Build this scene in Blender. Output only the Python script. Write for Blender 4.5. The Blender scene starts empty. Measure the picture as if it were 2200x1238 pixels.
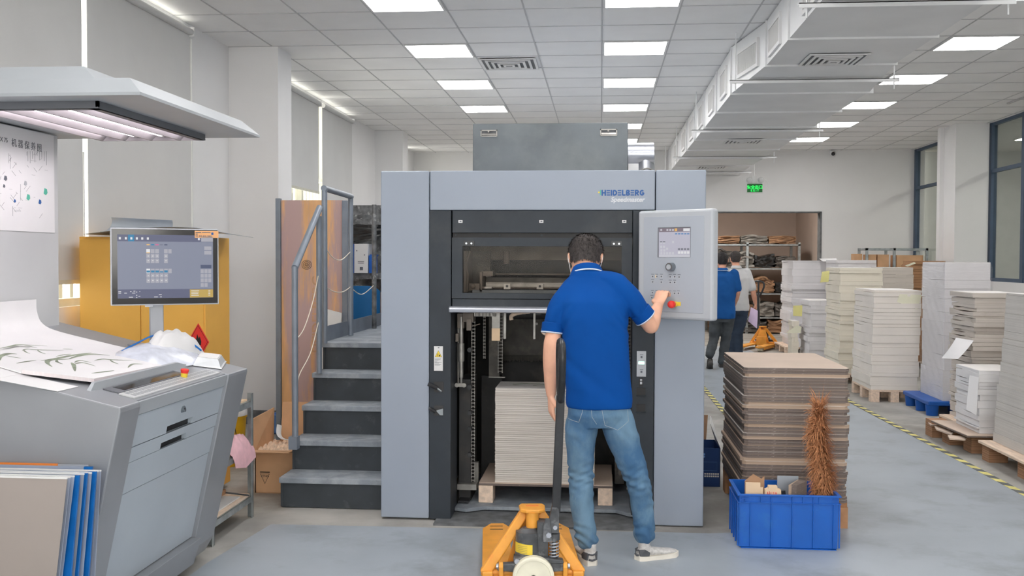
import bpy, bmesh, math, random
from mathutils import Vector, Matrix, noise
from mathutils.bvhtree import BVHTree
random.seed(7)
sc = bpy.context.scene
EXPO = 0.55        # exposure, stops
COL = sc.collection
PI = math.pi

# ------------------------------------------------------------------ camera
F = 2160.0; CAMH = 1.55
cam_data = bpy.data.cameras.new('camera')
cam_data.sensor_fit = 'HORIZONTAL'; cam_data.sensor_width = 36.0
cam_data.lens = 36.0 * F / 2200.0
cam_data.clip_start = 0.05; cam_data.clip_end = 200
cam = bpy.data.objects.new('camera', cam_data); COL.objects.link(cam)
CR = (Matrix.Rotation(math.atan(190 / F), 4, 'Z') @ Matrix.Rotation(PI / 2 - math.atan(62 / F), 4, 'X')
      @ Matrix.Rotation(0.0035, 4, 'Z'))
cam.matrix_world = Matrix.Translation((0, 0, CAMH)) @ CR
sc.camera = cam
def P(px, py, X=None, Y=None, Z=None):
    """where the sight line through a picture point meets one world plane"""
    d = CR.to_3x3() @ Vector(((px - 1100) / F, (619 - py) / F, -1))
    t = X / d.x if X is not None else (Y / d.y if Y is not None else (Z - CAMH) / d.z)
    return Vector((0, 0, CAMH)) + d * t

# ------------------------------------------------------------------ world, exposure
w = bpy.data.worlds.new('daylight'); sc.world = w; w.use_nodes = True
w.node_tree.nodes['Background'].inputs[0].default_value = (1.0, 0.98, 0.93, 1)
w.node_tree.nodes['Background'].inputs[1].default_value = 4.5
sc.view_settings.view_transform = 'Standard'
sc.view_settings.look = 'None'
sc.view_settings.gamma = 1.0
sc.view_settings.use_curve_mapping = False
sc.view_settings.exposure = EXPO
PANEL_E = 10.0      # ceiling panels

# ------------------------------------------------------------------ materials
def lin(c):
    c = c / 255.0
    return c / 12.92 if c <= 0.04045 else ((c + 0.055) / 1.055) ** 2.4
def V(r, g, b, k=0.62):
    c = [lin(x) / k for x in (r, g, b)]; m = max(max(c) / 0.86, 1.0)
    return tuple(x / m for x in c)
MATS = {}
ADJ = dict(scrap_pale=.5, scrap_grey=.55, cardboard_scrap=.62, bag_black=.7, logo_blue=.62, bright_metal=.5, silver_text_=1, press_grey=.56, press_side=.56, panel_light=.66, panel_face=.64, galv=.36, console_grey=.66, console_dark=.62, console_front=.84, console_white=.66, floor_paint=.74, charcoal=.34, polo_blue=.48, polo_far=.7, blue_plastic=.6, blue_pallet=.6, blue_film=.6, blue_dark=.6, alu_plate=.58, plate_edge=.7, film_clear=.7, board_top=.78, step_grey=.8, step_dark=.55, dark_iron=.35, pump_grey=.6, denim=.85, silver_text=.66, white_glossy=.8, machine_tan=.6, machine_steel=.7, cavity=.6, cavity_mid=.6, rail_grey=.75, handle_steel=.8, lamp_grey=.6)
def mat(name, col, rough=0.6, metal=0.0, var=0.06, scale=6.0, bump=0.0, bscale=60.0, spec=0.4,
        emit=None, estr=0.0, stretch=None, col2=None, coat=0.0, alpha=None, trans=0.0):
    q = ADJ.get(name, 1) ; col = tuple(x * q for x in col)
    m = bpy.data.materials.new(name); m.use_nodes = True
    nt = m.node_tree; n = nt.nodes; l = nt.links
    b = n['Principled BSDF']
    b.inputs['Roughness'].default_value = rough
    b.inputs['Metallic'].default_value = metal
    b.inputs['Specular IOR Level'].default_value = spec
    b.inputs['Coat Weight'].default_value = coat
    tc = n.new('ShaderNodeTexCoord'); mp = n.new('ShaderNodeMapping')
    l.new(tc.outputs['Object'], mp.inputs[0])
    if stretch: mp.inputs['Scale'].default_value = stretch
    nz = n.new('ShaderNodeTexNoise'); nz.inputs['Scale'].default_value = scale
    nz.inputs['Detail'].default_value = 5
    l.new(mp.outputs[0], nz.inputs[0])
    mx = n.new('ShaderNodeMix'); mx.data_type = 'RGBA'
    c2 = col2 if col2 else tuple(max(0, x * (1 - var * 2)) for x in col)
    c1 = col if col2 else tuple(min(1, x * (1 + var)) for x in col)
    mx.inputs[6].default_value = (*c1, 1); mx.inputs[7].default_value = (*c2, 1)
    rp = n.new('ShaderNodeMapRange'); rp.inputs[1].default_value = 0.35; rp.inputs[2].default_value = 0.7
    l.new(nz.outputs[0], rp.inputs[0]); l.new(rp.outputs[0], mx.inputs[0])
    l.new(mx.outputs[2], b.inputs['Base Color'])
    if bump:
        n2 = n.new('ShaderNodeTexNoise'); n2.inputs['Scale'].default_value = bscale; n2.inputs['Detail'].default_value = 4
        l.new(mp.outputs[0], n2.inputs[0])
        bp = n.new('ShaderNodeBump'); bp.inputs['Strength'].default_value = bump; bp.inputs['Distance'].default_value = 0.004
        l.new(n2.outputs[0], bp.inputs['Height']); l.new(bp.outputs[0], b.inputs['Normal'])
    if emit:
        b.inputs['Emission Color'].default_value = (*emit, 1); b.inputs['Emission Strength'].default_value = estr
    if trans: b.inputs['Transmission Weight'].default_value = trans
    if alpha is not None: b.inputs['Alpha'].default_value = alpha
    MATS[name] = m
    return m
def lines(name, col, col2, freq, rough=0.8, axis='Z', bump=0.35, mixf=0.5, dirt=0.0):
    """material with fine irregular lines across one axis (paper edges, board edges, brushed metal)"""
    m = mat(name, col, rough, var=0.03, scale=3)
    nt = m.node_tree; n = nt.nodes; l = nt.links; b = n['Principled BSDF']
    tc = n.new('ShaderNodeTexCoord'); mp = n.new('ShaderNodeMapping'); l.new(tc.outputs['Object'], mp.inputs[0])
    s = {'Z': (0.6, 0.6, freq), 'X': (freq, 0.6, 0.6), 'Y': (0.6, freq, 0.6)}[axis]
    mp.inputs['Scale'].default_value = s
    nz = n.new('ShaderNodeTexNoise'); nz.inputs['Scale'].default_value = 1.0; nz.inputs['Detail'].default_value = 4
    nz.inputs['Roughness'].default_value = 0.7
    l.new(mp.outputs[0], nz.inputs[0])
    rp = n.new('ShaderNodeMapRange'); rp.inputs[1].default_value = 0.38; rp.inputs[2].default_value = 0.62
    l.new(nz.outputs[0], rp.inputs[0])
    old = b.inputs['Base Color'].links[0].from_socket
    mx = n.new('ShaderNodeMix'); mx.data_type = 'RGBA'
    mm = n.new('ShaderNodeMath'); mm.operation = 'MULTIPLY'; mm.inputs[1].default_value = mixf
    l.new(rp.outputs[0], mm.inputs[0]); l.new(mm.outputs[0], mx.inputs[0])
    l.new(old, mx.inputs[6]); mx.inputs[7].default_value = (*col2, 1)
    l.new(mx.outputs[2], b.inputs['Base Color'])
    bp = n.new('ShaderNodeBump'); bp.inputs['Strength'].default_value = bump; bp.inputs['Distance'].default_value = 0.003
    l.new(rp.outputs[0], bp.inputs['Height']); l.new(bp.outputs[0], b.inputs['Normal'])
    return m
def stain(name, base, patch, scale=1.2, lo=0.5, hi=0.62, stretch=(1, 1, 1), bump=0.0):
    """adds a second, larger patchy colour (dust, wear, stains) to an existing material"""
    q = ADJ.get(name, 1); patch = tuple(x * q for x in patch)
    m = MATS[name]; nt = m.node_tree; n = nt.nodes; l = nt.links; b = n['Principled BSDF']
    tc = n.new('ShaderNodeTexCoord'); mp = n.new('ShaderNodeMapping'); l.new(tc.outputs['Object'], mp.inputs[0])
    mp.inputs['Scale'].default_value = stretch; mp.inputs['Location'].default_value = (3.1, 1.7, 0.4)
    nz = n.new('ShaderNodeTexNoise'); nz.inputs['Scale'].default_value = scale; nz.inputs['Detail'].default_value = 8
    nz.inputs['Roughness'].default_value = 0.65
    l.new(mp.outputs[0], nz.inputs[0])
    rp = n.new('ShaderNodeMapRange'); rp.inputs[1].default_value = lo; rp.inputs[2].default_value = hi
    rp.inputs[3].default_value = base
    l.new(nz.outputs[0], rp.inputs[0])
    old = b.inputs['Base Color'].links[0].from_socket
    mx = n.new('ShaderNodeMix'); mx.data_type = 'RGBA'
    l.new(rp.outputs[0], mx.inputs[0]); l.new(old, mx.inputs[6]); mx.inputs[7].default_value = (*patch, 1)
    l.new(mx.outputs[2], b.inputs['Base Color'])
def glassmat(name, tint=(0.8, 0.85, 0.85), alpha=0.75, rough=0.03):
    """thin pane: mostly see-through with a mirror-like gloss"""
    m = bpy.data.materials.new(name); m.use_nodes = True
    nt = m.node_tree; n = nt.nodes; l = nt.links; n.clear()
    out = n.new('ShaderNodeOutputMaterial'); t = n.new('ShaderNodeBsdfTransparent'); g = n.new('ShaderNodeBsdfGlossy')
    g.inputs['Roughness'].default_value = rough; t.inputs[0].default_value = (*tint, 1)
    fr = n.new('ShaderNodeLayerWeight'); fr.inputs[0].default_value = 0.5
    pw = n.new('ShaderNodeMath'); pw.operation = 'POWER'; pw.inputs[1].default_value = 5.0
    a = n.new('ShaderNodeMath'); a.operation = 'MULTIPLY_ADD'; a.inputs[1].default_value = 0.8; a.inputs[2].default_value = 1 - alpha
    a.use_clamp = True
    l.new(fr.outputs['Facing'], pw.inputs[0]); l.new(pw.outputs[0], a.inputs[0])
    mx = n.new('ShaderNodeMixShader'); l.new(a.outputs[0], mx.inputs[0]); l.new(t.outputs[0], mx.inputs[1]); l.new(g.outputs[0], mx.inputs[2])
    l.new(mx.outputs[0], out.inputs[0]); MATS[name] = m
    return m
def glow(name, col, s):
    return mat(name, tuple(min(c, .9) for c in col), 0.5, var=0, emit=col, estr=s)

mat('wall', (0.83, 0.828, 0.833), 0.85, var=0.015, scale=1.2, bump=0.08, bscale=90)
mat('ceiling', (0.90, 0.897, 0.893), 0.9, var=0.02, scale=2, bump=0.15, bscale=220)
mat('ceiling_bar', (0.56, 0.56, 0.57), 0.6, var=0.02)
mat('blind', (0.66, 0.66, 0.655), 0.9, var=0.02, scale=2, bump=0.1, bscale=300)
mat('cream_frame', (0.62, 0.61, 0.52), 0.5, var=0.05)
mat('concrete', V(140, 138, 134), 0.75, var=0.12, scale=2.5, bump=0.12, bscale=40); stain('concrete', 0, V(108, 104, 98), 1.1, .46, .66)
mat('floor_paint', V(150, 158, 166), 0.42, var=0.04, scale=2.2, bump=0.10, bscale=25, spec=0.45); stain('floor_paint', 0, V(128, 134, 139), 2.2, .5, .72)
mat('dark_base', V(88, 90, 92), 0.7, var=.2, scale=12)
mat('press_grey', V(162, 172, 187), 0.42, var=0.02, scale=2, bump=0.03, bscale=400, spec=0.5)
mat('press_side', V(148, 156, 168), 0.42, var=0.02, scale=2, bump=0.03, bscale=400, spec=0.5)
mat('charcoal', V(64, 73, 83), 0.5, var=0.08, scale=5, bump=0.05, bscale=300); stain('charcoal', 0, V(86, 91, 96), 2.5, .52, .75)
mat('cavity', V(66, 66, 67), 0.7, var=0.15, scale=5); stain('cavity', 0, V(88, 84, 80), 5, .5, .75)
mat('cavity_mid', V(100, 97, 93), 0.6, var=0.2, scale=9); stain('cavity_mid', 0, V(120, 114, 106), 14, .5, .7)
mat('machine_tan', V(120, 112, 104), 0.55, var=0.15, scale=8, metal=0.2)
mat('machine_steel', V(150, 148, 144), 0.4, metal=0.6, var=0.15, scale=12)
mat('galv', V(134, 142, 148), 0.45, metal=0.35, var=0.08, scale=4, bump=0.04, bscale=200); stain('galv', 0, V(155, 162, 164), 2.0, .5, .75)
mat('bright_metal', V(178, 184, 188), 0.25, metal=0.9, var=0.05)
mat('handle_steel', V(165, 168, 176), 0.3, metal=0.7, var=0.03)
mat('panel_light', V(190, 194, 200), 0.4, var=0.01, spec=.5)
mat('panel_face', V(178, 184, 194), 0.45, var=0.01)
mat('ink_dark', V(80, 82, 90), 0.6, var=0)
mat('black', (0.02, 0.02, 0.022), 0.45, var=0.1)
mat('black_gloss', (0.012, 0.012, 0.014), 0.12, var=0.0, spec=0.6)
mat('logo_blue', V(45, 95, 160), 0.5, var=0); mat('logo_yellow', V(225, 200, 60), 0.5, var=0); mat('logo_green', V(70, 150, 130), .5, var=0)
mat('silver_text', V(205, 208, 214), 0.35, metal=0.3, var=0)
mat('white', (0.78, 0.78, 0.78), 0.6, var=0.01)
mat('white_glossy', (0.76, 0.77, 0.78), 0.35, var=0.01)
mat('console_white', V(168, 173, 178), 0.4, var=0.015, spec=.5)
mat('console_grey', V(152, 155, 160), 0.38, metal=0.25, var=0.03, scale=3, spec=.5)
mat('console_dark', V(138, 139, 144), 0.4, metal=0.25, var=0.03, scale=3)
mat('console_front', V(158, 166, 174), 0.42, var=0.02, scale=3)
mat('lamp_grey', V(112, 114, 120), 0.5, var=0.05)
mat('brushed', V(165, 168, 170), 0.35, metal=0.7, var=0.08, scale=3)
mat('yellow_cab', (.90, .50, .10), 0.5, var=0.03, scale=3)
mat('red', V(205, 50, 45), 0.45, var=0.02); mat('orange', V(226, 130, 60), .5, var=0)
mat('yellow', V(235, 205, 70), 0.45, var=0.02)
mat('note_yellow', (.84, .78, .32), 0.7, var=0.03); mat('note_pale', (.86, .84, .66), 0.7, var=0.02)
mat('truck_orange', V(232, 160, 62), 0.45, var=0.08, scale=8, spec=.5); stain('truck_orange', 0, V(196, 120, 48), 9, .6, .72)
mat('pump_grey', V(92, 94, 97), 0.55, metal=0.3, var=0.2, scale=14); stain('pump_grey', 0, V(140, 142, 145), 16, .52, .7)
mat('dark_iron', V(62, 64, 68), 0.35, metal=0.3, var=0.15, scale=10, spec=.6); stain('dark_iron', 0, V(88, 90, 92), 12, .55, .75)
mat('wheel_cream', V(196, 192, 174), 0.5, var=0.06, scale=10)
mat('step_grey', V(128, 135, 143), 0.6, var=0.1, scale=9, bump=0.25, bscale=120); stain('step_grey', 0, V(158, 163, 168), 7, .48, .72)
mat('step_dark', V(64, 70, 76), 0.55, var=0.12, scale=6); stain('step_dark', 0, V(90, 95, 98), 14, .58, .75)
mat('rail_grey', V(124, 132, 143), 0.4, metal=0.2, var=0.06, scale=8)
mat('wire', V(185, 178, 165), 0.6, var=0)
mat('plywood', V(218, 170, 118), 0.6, var=0.07, scale=3, stretch=(6, 6, 1)); stain('plywood', 0.1, V(158, 134, 132), 1.3, .46, .54, (3.2, 1, .35)); stain('plywood', 0, V(120, 100, 100), 5, .66, .74, (2, 2, .5))
mat('cardboard', V(176, 140, 108), 0.85, var=0.05, scale=6); mat('cardboard_dim', V(150, 118, 92), 0.85, var=0.08, scale=5)
mat('cardboard_pale', V(205, 180, 150), .85, var=.05, scale=6)
mat('wood_pale', V(196, 176, 158), 0.8, var=0.1, scale=5, stretch=(8, 1, 8)); mat('wood_brown', V(150, 112, 82), 0.85, var=0.15, scale=9)
mat('board_top', V(206, 186, 170), 0.7, var=0.03, scale=3)
lines('board_edge', V(112, 101, 95), V(68, 60, 57), 260, mixf=.6); stain('board_edge', 0, V(150, 140, 132), 10, .6, .72, (3, 3, 14))
lines('board_side', V(120, 114, 106), V(58, 54, 52), 320, mixf=.8); lines('board_tan', V(162, 144, 128), V(120, 98, 82), 320, mixf=.6)
mat('board_white_edge', V(176, 170, 164), .8, var=.1, scale=20)
lines('paper_white', (.82, .81, .82), (.66, .65, .67), 420, mixf=.35, bump=.2)
lines('paper_cream', (.90, .84, .72), (.74, .66, .55), 420, mixf=.32, bump=.2)
lines('paper_warm', (.90, .845, .785), (.70, .64, .57), 420, mixf=.32, bump=.2)
lines('paper_lilac', (.86, .84, .86), (.66, .64, .65), 420, mixf=.32, bump=.2)
lines('paper_grey', V(180, 173, 166), V(122, 114, 108), 420, mixf=.45, bump=.25)
lines('paper_greyer', V(176, 173, 169), V(132, 128, 124), 420, mixf=.4, bump=.2)
lines('paper_press', V(224, 219, 212), V(158, 150, 142), 120, mixf=.75, bump=.4)
mat('paper_top', V(226, 222, 220), 0.8, var=0.01); mat('paper_pure', (0.84, 0.83, 0.84), 0.7, var=0.01)
mat('print_green', V(120, 128, 112), 0.7, var=.2, scale=20)
lines('cardboard_stack', V(150, 114, 84), V(100, 70, 48), 300, mixf=.5)
mat('blue_plastic', V(16, 108, 214), 0.38, var=0.04, scale=6, spec=.5); stain('blue_plastic', 0, V(50, 125, 205), 5, .58, .78)
mat('blue_pallet', V(24, 92, 180), 0.4, var=0.05)
mat('blue_dark', V(22, 62, 120), 0.5, var=0.03); mat('blue_chair', V(10, 84, 135), 0.45, var=0.04)
mat('blue_film', V(20, 110, 190), 0.35, var=0.08, scale=10); mat('blue_crate', V(90, 130, 185), .5)
mat('alu_plate', V(188, 178, 172), 0.35, metal=0.55, var=0.05, scale=1.5)
mat('plate_edge', V(200, 205, 215), 0.4, metal=0.3, var=0.05)
mat('film_clear', V(175, 185, 205), 0.3, metal=0.2, var=0.05, scale=4)
mat('curl_plate', V(138, 144, 152), 0.4, metal=0.4, var=0.05)
mat('bucket_yellow', V(235, 185, 40), 0.45, var=0.03); mat('bucket_lid', V(215, 215, 215), .5)
mat('cloth_pink', V(225, 180, 188), 0.9, var=0.06, scale=20)
mat('bag_black', (0.025, 0.027, 0.028), 0.3, var=0.2, scale=20, spec=.6)
mat('feather', (.58, .27, .13), 0.9, var=0.25, scale=60, spec=.15)
mat('skin', V(214, 164, 138), 0.55, var=0.05, scale=14); mat('skin_far', V(186, 138, 116), 0.6, var=0.05, scale=14)
mat('hair', V(52, 47, 46), 0.6, var=0.3, scale=80); mat('hair_dark', V(34, 31, 32), 0.6, var=.3, scale=80)
mat('polo_blue', V(0, 84, 172), 0.85, var=0.05, scale=5, bump=0.12, bscale=700, spec=.2)
mat('polo_far', V(28, 84, 150), 0.85, var=0.05, scale=5, spec=.2)
mat('shirt_white', (0.66, 0.66, 0.67), 0.85, var=0.02)
mat('trim_white', V(200, 215, 232), 0.8, var=0)
mat('denim', V(96, 124, 146), 0.9, var=0.12, scale=9, bump=0.25, bscale=500, spec=.15, stretch=(1, 1, .6)); stain('denim', 0, V(62, 94, 126), 4, .42, .62, (1, 1, .7)); stain('denim', 0, V(132, 148, 156), 5, .62, .75, (1, 1, .4))
mat('stitch', V(130, 140, 148), .9, var=0)
mat('slacks', V(58, 62, 66), 0.9, var=0.15, scale=9); mat('slacks_navy', V(40, 50, 64), .9, var=.1)
mat('shoe_grey', V(168, 166, 164), 0.8, var=0.1, scale=60, bump=.3, bscale=300); mat('shoe_dark', V(70, 72, 76), 0.6); mat('sole', V(205, 200, 190), 0.6, var=.04)
mat('shoe_black', V(52, 50, 50), .7)
mat('lilac_paper', V(205, 186, 212), .8)
mat('window_blue', V(58, 72, 90), 0.5, var=0.05)
mat('room_brown', V(158, 144, 134), 0.9, var=0.03, scale=2)
mat('cardboard_scrap', V(170, 134, 104), .9, var=.2, scale=4); mat('scrap_grey', V(112, 108, 104), 0.8, var=0.35, scale=5, stretch=(1, 1, 4)); mat('scrap_pale', V(168, 164, 158), .8, var=.2, scale=4)
mat('shelf_dirty', V(96, 98, 100), 0.5, metal=.3, var=.3, scale=14); stain('shelf_dirty', 0, V(150, 152, 152), 18, .55, .7)
mat('rack_metal', V(140, 146, 148), 0.4, metal=0.5, var=0.15, scale=14)
mat('grille_dark', V(150, 148, 142), .8, var=.1)
mat('vent_dark', V(96, 97, 98), .8, var=.05)
mat('duct', (.78, .79, .80), 0.5, metal=0.1, var=0.03, scale=2, bump=0.05, bscale=3)
mat('tray_metal', V(190, 193, 196), .35, metal=.5)
glassmat('clear_pane', (.97, .97, .96), .97); glassmat('pane', (0.88, 0.90, 0.88), 0.95); glassmat('door_pane', (0.92, 0.90, 0.88), 0.994, .08); glassmat('wrap', (0.985, 0.985, 0.99), 0.93, .12)
_n = MATS['wrap'].node_tree; _tc = _n.nodes.new('ShaderNodeTexCoord'); _mp = _n.nodes.new('ShaderNodeMapping'); _mp.inputs['Rotation'].default_value = (.6, .7, 0); _mp.inputs['Scale'].default_value = (3, 3, 26)
_nz = _n.nodes.new('ShaderNodeTexNoise'); _nz.inputs['Scale'].default_value = 2.2; _nz.inputs['Detail'].default_value = 6
_bp = _n.nodes.new('ShaderNodeBump'); _bp.inputs['Strength'].default_value = 1.0; _bp.inputs['Distance'].default_value = .05
_n.links.new(_tc.outputs['Object'], _mp.inputs[0]); _n.links.new(_mp.outputs[0], _nz.inputs[0]); _n.links.new(_nz.outputs[0], _bp.inputs['Height'])
for _g in _n.nodes:
    if _g.type == 'BSDF_GLOSSY': _n.links.new(_bp.outputs[0], _g.inputs['Normal'])
glassmat('zip_film', (0.86, 0.88, 0.9), 0.86, .18)
glow('panel_glow', (1.0, 0.975, 0.955), PANEL_E)
glow('tube_glow', (1.0, 0.93, 0.96), 8.0); mat('reflector', (.42, .39, .41), .5)
glow('exit_green', (0.02, 0.9, 0.12), 0.9); mat('exit_dark', (0, .05, .01), .4, emit=(0, .3, .04), estr=.12); glow('green_led', (0.45, 1.0, 0.75), 1.6)
SE = 2 ** -EXPO
def scr(name, r, g, b, k=1.0):
    c = tuple(lin(x) for x in (r, g, b)); m = mat(name, (0.01, 0.01, 0.01), 0.3, var=0, emit=c, estr=k * SE * .93); return m
scr('s_bg', 128, 134, 154); scr('s_bar', 88, 92, 120); scr('s_teal', 0, 120, 165); scr('s_btn', 168, 168, 178); scr('s_white', 225, 225, 228)
scr('s_dim', 112, 116, 138); scr('s_yel', 190, 160, 80); scr('s_ink', 70, 80, 110); scr('s_org', 225, 180, 110); scr('s_pink', 205, 100, 150)
scr('s2_bg', 188, 186, 200); scr('s2_bar', 130, 118, 128); scr('s2_btn', 200, 200, 208); scr('s2_blue', 100, 140, 185); scr('s2_dk', 120, 120, 130)
scr('warm_led', 250, 225, 190)

# ------------------------------------------------------------------ mesh helpers
WM = {}
def link(name, me):
    o = bpy.data.objects.new(name, me); COL.objects.link(o); return o
def thing(name, label, cat, loc=(0, 0, 0), rotz=0.0, group=None):
    o = bpy.data.objects.new(name, None); COL.objects.link(o); o.empty_display_size = 0.1
    o.location = loc; o.rotation_euler = (0, 0, rotz)
    o['label'] = label; o['category'] = cat
    if group: o['group'] = group
    WM[o.name] = Matrix.Translation(loc) @ Matrix.Rotation(rotz, 4, 'Z')
    return o
class MB:
    def __init__(s, m=None):
        s.v = []; s.f = []; s.mi = []; s.mats = []; s.T = Matrix.Identity(4); s.c = 0
        if m: s.use(m)
    def use(s, m):
        if m not in s.mats: s.mats.append(m)
        s.c = s.mats.index(m); return s
    def add(s, vs, fs):
        n = len(s.v); s.v += [s.T @ Vector(v) for v in vs]
        for f in fs: s.f.append([n + i for i in f]); s.mi.append(s.c)
        return s
    def box(s, x0, x1, y0, y1, z0, z1):
        x0, x1 = min(x0, x1), max(x0, x1); y0, y1 = min(y0, y1), max(y0, y1); z0, z1 = min(z0, z1), max(z0, z1)
        return s.add([(x0, y0, z0), (x1, y0, z0), (x1, y1, z0), (x0, y1, z0), (x0, y0, z1), (x1, y0, z1), (x1, y1, z1), (x0, y1, z1)],
                     [(3, 2, 1, 0), (4, 5, 6, 7), (0, 1, 5, 4), (1, 2, 6, 5), (2, 3, 7, 6), (3, 0, 4, 7)])
    def hexa(s, p):  # 8 points, bottom ring then top ring
        return s.add(p, [(3, 2, 1, 0), (4, 5, 6, 7), (0, 1, 5, 4), (1, 2, 6, 5), (2, 3, 7, 6), (3, 0, 4, 7)])
    def prism(s, pts, ax, a0, a1):
        def m(p, a): return {'x': (a, p[0], p[1]), 'y': (p[0], a, p[1]), 'z': (p[0], p[1], a)}[ax]
        n = len(pts); vs = [m(p, a0) for p in pts] + [m(p, a1) for p in pts]
        fs = [list(range(n))[::-1], list(range(n, 2 * n))] + [(i, (i + 1) % n, n + (i + 1) % n, n + i) for i in range(n)]
        return s.add(vs, fs)
    def cyl(s, p0, p1, r, seg=16, r2=None, cap=True):
        p0 = Vector(p0); p1 = Vector(p1); d = (p1 - p0).normalized(); r2 = r if r2 is None else r2
        a = d.orthogonal().normalized(); b = d.cross(a)
        vs = []
        for p, q in ((p0, r), (p1, r2)):
            for i in range(seg):
                t = 2 * PI * i / seg; vs.append(p + (a * math.cos(t) + b * math.sin(t)) * q)
        fs = [(i, (i + 1) % seg, seg + (i + 1) % seg, seg + i) for i in range(seg)]
        if cap: fs += [list(range(seg))[::-1], list(range(seg, 2 * seg))]
        return s.add(vs, fs)
    def rings(s, rs, cap=True, closed=False):
        n = len(rs[0]); vs = [p for r in rs for p in r]; fs = []
        R = len(rs)
        for k in range(R if closed else R - 1):
            k2 = (k + 1) % R
            for i in range(n): fs.append((k * n + i, k * n + (i + 1) % n, k2 * n + (i + 1) % n, k2 * n + i))
        if cap and not closed: fs += [list(range(n))[::-1], list(range((R - 1) * n, R * n))]
        return s.add(vs, fs)
    def tube(s, pts, r, seg=10, closed=False, flat=1.0):
        pts = [Vector(p) for p in pts]; rs = []; N = len(pts); prev = None
        for i, p in enumerate(pts):
            t = (pts[(i + 1) % N] - pts[i - 1]) if (closed or 0 < i < N - 1) else (pts[1] - pts[0] if i == 0 else pts[-1] - pts[-2])
            t.normalize()
            a = t.orthogonal().normalized() if prev is None else (prev - t * prev.dot(t)).normalized()
            prev = a; b = t.cross(a); q = r[i] if isinstance(r, (list, tuple)) else r
            rs.append([p + (a * math.cos(2 * PI * k / seg) + b * math.sin(2 * PI * k / seg) * flat) * q for k in range(seg)])
        return s.rings(rs, closed=closed)
    def ball(s, c, r, sx=1, sy=1, sz=1, seg=16, rg=10):
        c = Vector(c); rs = []
        for j in range(1, rg):
            t = PI * j / rg; rs.append([c + Vector((math.sin(t) * math.cos(2 * PI * i / seg) * r * sx, math.sin(t) * math.sin(2 * PI * i / seg) * r * sy, -math.cos(t) * r * sz)) for i in range(seg)])
        return s.rings(rs)
    def lathe(s, c, prof, seg=24):   # profile of (radius, z) about a vertical axis
        c = Vector(c); return s.rings([[c + Vector((r * math.cos(2 * PI * i / seg), r * math.sin(2 * PI * i / seg), z)) for i in range(seg)] for r, z in prof])
    def grid(s, fn, nu, nv, th=0.0):
        """surface fn(u,v) in 0..1, given thickness th along its normal"""
        P0 = [[Vector(fn(i / nu, j / nv)) for j in range(nv + 1)] for i in range(nu + 1)]
        vs = [p for r in P0 for p in r]; W = nv + 1
        fs = [(i * W + j, (i + 1) * W + j, (i + 1) * W + j + 1, i * W + j + 1) for i in range(nu) for j in range(nv)]
        if th:
            nn = []
            for i in range(nu + 1):
                for j in range(nv + 1):
                    du = P0[min(i + 1, nu)][j] - P0[max(i - 1, 0)][j]; dv = P0[i][min(j + 1, nv)] - P0[i][max(j - 1, 0)]
                    nn.append(du.cross(dv).normalized())
            N = len(vs); vs = [p + n * th * .5 for p, n in zip(vs, nn)] + [p - n * th * .5 for p, n in zip(vs, nn)]
            fs = fs + [tuple(N + k for k in reversed(f)) for f in fs]
            bd = [i * W for i in range(nu + 1)] + [nu * W + j for j in range(1, W)] + [i * W + nv for i in range(nu - 1, -1, -1)] + [j for j in range(nv - 1, 0, -1)]
            L = len(bd); fs += [(bd[k], N + bd[k], N + bd[(k + 1) % L], bd[(k + 1) % L]) for k in range(L)]
        return s.add(vs, fs)
    def build(s, name, parent=None, label=None, cat=None, group=None, kind=None, bev=0.0, smooth=None, mesh_fn=None, org=None):
        vs = s.v
        if parent is not None:
            Wp = WM[parent.name]; inv = Wp.inverted(); base = None
        else:
            if org is None:
                xs = [v.x for v in vs]; ys = [v.y for v in vs]; zs = [v.z for v in vs]
                org = ((min(xs) + max(xs)) / 2, (min(ys) + max(ys)) / 2, min(zs))
            Wp = Matrix.Translation(org); inv = Wp.inverted()
        me = bpy.data.meshes.new(name)
        me.from_pydata([inv @ v for v in vs], [], s.f)
        for m in s.mats: me.materials.append(MATS[m])
        me.polygons.foreach_set('material_index', s.mi)
        bm = bmesh.new(); bm.from_mesh(me); bmesh.ops.recalc_face_normals(bm, faces=bm.faces); bm.to_mesh(me); bm.free()
        if smooth: 
            me.polygons.foreach_set('use_smooth', [True] * len(me.polygons)); me.set_sharp_from_angle(angle=math.radians(smooth))
        me.update()
        o = link(name, me)
        if parent is not None: o.parent = parent; WM[o.name] = Wp
        else:
            o.location = org; WM[o.name] = Wp
        if bev:
            b = o.modifiers.new('edge', 'BEVEL'); b.width = bev; b.segments = 2; b.limit_method = 'ANGLE'; b.angle_limit = math.radians(40)
        if label: o['label'] = label
        if cat: o['category'] = cat
        if group: o['group'] = group
        if kind: o['kind'] = kind
        return o
def struct(name, mb, parent=None, **k):
    return mb.build(name, parent, kind=None if parent else 'structure', **k)
def spline(pts, n=6):
    pts = [Vector(p) for p in pts]; out = []
    for i in range(len(pts) - 1):
        p0 = pts[max(i - 1, 0)]; p1 = pts[i]; p2 = pts[i + 1]; p3 = pts[min(i + 2, len(pts) - 1)]
        for k in range(n):
            t = k / n
            out.append(0.5 * ((2 * p1) + (p2 - p0) * t + (2 * p0 - 5 * p1 + 4 * p2 - p3) * t * t + (3 * p1 - p0 - 3 * p2 + p3) * t ** 3))
    out.append(pts[-1]); return out
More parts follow.
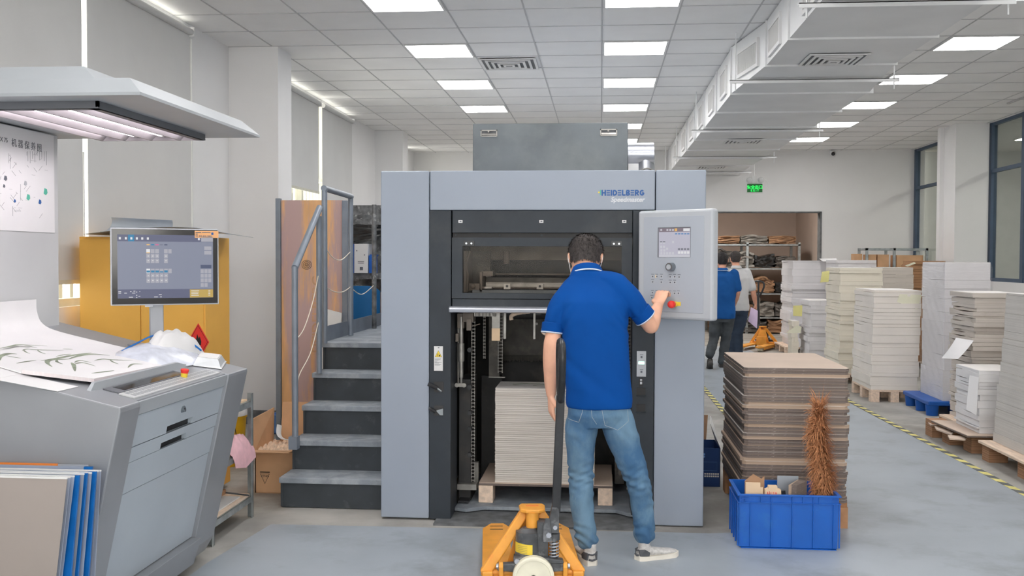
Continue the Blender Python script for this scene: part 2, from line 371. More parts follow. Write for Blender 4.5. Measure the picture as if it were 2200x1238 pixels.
def write(txt, size, M, m, parent, name='lettering', ext=0.0008, off=0.0, align='LEFT', shear=0.0, label=None, space=1.0):
    """lettering standing on a surface: M maps (right, up, out) to the world"""
    cu = bpy.data.curves.new(name, 'FONT'); cu.body = txt; cu.size = size; cu.extrude = ext; cu.offset = off
    cu.align_x = align; cu.shear = shear; cu.space_character = space
    t = bpy.data.objects.new('tmp_text', cu); COL.objects.link(t)
    dg = bpy.context.evaluated_depsgraph_get(); me = bpy.data.meshes.new_from_object(t.evaluated_get(dg))
    bpy.data.objects.remove(t)
    W = WM[parent.name] if parent else Matrix.Identity(4)
    me.transform(W.inverted() @ M); me.materials.clear(); me.materials.append(MATS[m])
    me.name = name
    o = link(name, me); o.parent = parent; WM[o.name] = W
    if label: o['label'] = label
    return o
def frame(o, right, up):
    r = Vector(right).normalized(); u = Vector(up).normalized(); n = r.cross(u)
    return Matrix(((r.x, u.x, n.x, o[0]), (r.y, u.y, n.y, o[1]), (r.z, u.z, n.z, o[2]), (0, 0, 0, 1)))
def dup(root, loc, rotz=None, label=None, group=None, scale=None):
    r = root.copy(); COL.objects.link(r); r.location = loc
    if rotz is not None: r.rotation_euler = (0, 0, rotz)
    if scale: r.scale = scale
    if label: r['label'] = label
    if group: r['group'] = group
    for ch in list(root.children):
        c = ch.copy(); COL.objects.link(c); c.parent = r
        for g in list(ch.children):
            d = g.copy(); COL.objects.link(d); d.parent = c
    return r

# ================================================================== THE ROOM
H = 3.51; XL = -3.45; XR = 5.5; YB = 18.4; YF = -5.0
g = MB('concrete'); g.box(XL - .2, 8.2, YF - .2, 24, -.1, 0); struct('floor', g)
# painted walkway slab edge to edge, and the striped tape beside it
g = MB('floor_paint')
g.prism([(-2.0, 4.1), (-1.98, 4.9), (-1.9, 5.66), (.62, 5.72), (.9, 5.78), (1.30, 6.9), (1.27, 10.5), (1.25, 12.1), (1.25, 18.2), (2.55, 18.2), (2.70, 11.0), (2.79, 6.9), (2.9, -1), (-2.3, -1), (-2.3, 4.0)], 'z', 0, .004)
struct('floor_paint_layer', g)
def tape(x0, y0, x1, y1, wd, name):
    d = Vector((x1 - x0, y1 - y0)); L = d.length; d.normalize(); nn = Vector((-d.y, d.x)) * wd / 2; g = MB('yellow')
    k = 0; s = 0.0; st = .115
    while s < L:
        a = Vector((x0, y0)) + d * s; b = Vector((x0, y0)) + d * min(L, s + st); sh = d * .05
        g.use('note_tape' if k % 2 else 'tape_black')
        g.prism([(a - nn)[:], (b - nn)[:], (b + nn + sh)[:], (a + nn + sh)[:]], 'z', .0045, .0055); s += st; k += 1
    struct(name, g)
mat('note_tape', V(186, 178, 110), .7, var=.1, scale=9); mat('tape_black', V(78, 80, 80), .7, var=.1, scale=9)
tape(2.83, 5.5, 2.66, 16.0, .055, 'trim_2'); tape(1.27, 8.6, 1.235, 16.0, .055, 'trim_1')
g = MB('dark_base'); g.box(-.96, .26, 5.74, 6.12, 0, .012); struct('trim_3', g)

# walls
g = MB('wall')
for y0, y1, z0, z1 in ((YF, 18.4, 0, 1.23), (YF, 18.4, 3.48, H), (YF, 3.2, 1.23, 3.48), (8.12, 9.5, 1.23, 3.48), (13.6, 15.6, 1.23, 3.48), (17.75, 18.4, 1.23, 3.48)):
    g.box(XL - .2, XL, y0, y1, z0, z1)
struct('wall_left', g)
g = MB('wall'); g.box(XL, -2.98, 9.12, 9.52, 0, H); struct('pillar', g)
g = MB('wall'); g.box(XL, -3.02, 15.2, 15.6, 0, H); g.box(XL, -3.24, 15.62, 15.72, 0, H); struct('pillar', g)
g = MB('wall'); g.box(XL - .2, 1.62, YB, YB + .2, 0, H); g.box(3.93, XR + .2, YB, YB + .2, 0, H); g.box(1.62, 3.93, YB, YB + .2, 2.42, H); struct('wall_back', g)
g = MB('dark_base'); g.box(3.9, 3.93, YB - .015, YB + .2, 0, 2.42); g.box(1.62, 3.93, YB - .015, YB + .2, 2.40, 2.42); struct('door_1', g)
g = MB('wall')
for a in ((XL - .2, -2.6, 0, H), (4.6, XR + .2, 0, H), (-2.6, 4.6, 0, 1.25), (-2.6, 4.6, 3.35, H)): g.box(a[0], a[1], YF - .2, YF, a[2], a[3])
struct('wall_front', g)
g = MB('cream_frame')
for x in (-2.6, -.8, 1.0, 2.8, 4.54): g.box(x, x + .06, YF - .1, YF - .04, 1.25, 3.35)
g.box(-2.6, 4.6, YF - .1, YF - .04, 1.25, 1.31); g.box(-2.6, 4.6, YF - .1, YF - .04, 3.29, 3.35); struct('window_added', g)  # unseen window, added so daylight falls on surfaces facing the camera
g = MB('wall'); g.box(XR, XR + .2, YF, YB, 0, 1.26); g.box(XR, XR + .2, YF, 3, 1.26, H); struct('wall_right', g)
g = MB('wall'); g.box(5.04, XR, 14.9, 15.5, 0, H); g.box(4.98, 5.04, 15.38, 15.5, 0, H); struct('pillar', g)
g = MB('ceiling'); g.box(XL - .2, XR + .2, YF - .2, YB + .2, H, H + .1); struct('ceiling', g)
T = .607; ROW0 = 7.90
g = MB('ceiling_bar')
k = -6
while k * T < XR:
    if k * T > XL: g.box(k * T - .006, k * T + .006, YF, YB, H - .004, H + .001)
    k += 1
k = -22
while ROW0 + k * T < YB:
    g.box(XL, XR, ROW0 + k * T - .006, ROW0 + k * T + .006, H - .004, H + .001); k += 1
struct('ceiling_grid', g)
g = MB('ceiling_bar'); g.box(XR - .5, XR - .47, 7, 13, H - .02, H - .005); struct('trim_4', g)
# skirting
for nm, b in (('baseboard_left', (XL, XL + .012, 3, 9.1)), ('baseboard_pillar', (XL, -2.97, 9.108, 9.12))):
    g = MB('dark_base'); g.box(b[0], b[1], b[2], b[3], 0, .13); struct(nm, g)

# left windows: openings, frames, vertical slats
def lwindow(name, y0, y1, z0=1.23, z1=3.48, slats=True):
    g = MB('cream_frame')
    for a in (y0, y1 - .06): g.box(XL - .12, XL - .04, a, a + .06, z0, z1)
    g.box(XL - .12, XL - .04, y0, y1, z0, z0 + .05)
    n = int((y1 - y0) / 1.2)
    for i in range(1, n + 1):
        yy = y0 + (y1 - y0) * i / (n + 1); g.box(XL - .12, XL - .04, yy - .03, yy + .03, z0, z1)
    g.box(XL - .12, XL - .04, y0, y1, 2.5, 2.55)
    f = struct(name, g)
    if slats:
        s = MB('cream_frame'); yy = y0 + .1
        while yy < y1 - .08: s.box(XL - .165, XL - .13, yy, yy + .045, z0 + .03, z1); yy += .14
        s.build('window_slats', f)
    p = MB('clear_pane'); p.box(XL - .09, XL - .085, y0 + .05, y1 - .05, z0 + .04, z1); p.build('window_glass', f)
lwindow('window_1', 3.2, 8.12); lwindow('window_2', 9.52, 13.6); lwindow('window_3', 15.72, 17.75)
def blind(y0, y1, zb, label, zt=3.40):
    t = thing('roller_blind', label, 'blind', (XL + .06, (y0 + y1) / 2, zb), 0, 'grey roller blinds on the left wall')
    g = MB('blind'); g.box(XL + .045, XL + .048, y0, y1, zb + .02, zt); g.build('blind_fabric', t)
    g = MB('blind'); g.cyl((XL + .06, y0, zt + .02), (XL + .06, y1, zt + .02), .028, 14); g.build('roller_tube', t, smooth=40)
    g = MB('cream_frame'); g.box(XL + .038, XL + .058, y0, y1, zb, zb + .028); g.build('bottom_bar', t)
    g = MB('white'); g.box(XL + .001, XL + .09, y1 - .02, y1, zt - .02, zt + .06); g.build('bracket', t)
blind(3.3, 6.37, 1.38, 'wide grey roller blind at the far left behind the inspection desk')
blind(6.44, 8.13, 1.38, 'grey roller blind hanging between the white cord gap and the big white pillar')
blind(9.6, 11.94, 2.33, 'grey roller blind just past the big pillar, pulled up short so cream slats show below')
blind(12.10, 13.58, 1.6, 'grey roller blind beyond the bright slit, before the second pillar')
blind(15.75, 17.4, 1.5, 'small distant grey roller blind in the last bay before the back wall')
g = MB('white_glossy'); g.tube([(XL + .03, 6.41, .0), (XL + .03, 6.41, 2.25)], .009, 8)
g.build('wall_conduit', label='thin white vertical conduit in the gap between the two nearest blinds', cat='pipe', smooth=40)
g = MB('white_glossy'); g.tube([(-3.21, 15.15, .0), (-3.0, 15.15, 0)], .001, 4)
g = MB('white_glossy'); g.tube([(XL + .03, 8.19, .0), (XL + .03, 8.19, 3.38)], .01, 8)
g.build('wall_conduit', label='thin white vertical pipe on the wall right of the second blind', cat='pipe', smooth=40)

# right windows
def rwindow(name, y0, y1, mull):
    g = MB('window_blue')
    for a in [y0, y1 - .09] + mull: g.box(XR + .02, XR + .1, a, a + .09, 1.26, H)
    g.box(XR + .03, XR + .09, y0, y1, 1.26, 1.31); g.box(XR + .03, XR + .09, y0, y1, 2.80, 2.85); g.box(XR + .03, XR + .09, y0, y1, H - .04, H)
    f = struct(name, g)
    p = MB('pane'); p.box(XR + .055, XR + .06, y0 + .05, y1 - .05, 1.3, H - .02); p.build('window_glass', f)
rwindow('window_4', 15.5, 18.4, []); rwindow('window_5', 3.0, 14.95, [13.75, 12.1, 10.5, 8.9, 7.3, 5.7])
# corridor behind the right windows
g = MB('room_grey'); mat('room_grey', (.52, .53, .51), .9, var=.03)
g.box(8.0, 8.1, 2, 19, 0, H); g.box(5.7, 8.0, 18.8, 18.9, 0, H); g.box(5.7, 8.0, 1.9, 2.0, 0, H); g.box(5.7, 8.1, 2, 19, H, H + .1)
struct('wall_corridor', g)
g = MB('room_grey'); g.box(7.6, 8.0, 14.1, 14.6, 0, H); g.box(7.7, 8.0, 16.4, 16.8, 0, H); struct('pillar', g)
g = MB('white'); g.box(7.93, 8.0, 17.1, 17.9, 0, 2.1); struct('door_2', g)
# room beyond the doorway
g = MB('room_brown'); g.box(-.1, 0, YB + .2, 23.6, 0, H); g.box(4.45, 4.55, YB + .2, 23.6, 0, H); g.box(-.1, 4.55, 23.5, 23.6, 0, H); g.box(-.1, 4.55, YB + .2, 23.6, H, H + .1)
struct('wall_storeroom', g)
def added_lamp(x0, x1, y0, y1, z, e, label):
    t = thing('ceiling_light', label, 'ceiling light', ((x0 + x1) / 2, (y0 + y1) / 2, z))
    m = 'lamp_%d' % int(e * 100)
    if m not in MATS: glow(m, (1, .96, .9), e)
    g = MB('white'); g.box(x0 - .02, x1 + .02, y0 - .02, y1 + .02, z, H); g.build('frame', t)
    g = MB(m); g.box(x0, x1, y0, y1, z - .006, z - .001); g.build('diffuser', t)
added_lamp(2.0, 2.6, 19.6, 20.2, H - .03, 50, 'unseen ceiling lamp added to brighten the storeroom beyond the doorway')  # added out of view above the doorway to light the storeroom
added_lamp(6.6, 7.2, 13.0, 13.6, H - .03, 22.0, 'unseen ceiling lamp added to brighten the corridor, near the middle window')  # corridor lamps are added, out of view, to brighten what the glass shows
added_lamp(6.6, 7.2, 16.2, 16.8, H - .03, 22.0, 'unseen ceiling lamp added to brighten the corridor, near the last window')
added_lamp(6.6, 7.2, 8.0, 8.6, H - .03, 22.0, 'unseen ceiling lamp added to brighten the corridor, near its front end')

# ceiling lights in three rows
ordn = ['nearest', 'second', 'third', 'fourth', 'fifth', 'farthest']
rows = {'left': -3 * T, 'middle': 0.0, 'right': 5 * T}
proto = None
for rn, x0 in rows.items():
    for k in range(-6, 6):
        yc = ROW0 + 3 * T * k - T / 2
        if k >= 0: lb = 'bright square ceiling panel light, %s one visible in the %s row' % (ordn[k], rn)
        else: lb = 'ceiling panel light of the %s row above the viewpoint, %s before the visible ones' % (rn, ['first', 'second', 'third', 'fourth', 'fifth', 'sixth'][-k - 1])
        loc = (x0 + T / 2, yc, H - .012)
        if proto is None:
            proto = thing('ceiling_light', lb, 'ceiling light', loc, 0, 'square panel lights in the ceiling grid')
            g = MB('white')
            cx, cy = loc[0], loc[1]; q = T / 2 - .008; i = q - .018
            for a in ((cx - q, cx + q, cy - q, cy - i), (cx - q, cx + q, cy + i, cy + q), (cx - q, cx - i, cy - i, cy + i), (cx + i, cx + q, cy - i, cy + i)): g.box(*a, H - .012, H)
            g.build('frame', proto)
            g = MB('panel_glow'); g.box(cx - i, cx + i, cy - i, cy + i, H - .010, H - .003); g.build('diffuser', proto)
        else: dup(proto, loc, label=lb)

# square diffuser vents
def vent(cx, cy, z, w, label, m='white', d='vent_dark', face='z', n=5, grp=None, dy=None):
    t = thing('air_vent', label, 'air vent', (cx, cy, z), 0, grp)
    dy = dy or w
    g = MB(d); g.box(cx - w / 2 + .02, cx + w / 2 - .02, cy - dy / 2 + .02, cy + dy / 2 - .02, z - .004, z + .002); g.build('backing', t)
    g = MB(m)
    for k in range(n):
        a = w / 2 * (1 - k / n); b = a - w * .045; aa = dy / 2 * (1 - k / n); bb = aa - dy * .045
        z1 = z - .004 - .004 * k
        for q in ((cx - a, cx + a, cy - aa, cy - bb), (cx - a, cx + a, cy + bb, cy + aa), (cx - a, cx - b, cy - bb, cy + bb), (cx + b, cx + a, cy - bb, cy + bb)): g.box(*q, z1 - .006, z1 + .002)
    g.build('slat_frame', t)
vent(-.92, 10.07, H - .008, .56, 'square slatted air vent in the ceiling left of the middle light row')

# the big duct
duct = thing('air_duct', 'large pale sheet metal air duct running below the ceiling to the back wall', 'air duct', (1.85, 8, 3.08))
def ring_at(y, x0, x1, zb): return [Vector((x0, y, zb)), Vector((x1, y, zb)), Vector((x1, y, H - .01)), Vector((x0, y, H - .01))]
g = MB('duct'); g.rings([ring_at(-4.9, 1.34, 2.36, 3.14), ring_at(8.4, 1.34, 2.36, 3.14), ring_at(9.4, 1.19, 2.42, 3.08), ring_at(18.38, 1.19, 2.44, 3.08)]); g.build('duct_body', duct)
for y, xa, xb, zb in [(y, 1.325, 2.375, 3.125) for y in (3.5, 4.8, 6.1, 7.4, 8.4)] + [(y, 1.175, 2.455, 3.065) for y in (9.42, 10.6, 11.8, 13.0, 14.2, 15.4, 16.6, 17.7)]:
    g = MB('duct'); g.rings([ring_at(y - .012, xa, xb, zb), ring_at(y + .012, xa, xb, zb)]); g.build('joint_flange', duct)
def side_grille(p, d, wd=.52, z0=3.17, z1=3.41):
    """louvre grille on the duct side: p is one lower corner, d runs along the duct"""
    p = Vector(p); d = Vector(d).normalized(); n = Vector((-d.y, d.x, 0)); n = n if n.x < 0 else -n
    def bx(g, a, b, za, zb, t0, t1):
        c = [p + d * a + n * t0, p + d * b + n * t0, p + d * b + n * t1, p + d * a + n * t1]
        g.hexa([Vector((q.x, q.y, za)) for q in c] + [Vector((q.x, q.y, zb)) for q in c])
    g = MB('white')
    bx(g, 0, wd, z0, z0 + .03, .0, .02); bx(g, 0, wd, z1 - .03, z1, .0, .02); bx(g, 0, .03, z0 + .03, z1 - .03, 0, .02); bx(g, wd - .03, wd, z0 + .03, z1 - .03, 0, .02)
    f = g.build('side_grille', duct)
    g = MB('grille_dark'); bx(g, .02, wd - .02, z0 + .02, z1 - .02, .001, .004)
    g.use('white'); k = .045
    while k < wd - .04: bx(g, k, k + .008, z0 + .03, z1 - .03, .004, .014); k += .028
    g.build('louvre', f)
side_grille((1.34, 7.72, 0), (0, 1, 0)); side_grille((1.34 - .15 * .2, 8.6, 0), (-.15, 1, 0), .60)
side_grille((1.34, 6.35, 0), (0, 1, 0))
for y in (9.75, 10.85, 11.95, 13.2, 14.5, 15.9): side_grille((1.19, y, 0), (0, 1, 0), .46, 3.13, 3.40)
for y, xa, xb, zb in ((6.35, 1.34, 2.36, 3.125), (8.86, 1.24, 2.40, 3.10), (11.93, 1.19, 2.43, 3.065), (15.0, 1.19, 2.43, 3.065), (17.5, 1.19, 2.43, 3.065), (3.2, 1.34, 2.36, 3.125)):
    g = MB('duct'); g.box(xa - .14, xb + .12, y - .02, y + .02, zb - .006, zb); g.box(xa - .14, xb + .12, y - .02, y - .016, zb - .03, zb)
    s = g.build('support_bar', duct)
    for x in (xa - .09, xb + .08):
        g = MB('duct'); g.cyl((x, y, zb - .09), (x, y, H), .006, 6); g.build('hanger_rod', s)
vent(1.82, 8.17, 3.134, .46, 'slatted air vent under the nearest stretch of the big duct', grp=None)
vent(1.81, 13.16, 3.074, .46, 'slatted air vent under the middle of the big duct')
vent(1.81, 16.8, 3.074, .46, 'slatted air vent under the far end of the big duct')

# exit sign with two emergency lamps, hanging
ex = thing('exit_sign', 'green lit exit sign with two round emergency lamps hanging before the back wall', 'exit sign', (2.46, 16.5, 2.63))
g = MB('white'); g.box(2.33, 2.60, 16.5, 16.54, 2.625, 2.79); g.build('sign_case', ex, bev=.006)
g = MB('exit_dark'); g.box(2.345, 2.585, 16.494, 16.4995, 2.64, 2.775); fc = g.build('sign_face', ex)
mat('exit_text', (0, .03, .0), .5, var=0)
M = frame((2.465, 16.4925, 2.70), (1, 0, 0), (0, 0, 1))
write('安全出口', .062, M, 'exit_green', fc, off=.0012, align='CENTER')
write('E X I T', .045, frame((2.465, 16.4925, 2.652), (1, 0, 0), (0, 0, 1)), 'exit_green', fc, off=.0012, align='CENTER')
for x in (2.37, 2.55):
    g = MB('white_glossy'); g.cyl((x, 16.44, 2.83), (x, 16.50, 2.835), .048, 18); g.ball((x, 16.44, 2.83), .042, 1, .4, 1); g.cyl((x, 16.5, 2.83), (2.46, 16.52, 2.85), .012, 8); g.build('emergency_lamp', ex, smooth=40)
g = MB('white'); g.box(2.42, 2.50, 16.5, 16.54, 2.79, 2.90); g.cyl((2.46, 16.52, 2.88), (2.46, 16.52, H), .006, 6); g.tube(spline([(2.59, 16.52, 2.68), (2.68, 16.52, 2.74), (2.64, 16.52, 2.84), (2.5, 16.52, 2.86)]), .004, 6); g.build('hanger', ex)
cm = thing('security_camera', 'small dark-lensed security camera high on the back wall', 'camera', (4.08, 18.33, 3.45))
g = MB('white'); g.box(4.05, 4.17, 18.3, 18.4, 3.47, 3.505); g.ball((4.09, 18.3, 3.44), .06); g.build('camera_housing', cm, smooth=40)
g = MB('black_gloss'); g.ball((4.085, 18.262, 3.432), .036); g.build('camera_lens', cm, smooth=40)

# ================================================================== THE PRINTING PRESS
YP = 5.85
press = thing('printing_press', 'big grey sheetfed printing press with charcoal delivery frame and blue lettering', 'printing press', (-.35, 6.1, 0))
UP = (0, 0, 1); RT = (1, 0, 0)
g = MB('press_grey'); g.prism([(-1.293, YP), (-1.005, YP), (-1.005, YP + .34), (-1.293, YP + .34)], 'z', .012, 2.066); g.build('left_cover', press, bev=.006)
g = MB('press_grey'); g.prism([(.315, YP), (.60, YP), (.60, YP + .34), (.315, YP + .34)], 'z', .006, 2.066); g.build('right_cover', press, bev=.006)
g = MB('press_grey'); g.box(-1.0, .310, YP, YP + .3, 1.836, 2.066); topc = g.build('top_cover', press, bev=.005)
LH, LW = .0335, .0082     # letter height, stroke width
def arc(cx, cz, rx, rz, a0, a1, n=8): return [(cx + rx * math.cos(a0 + (a1 - a0) * i / n), cz + rz * math.sin(a0 + (a1 - a0) * i / n)) for i in range(n + 1)]
h_ = LW / 2; q_ = PI / 2
GL = {'H': (.026, [[(h_, 0), (h_, LH)], [(.026 - h_, 0), (.026 - h_, LH)], [(0, LH / 2), (.026, LH / 2)]]),
      'E': (.021, [[(0, h_), (.021, h_)], [(0, LH / 2), (.020, LH / 2)], [(0, LH - h_), (.021, LH - h_)]]),
      'I': (LW, [[(h_, 0), (h_, LH)]]),
      'D': (.026, [[(h_, h_), (.010, h_)] + arc(.011, LH / 2, .026 - h_ - .011, LH / 2 - h_, -q_, q_) + [(h_, LH - h_), (h_, h_)]]),
      'L': (.020, [[(h_, LH), (h_, h_), (.020, h_)]]),
      'B': (.024, [[(h_, LH - h_), (h_, h_)], [(h_, h_), (.012, h_)] + arc(.013, LH * .28, .024 - h_ - .013, LH * .28 - h_, -q_, q_) + [(h_, LH * .53)], [(h_, LH - h_), (.011, LH - h_)] + arc(.012, LH * .75, .023 - h_ - .012, LH * .25 - h_ + .001, q_, -q_)]),
      'R': (.025, [[(h_, LH), (h_, 0)], [(h_, LH - h_), (.012, LH - h_)] + arc(.013, LH * .69, .024 - h_ - .013, LH * .31 - h_, q_, -q_) + [(h_, LH * .40)], [(.012, LH * .40), (.022, 0)]]),
      'G': (.027, [arc(.0135, LH / 2, .0135 - h_ + .0005, LH / 2 - h_, .8, 2 * PI - .25, 14) + [(.0235, LH * .46), (.0140, LH * .46)]])}
wtot = sum(GL[c][0] for c in 'HEIDELBERG') + 9 * .0032; kx = .246 / wtot; xx = .003
for c in 'HEIDELBERG':
    wd, st_l = GL[c]; g = MB('logo_blue'); dep = 0
    for pl_ in st_l:
        for a, b in zip(pl_[:-1], pl_[1:]):
            d = Vector((b[0] - a[0], b[1] - a[1])); 
            if d.length < 1e-6: continue
            d.normalize(); e_ = d * (LW * .12 if len(pl_) > 2 else 0); n_ = Vector((-d.y, d.x)) * (LW * (.40 if c == 'E' else .5)); dep += 1
            A_ = Vector(a) - e_; B_ = Vector(b) + e_
            g.prism([(xx + p.x * kx, 1.9185 + min(max(p.y, 0), LH)) for p in (A_ - n_, B_ - n_, B_ + n_, A_ + n_)], 'y', YP - .0012 - dep * .00004, YP)
    g.build('logo_letter', topc, label='blue logo letter'); xx += (wd + .0032) * kx
# fine gaps through the letters and the small arrow beside them
g = MB('logo_green'); g.box(-.006, .0, YP - .0015, YP, 1.922, 1.952); g.use('logo_yellow'); g.box(-.016, -.007, YP - .0015, YP, 1.934, 1.942); g.build('logo_mark', topc)
write('Speedmaster', .037, frame((.249, YP - .0005, 1.884), RT, UP), 'silver_text', topc, 'model_lettering', ext=.0015, off=.0008, shear=.22, align='RIGHT', label='raised silver italic lettering')
# charcoal frame
g = MB('charcoal'); g.box(-1.003, -.875, YP + .004, YP + .26, .008, 1.834); lf = g.build('left_post', press, bev=.003)
g = MB('charcoal'); g.box(.185, .312, YP + .004, YP + .26, .06, 1.834); rf = g.build('right_post', press, bev=.003)
g = MB('charcoal'); g.box(-.868, .182, YP + .008, YP + .10, 1.704, 1.834); hd = g.build('header_panel', press, bev=.002)
for x in (-.82, -.345, .135):
    g = MB('white'); g.box(x - .012, x + .012, YP + .0055, YP + .008, 1.762, 1.778); g.use('ink_dark'); g.box(x - .005, x + .006, YP + .0045, YP + .0055, 1.767, 1.774); g.build('small_label', hd)
g = MB('black'); g.box(-.868, .182, YP + .035, YP + .10, 1.676, 1.704); sl = g.build('vent_slot', press)
for x in (-.85, -.59, -.345, -.09, .17):
    g = MB('charcoal'); g.cyl((x, YP + .028, 1.69), (x, YP + .036, 1.69), .006, 10); g.build('screw', sl)
# door with window (frame with an opening, pane, two hinges)
dr = MB('charcoal'); D0, D1, DZ0, DZ1 = -.870, .182, 1.318, 1.676; W0, W1, WZ0, WZ1 = -.808, .122, 1.350, 1.625
for a in ((D0, W0, DZ0, DZ1), (W1, D1, DZ0, DZ1), (W0, W1, DZ0, WZ0), (W0, W1, WZ1, DZ1)): dr.box(a[0], a[1], YP + .008, YP + .045, a[2], a[3])
door = dr.build('guard_door', press)
g = MB('door_pane'); g.box(W0, W1, YP + .022, YP + .028, WZ0, WZ1); g.build('window_pane', door)
for x in (-.80, .06):
    g = MB('dark_iron'); g.box(x, x + .062, YP - .002, YP + .012, 1.628, 1.656); g.use('bright_metal')
    for q in (.016, .046): g.cyl((x + q, YP - .005, 1.641), (x + q, YP - .001, 1.641), .006, 10)
    g.build('hinge', door)
g = MB('charcoal'); g.box(-.868, .182, YP + .012, YP + .05, 1.262, 1.314); g.build('lower_rail', press)
g = MB('handle_steel'); g.prism([(YP - .025, 1.236), (YP - .03, 1.262), (YP - .012, 1.272), (YP + .02, 1.272), (YP + .02, 1.236)], 'x', -.885, .19); g.build('handle_bar', press, bev=.006)
# left post details
g = MB('white'); g.box(-.975, -.922, YP, YP + .004, .890, 1.035); wl = g.build('warning_label', lf, bev=.001)
g = MB('yellow'); g.prism([(-.969, .972), (-.928, .972), (-.9485, 1.010)], 'y', YP - .0012, YP); g.use('black')
g.tube([(-.969, YP - .001, .972), (-.928, YP - .001, .972), (-.9485, YP - .001, 1.010)], .0012, 6, closed=True)
g.box(-.953, -.950, YP - .002, YP - .001, .977, .992); g.box(-.945, -.938, YP - .002, YP - .001, .976, .985); g.use('ink_dark')
for z, x1 in ((.962, -.934), (.957, -.936), (.952, -.948), (.944, -.955), (.940, -.93), (.936, -.945), (.928, -.932), (.924, -.940)): g.box(-.971, x1, YP - .0008, YP, z - .0012, z + .0004)
g.box(-.952, -.943, YP - .0008, YP, 1.024, 1.029)
for f in [wl]: pass
g.build('warning_print', lf)
for z in (.795, .655): 
    g = MB('cavity'); g.box(-.975, -.918, YP + .0005, YP + .0045, z - .03, z + .03); g.build('recess', lf)
g = MB('dark_iron'); g.cyl((-1.004, YP - .03, .815), (-.955, YP - .01, .79), .012, 10); g.use('bright_metal'); g.cyl((-.955, YP - .012, .79), (-.930, YP - .004, .77), .007, 8); g.build('latch_lever', lf, smooth=40)
g = MB('dark_iron'); g.cyl((-1.0, YP - .02, .672), (-.965, YP - .008, .65), .010, 10); g.use('bright_metal'); g.prism([(-.962, .655), (-.92, .668), (-.92, .628), (-.938, .628)], 'y', YP - .004, YP); g.build('latch_lever', lf, smooth=40)
# right post details: indicator plate, switch plate, two finger recesses
g = MB('panel_light'); g.box(.212, .266, YP, YP + .004, .872, 1.020); ip = g.build('indicator_plate', rf, bev=.001)
g = MB('green_led'); g.box(.222, .256, YP - .001, YP, .944, .960)
g.use('ink_dark')
for z in (.998, .912): g.box(.230, .250, YP - .001, YP, z, z + .003); g.box(.234, .245, YP - .001, YP, z - .018, z - .006)
g.build('indicator_lamp', rf)
g = MB('black'); g.box(.226, .250, YP + .001, YP + .004, .815, .865); g.use('silver_text'); g.box(.232, .244, YP, YP + .001, .848, .858); g.box(.232, .244, YP, YP + .001, .828, .842); g.build('switch_plate', rf)
for z in (.785, .69):
    g = MB('black'); g.box(.212, .264, YP + .0015, YP + .0045, z - .022, z + .022); g.use('charcoal'); g.prism([(YP + .0015, z - .022), (YP - .006, z - .026), (YP + .0015, z - .026)], 'x', .21, .266); g.build('recess', rf)

# inner cavity behind the frame: side plates, back wall with brush strip, chains, guides
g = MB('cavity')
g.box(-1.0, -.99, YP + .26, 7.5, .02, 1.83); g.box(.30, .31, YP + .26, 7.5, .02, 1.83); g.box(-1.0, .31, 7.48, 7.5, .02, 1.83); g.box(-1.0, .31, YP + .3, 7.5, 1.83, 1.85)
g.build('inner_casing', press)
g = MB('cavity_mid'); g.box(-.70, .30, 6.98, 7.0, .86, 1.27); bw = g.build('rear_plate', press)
for x, z in ((-.44, 1.16), (-.44, 1.10)):
    g = MB('machine_steel'); g.cyl((x, 6.97, z), (x, 6.98, z), .010, 6); g.build('bolt', bw)
g = MB('cavity_mid'); 
for i in range(150): x = -.70 + i * .0066; g.box(x, x + .004, 6.955, 6.975, .835 + random.random() * .015, .88)
g.build('brush_strip', bw)
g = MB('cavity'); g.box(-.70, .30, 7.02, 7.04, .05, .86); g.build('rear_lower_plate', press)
g = MB('cavity'); g.box(-.875, -.80, 6.20, 6.5, .03, .80); g.box(-.80, -.66, 6.75, 6.8, .03, .76); g.build('guide_column', press, bev=.003)
g = MB('machine_steel'); g.box(-.745, -.635, 6.70, 6.72, .752, .760); g.build('ledge', press)
g = MB('cavity_mid'); g.box(-.735, -.665, 6.62, 6.64, .77, 1.24); g.build('scale_plate', press)
# drive chains (left)
def chain(x, y, z0, z1, nm='chain', w=.012):
    g = MB('machine_steel'); z = z0; k = 0
    while z < z1:
        g.box(x - w, x - w + .005, y, y + .006, z, z + .017); g.box(x + w - .005, x + w, y, y + .006, z, z + .017)
        g.cyl((x - w, y + .003, z + .009), (x + w, y + .003, z + .009), .0045, 6); z += .022; k += 1
    g.build(nm, press)
chain(-.785, 6.19, .16, 1.20); chain(-.655, 6.58, .80, 1.22, w=.016); chain(-.752, 6.5, .90, 1.2, w=.008)
g = MB('dark_iron')
g.box(-.865, -.80, 6.10, 6.2, .05, .06)
for z in (.34, .50, .60, .76, .99): g.cyl((-.80, 6.12, z), (-.80, 6.17, z), .014, 12)
g.build('roller_guide', press, smooth=40)
g = MB('machine_steel'); g.cyl((-.838, 6.03, .83), (-.838, 6.03, 1.20), .013, 12); g.cyl((-.838, 6.03, .93), (-.838, 6.03, 1.04), .019, 12); g.cyl((-.858, 6.04, .79), (-.858, 6.04, 1.16), .006, 8); g.cyl((-.838, 6.03, .79), (-.838, 6.03, .83), .008, 8)
g.box(-.87, -.81, 6.02, 6.04, .775, .797); g.cyl((-.862, 6.01, .786), (-.862, 6.03, .786), .013, 12); g.cyl((-.818, 6.01, .786), (-.818, 6.03, .786), .013, 12); g.build('gas_strut', press, smooth=40)
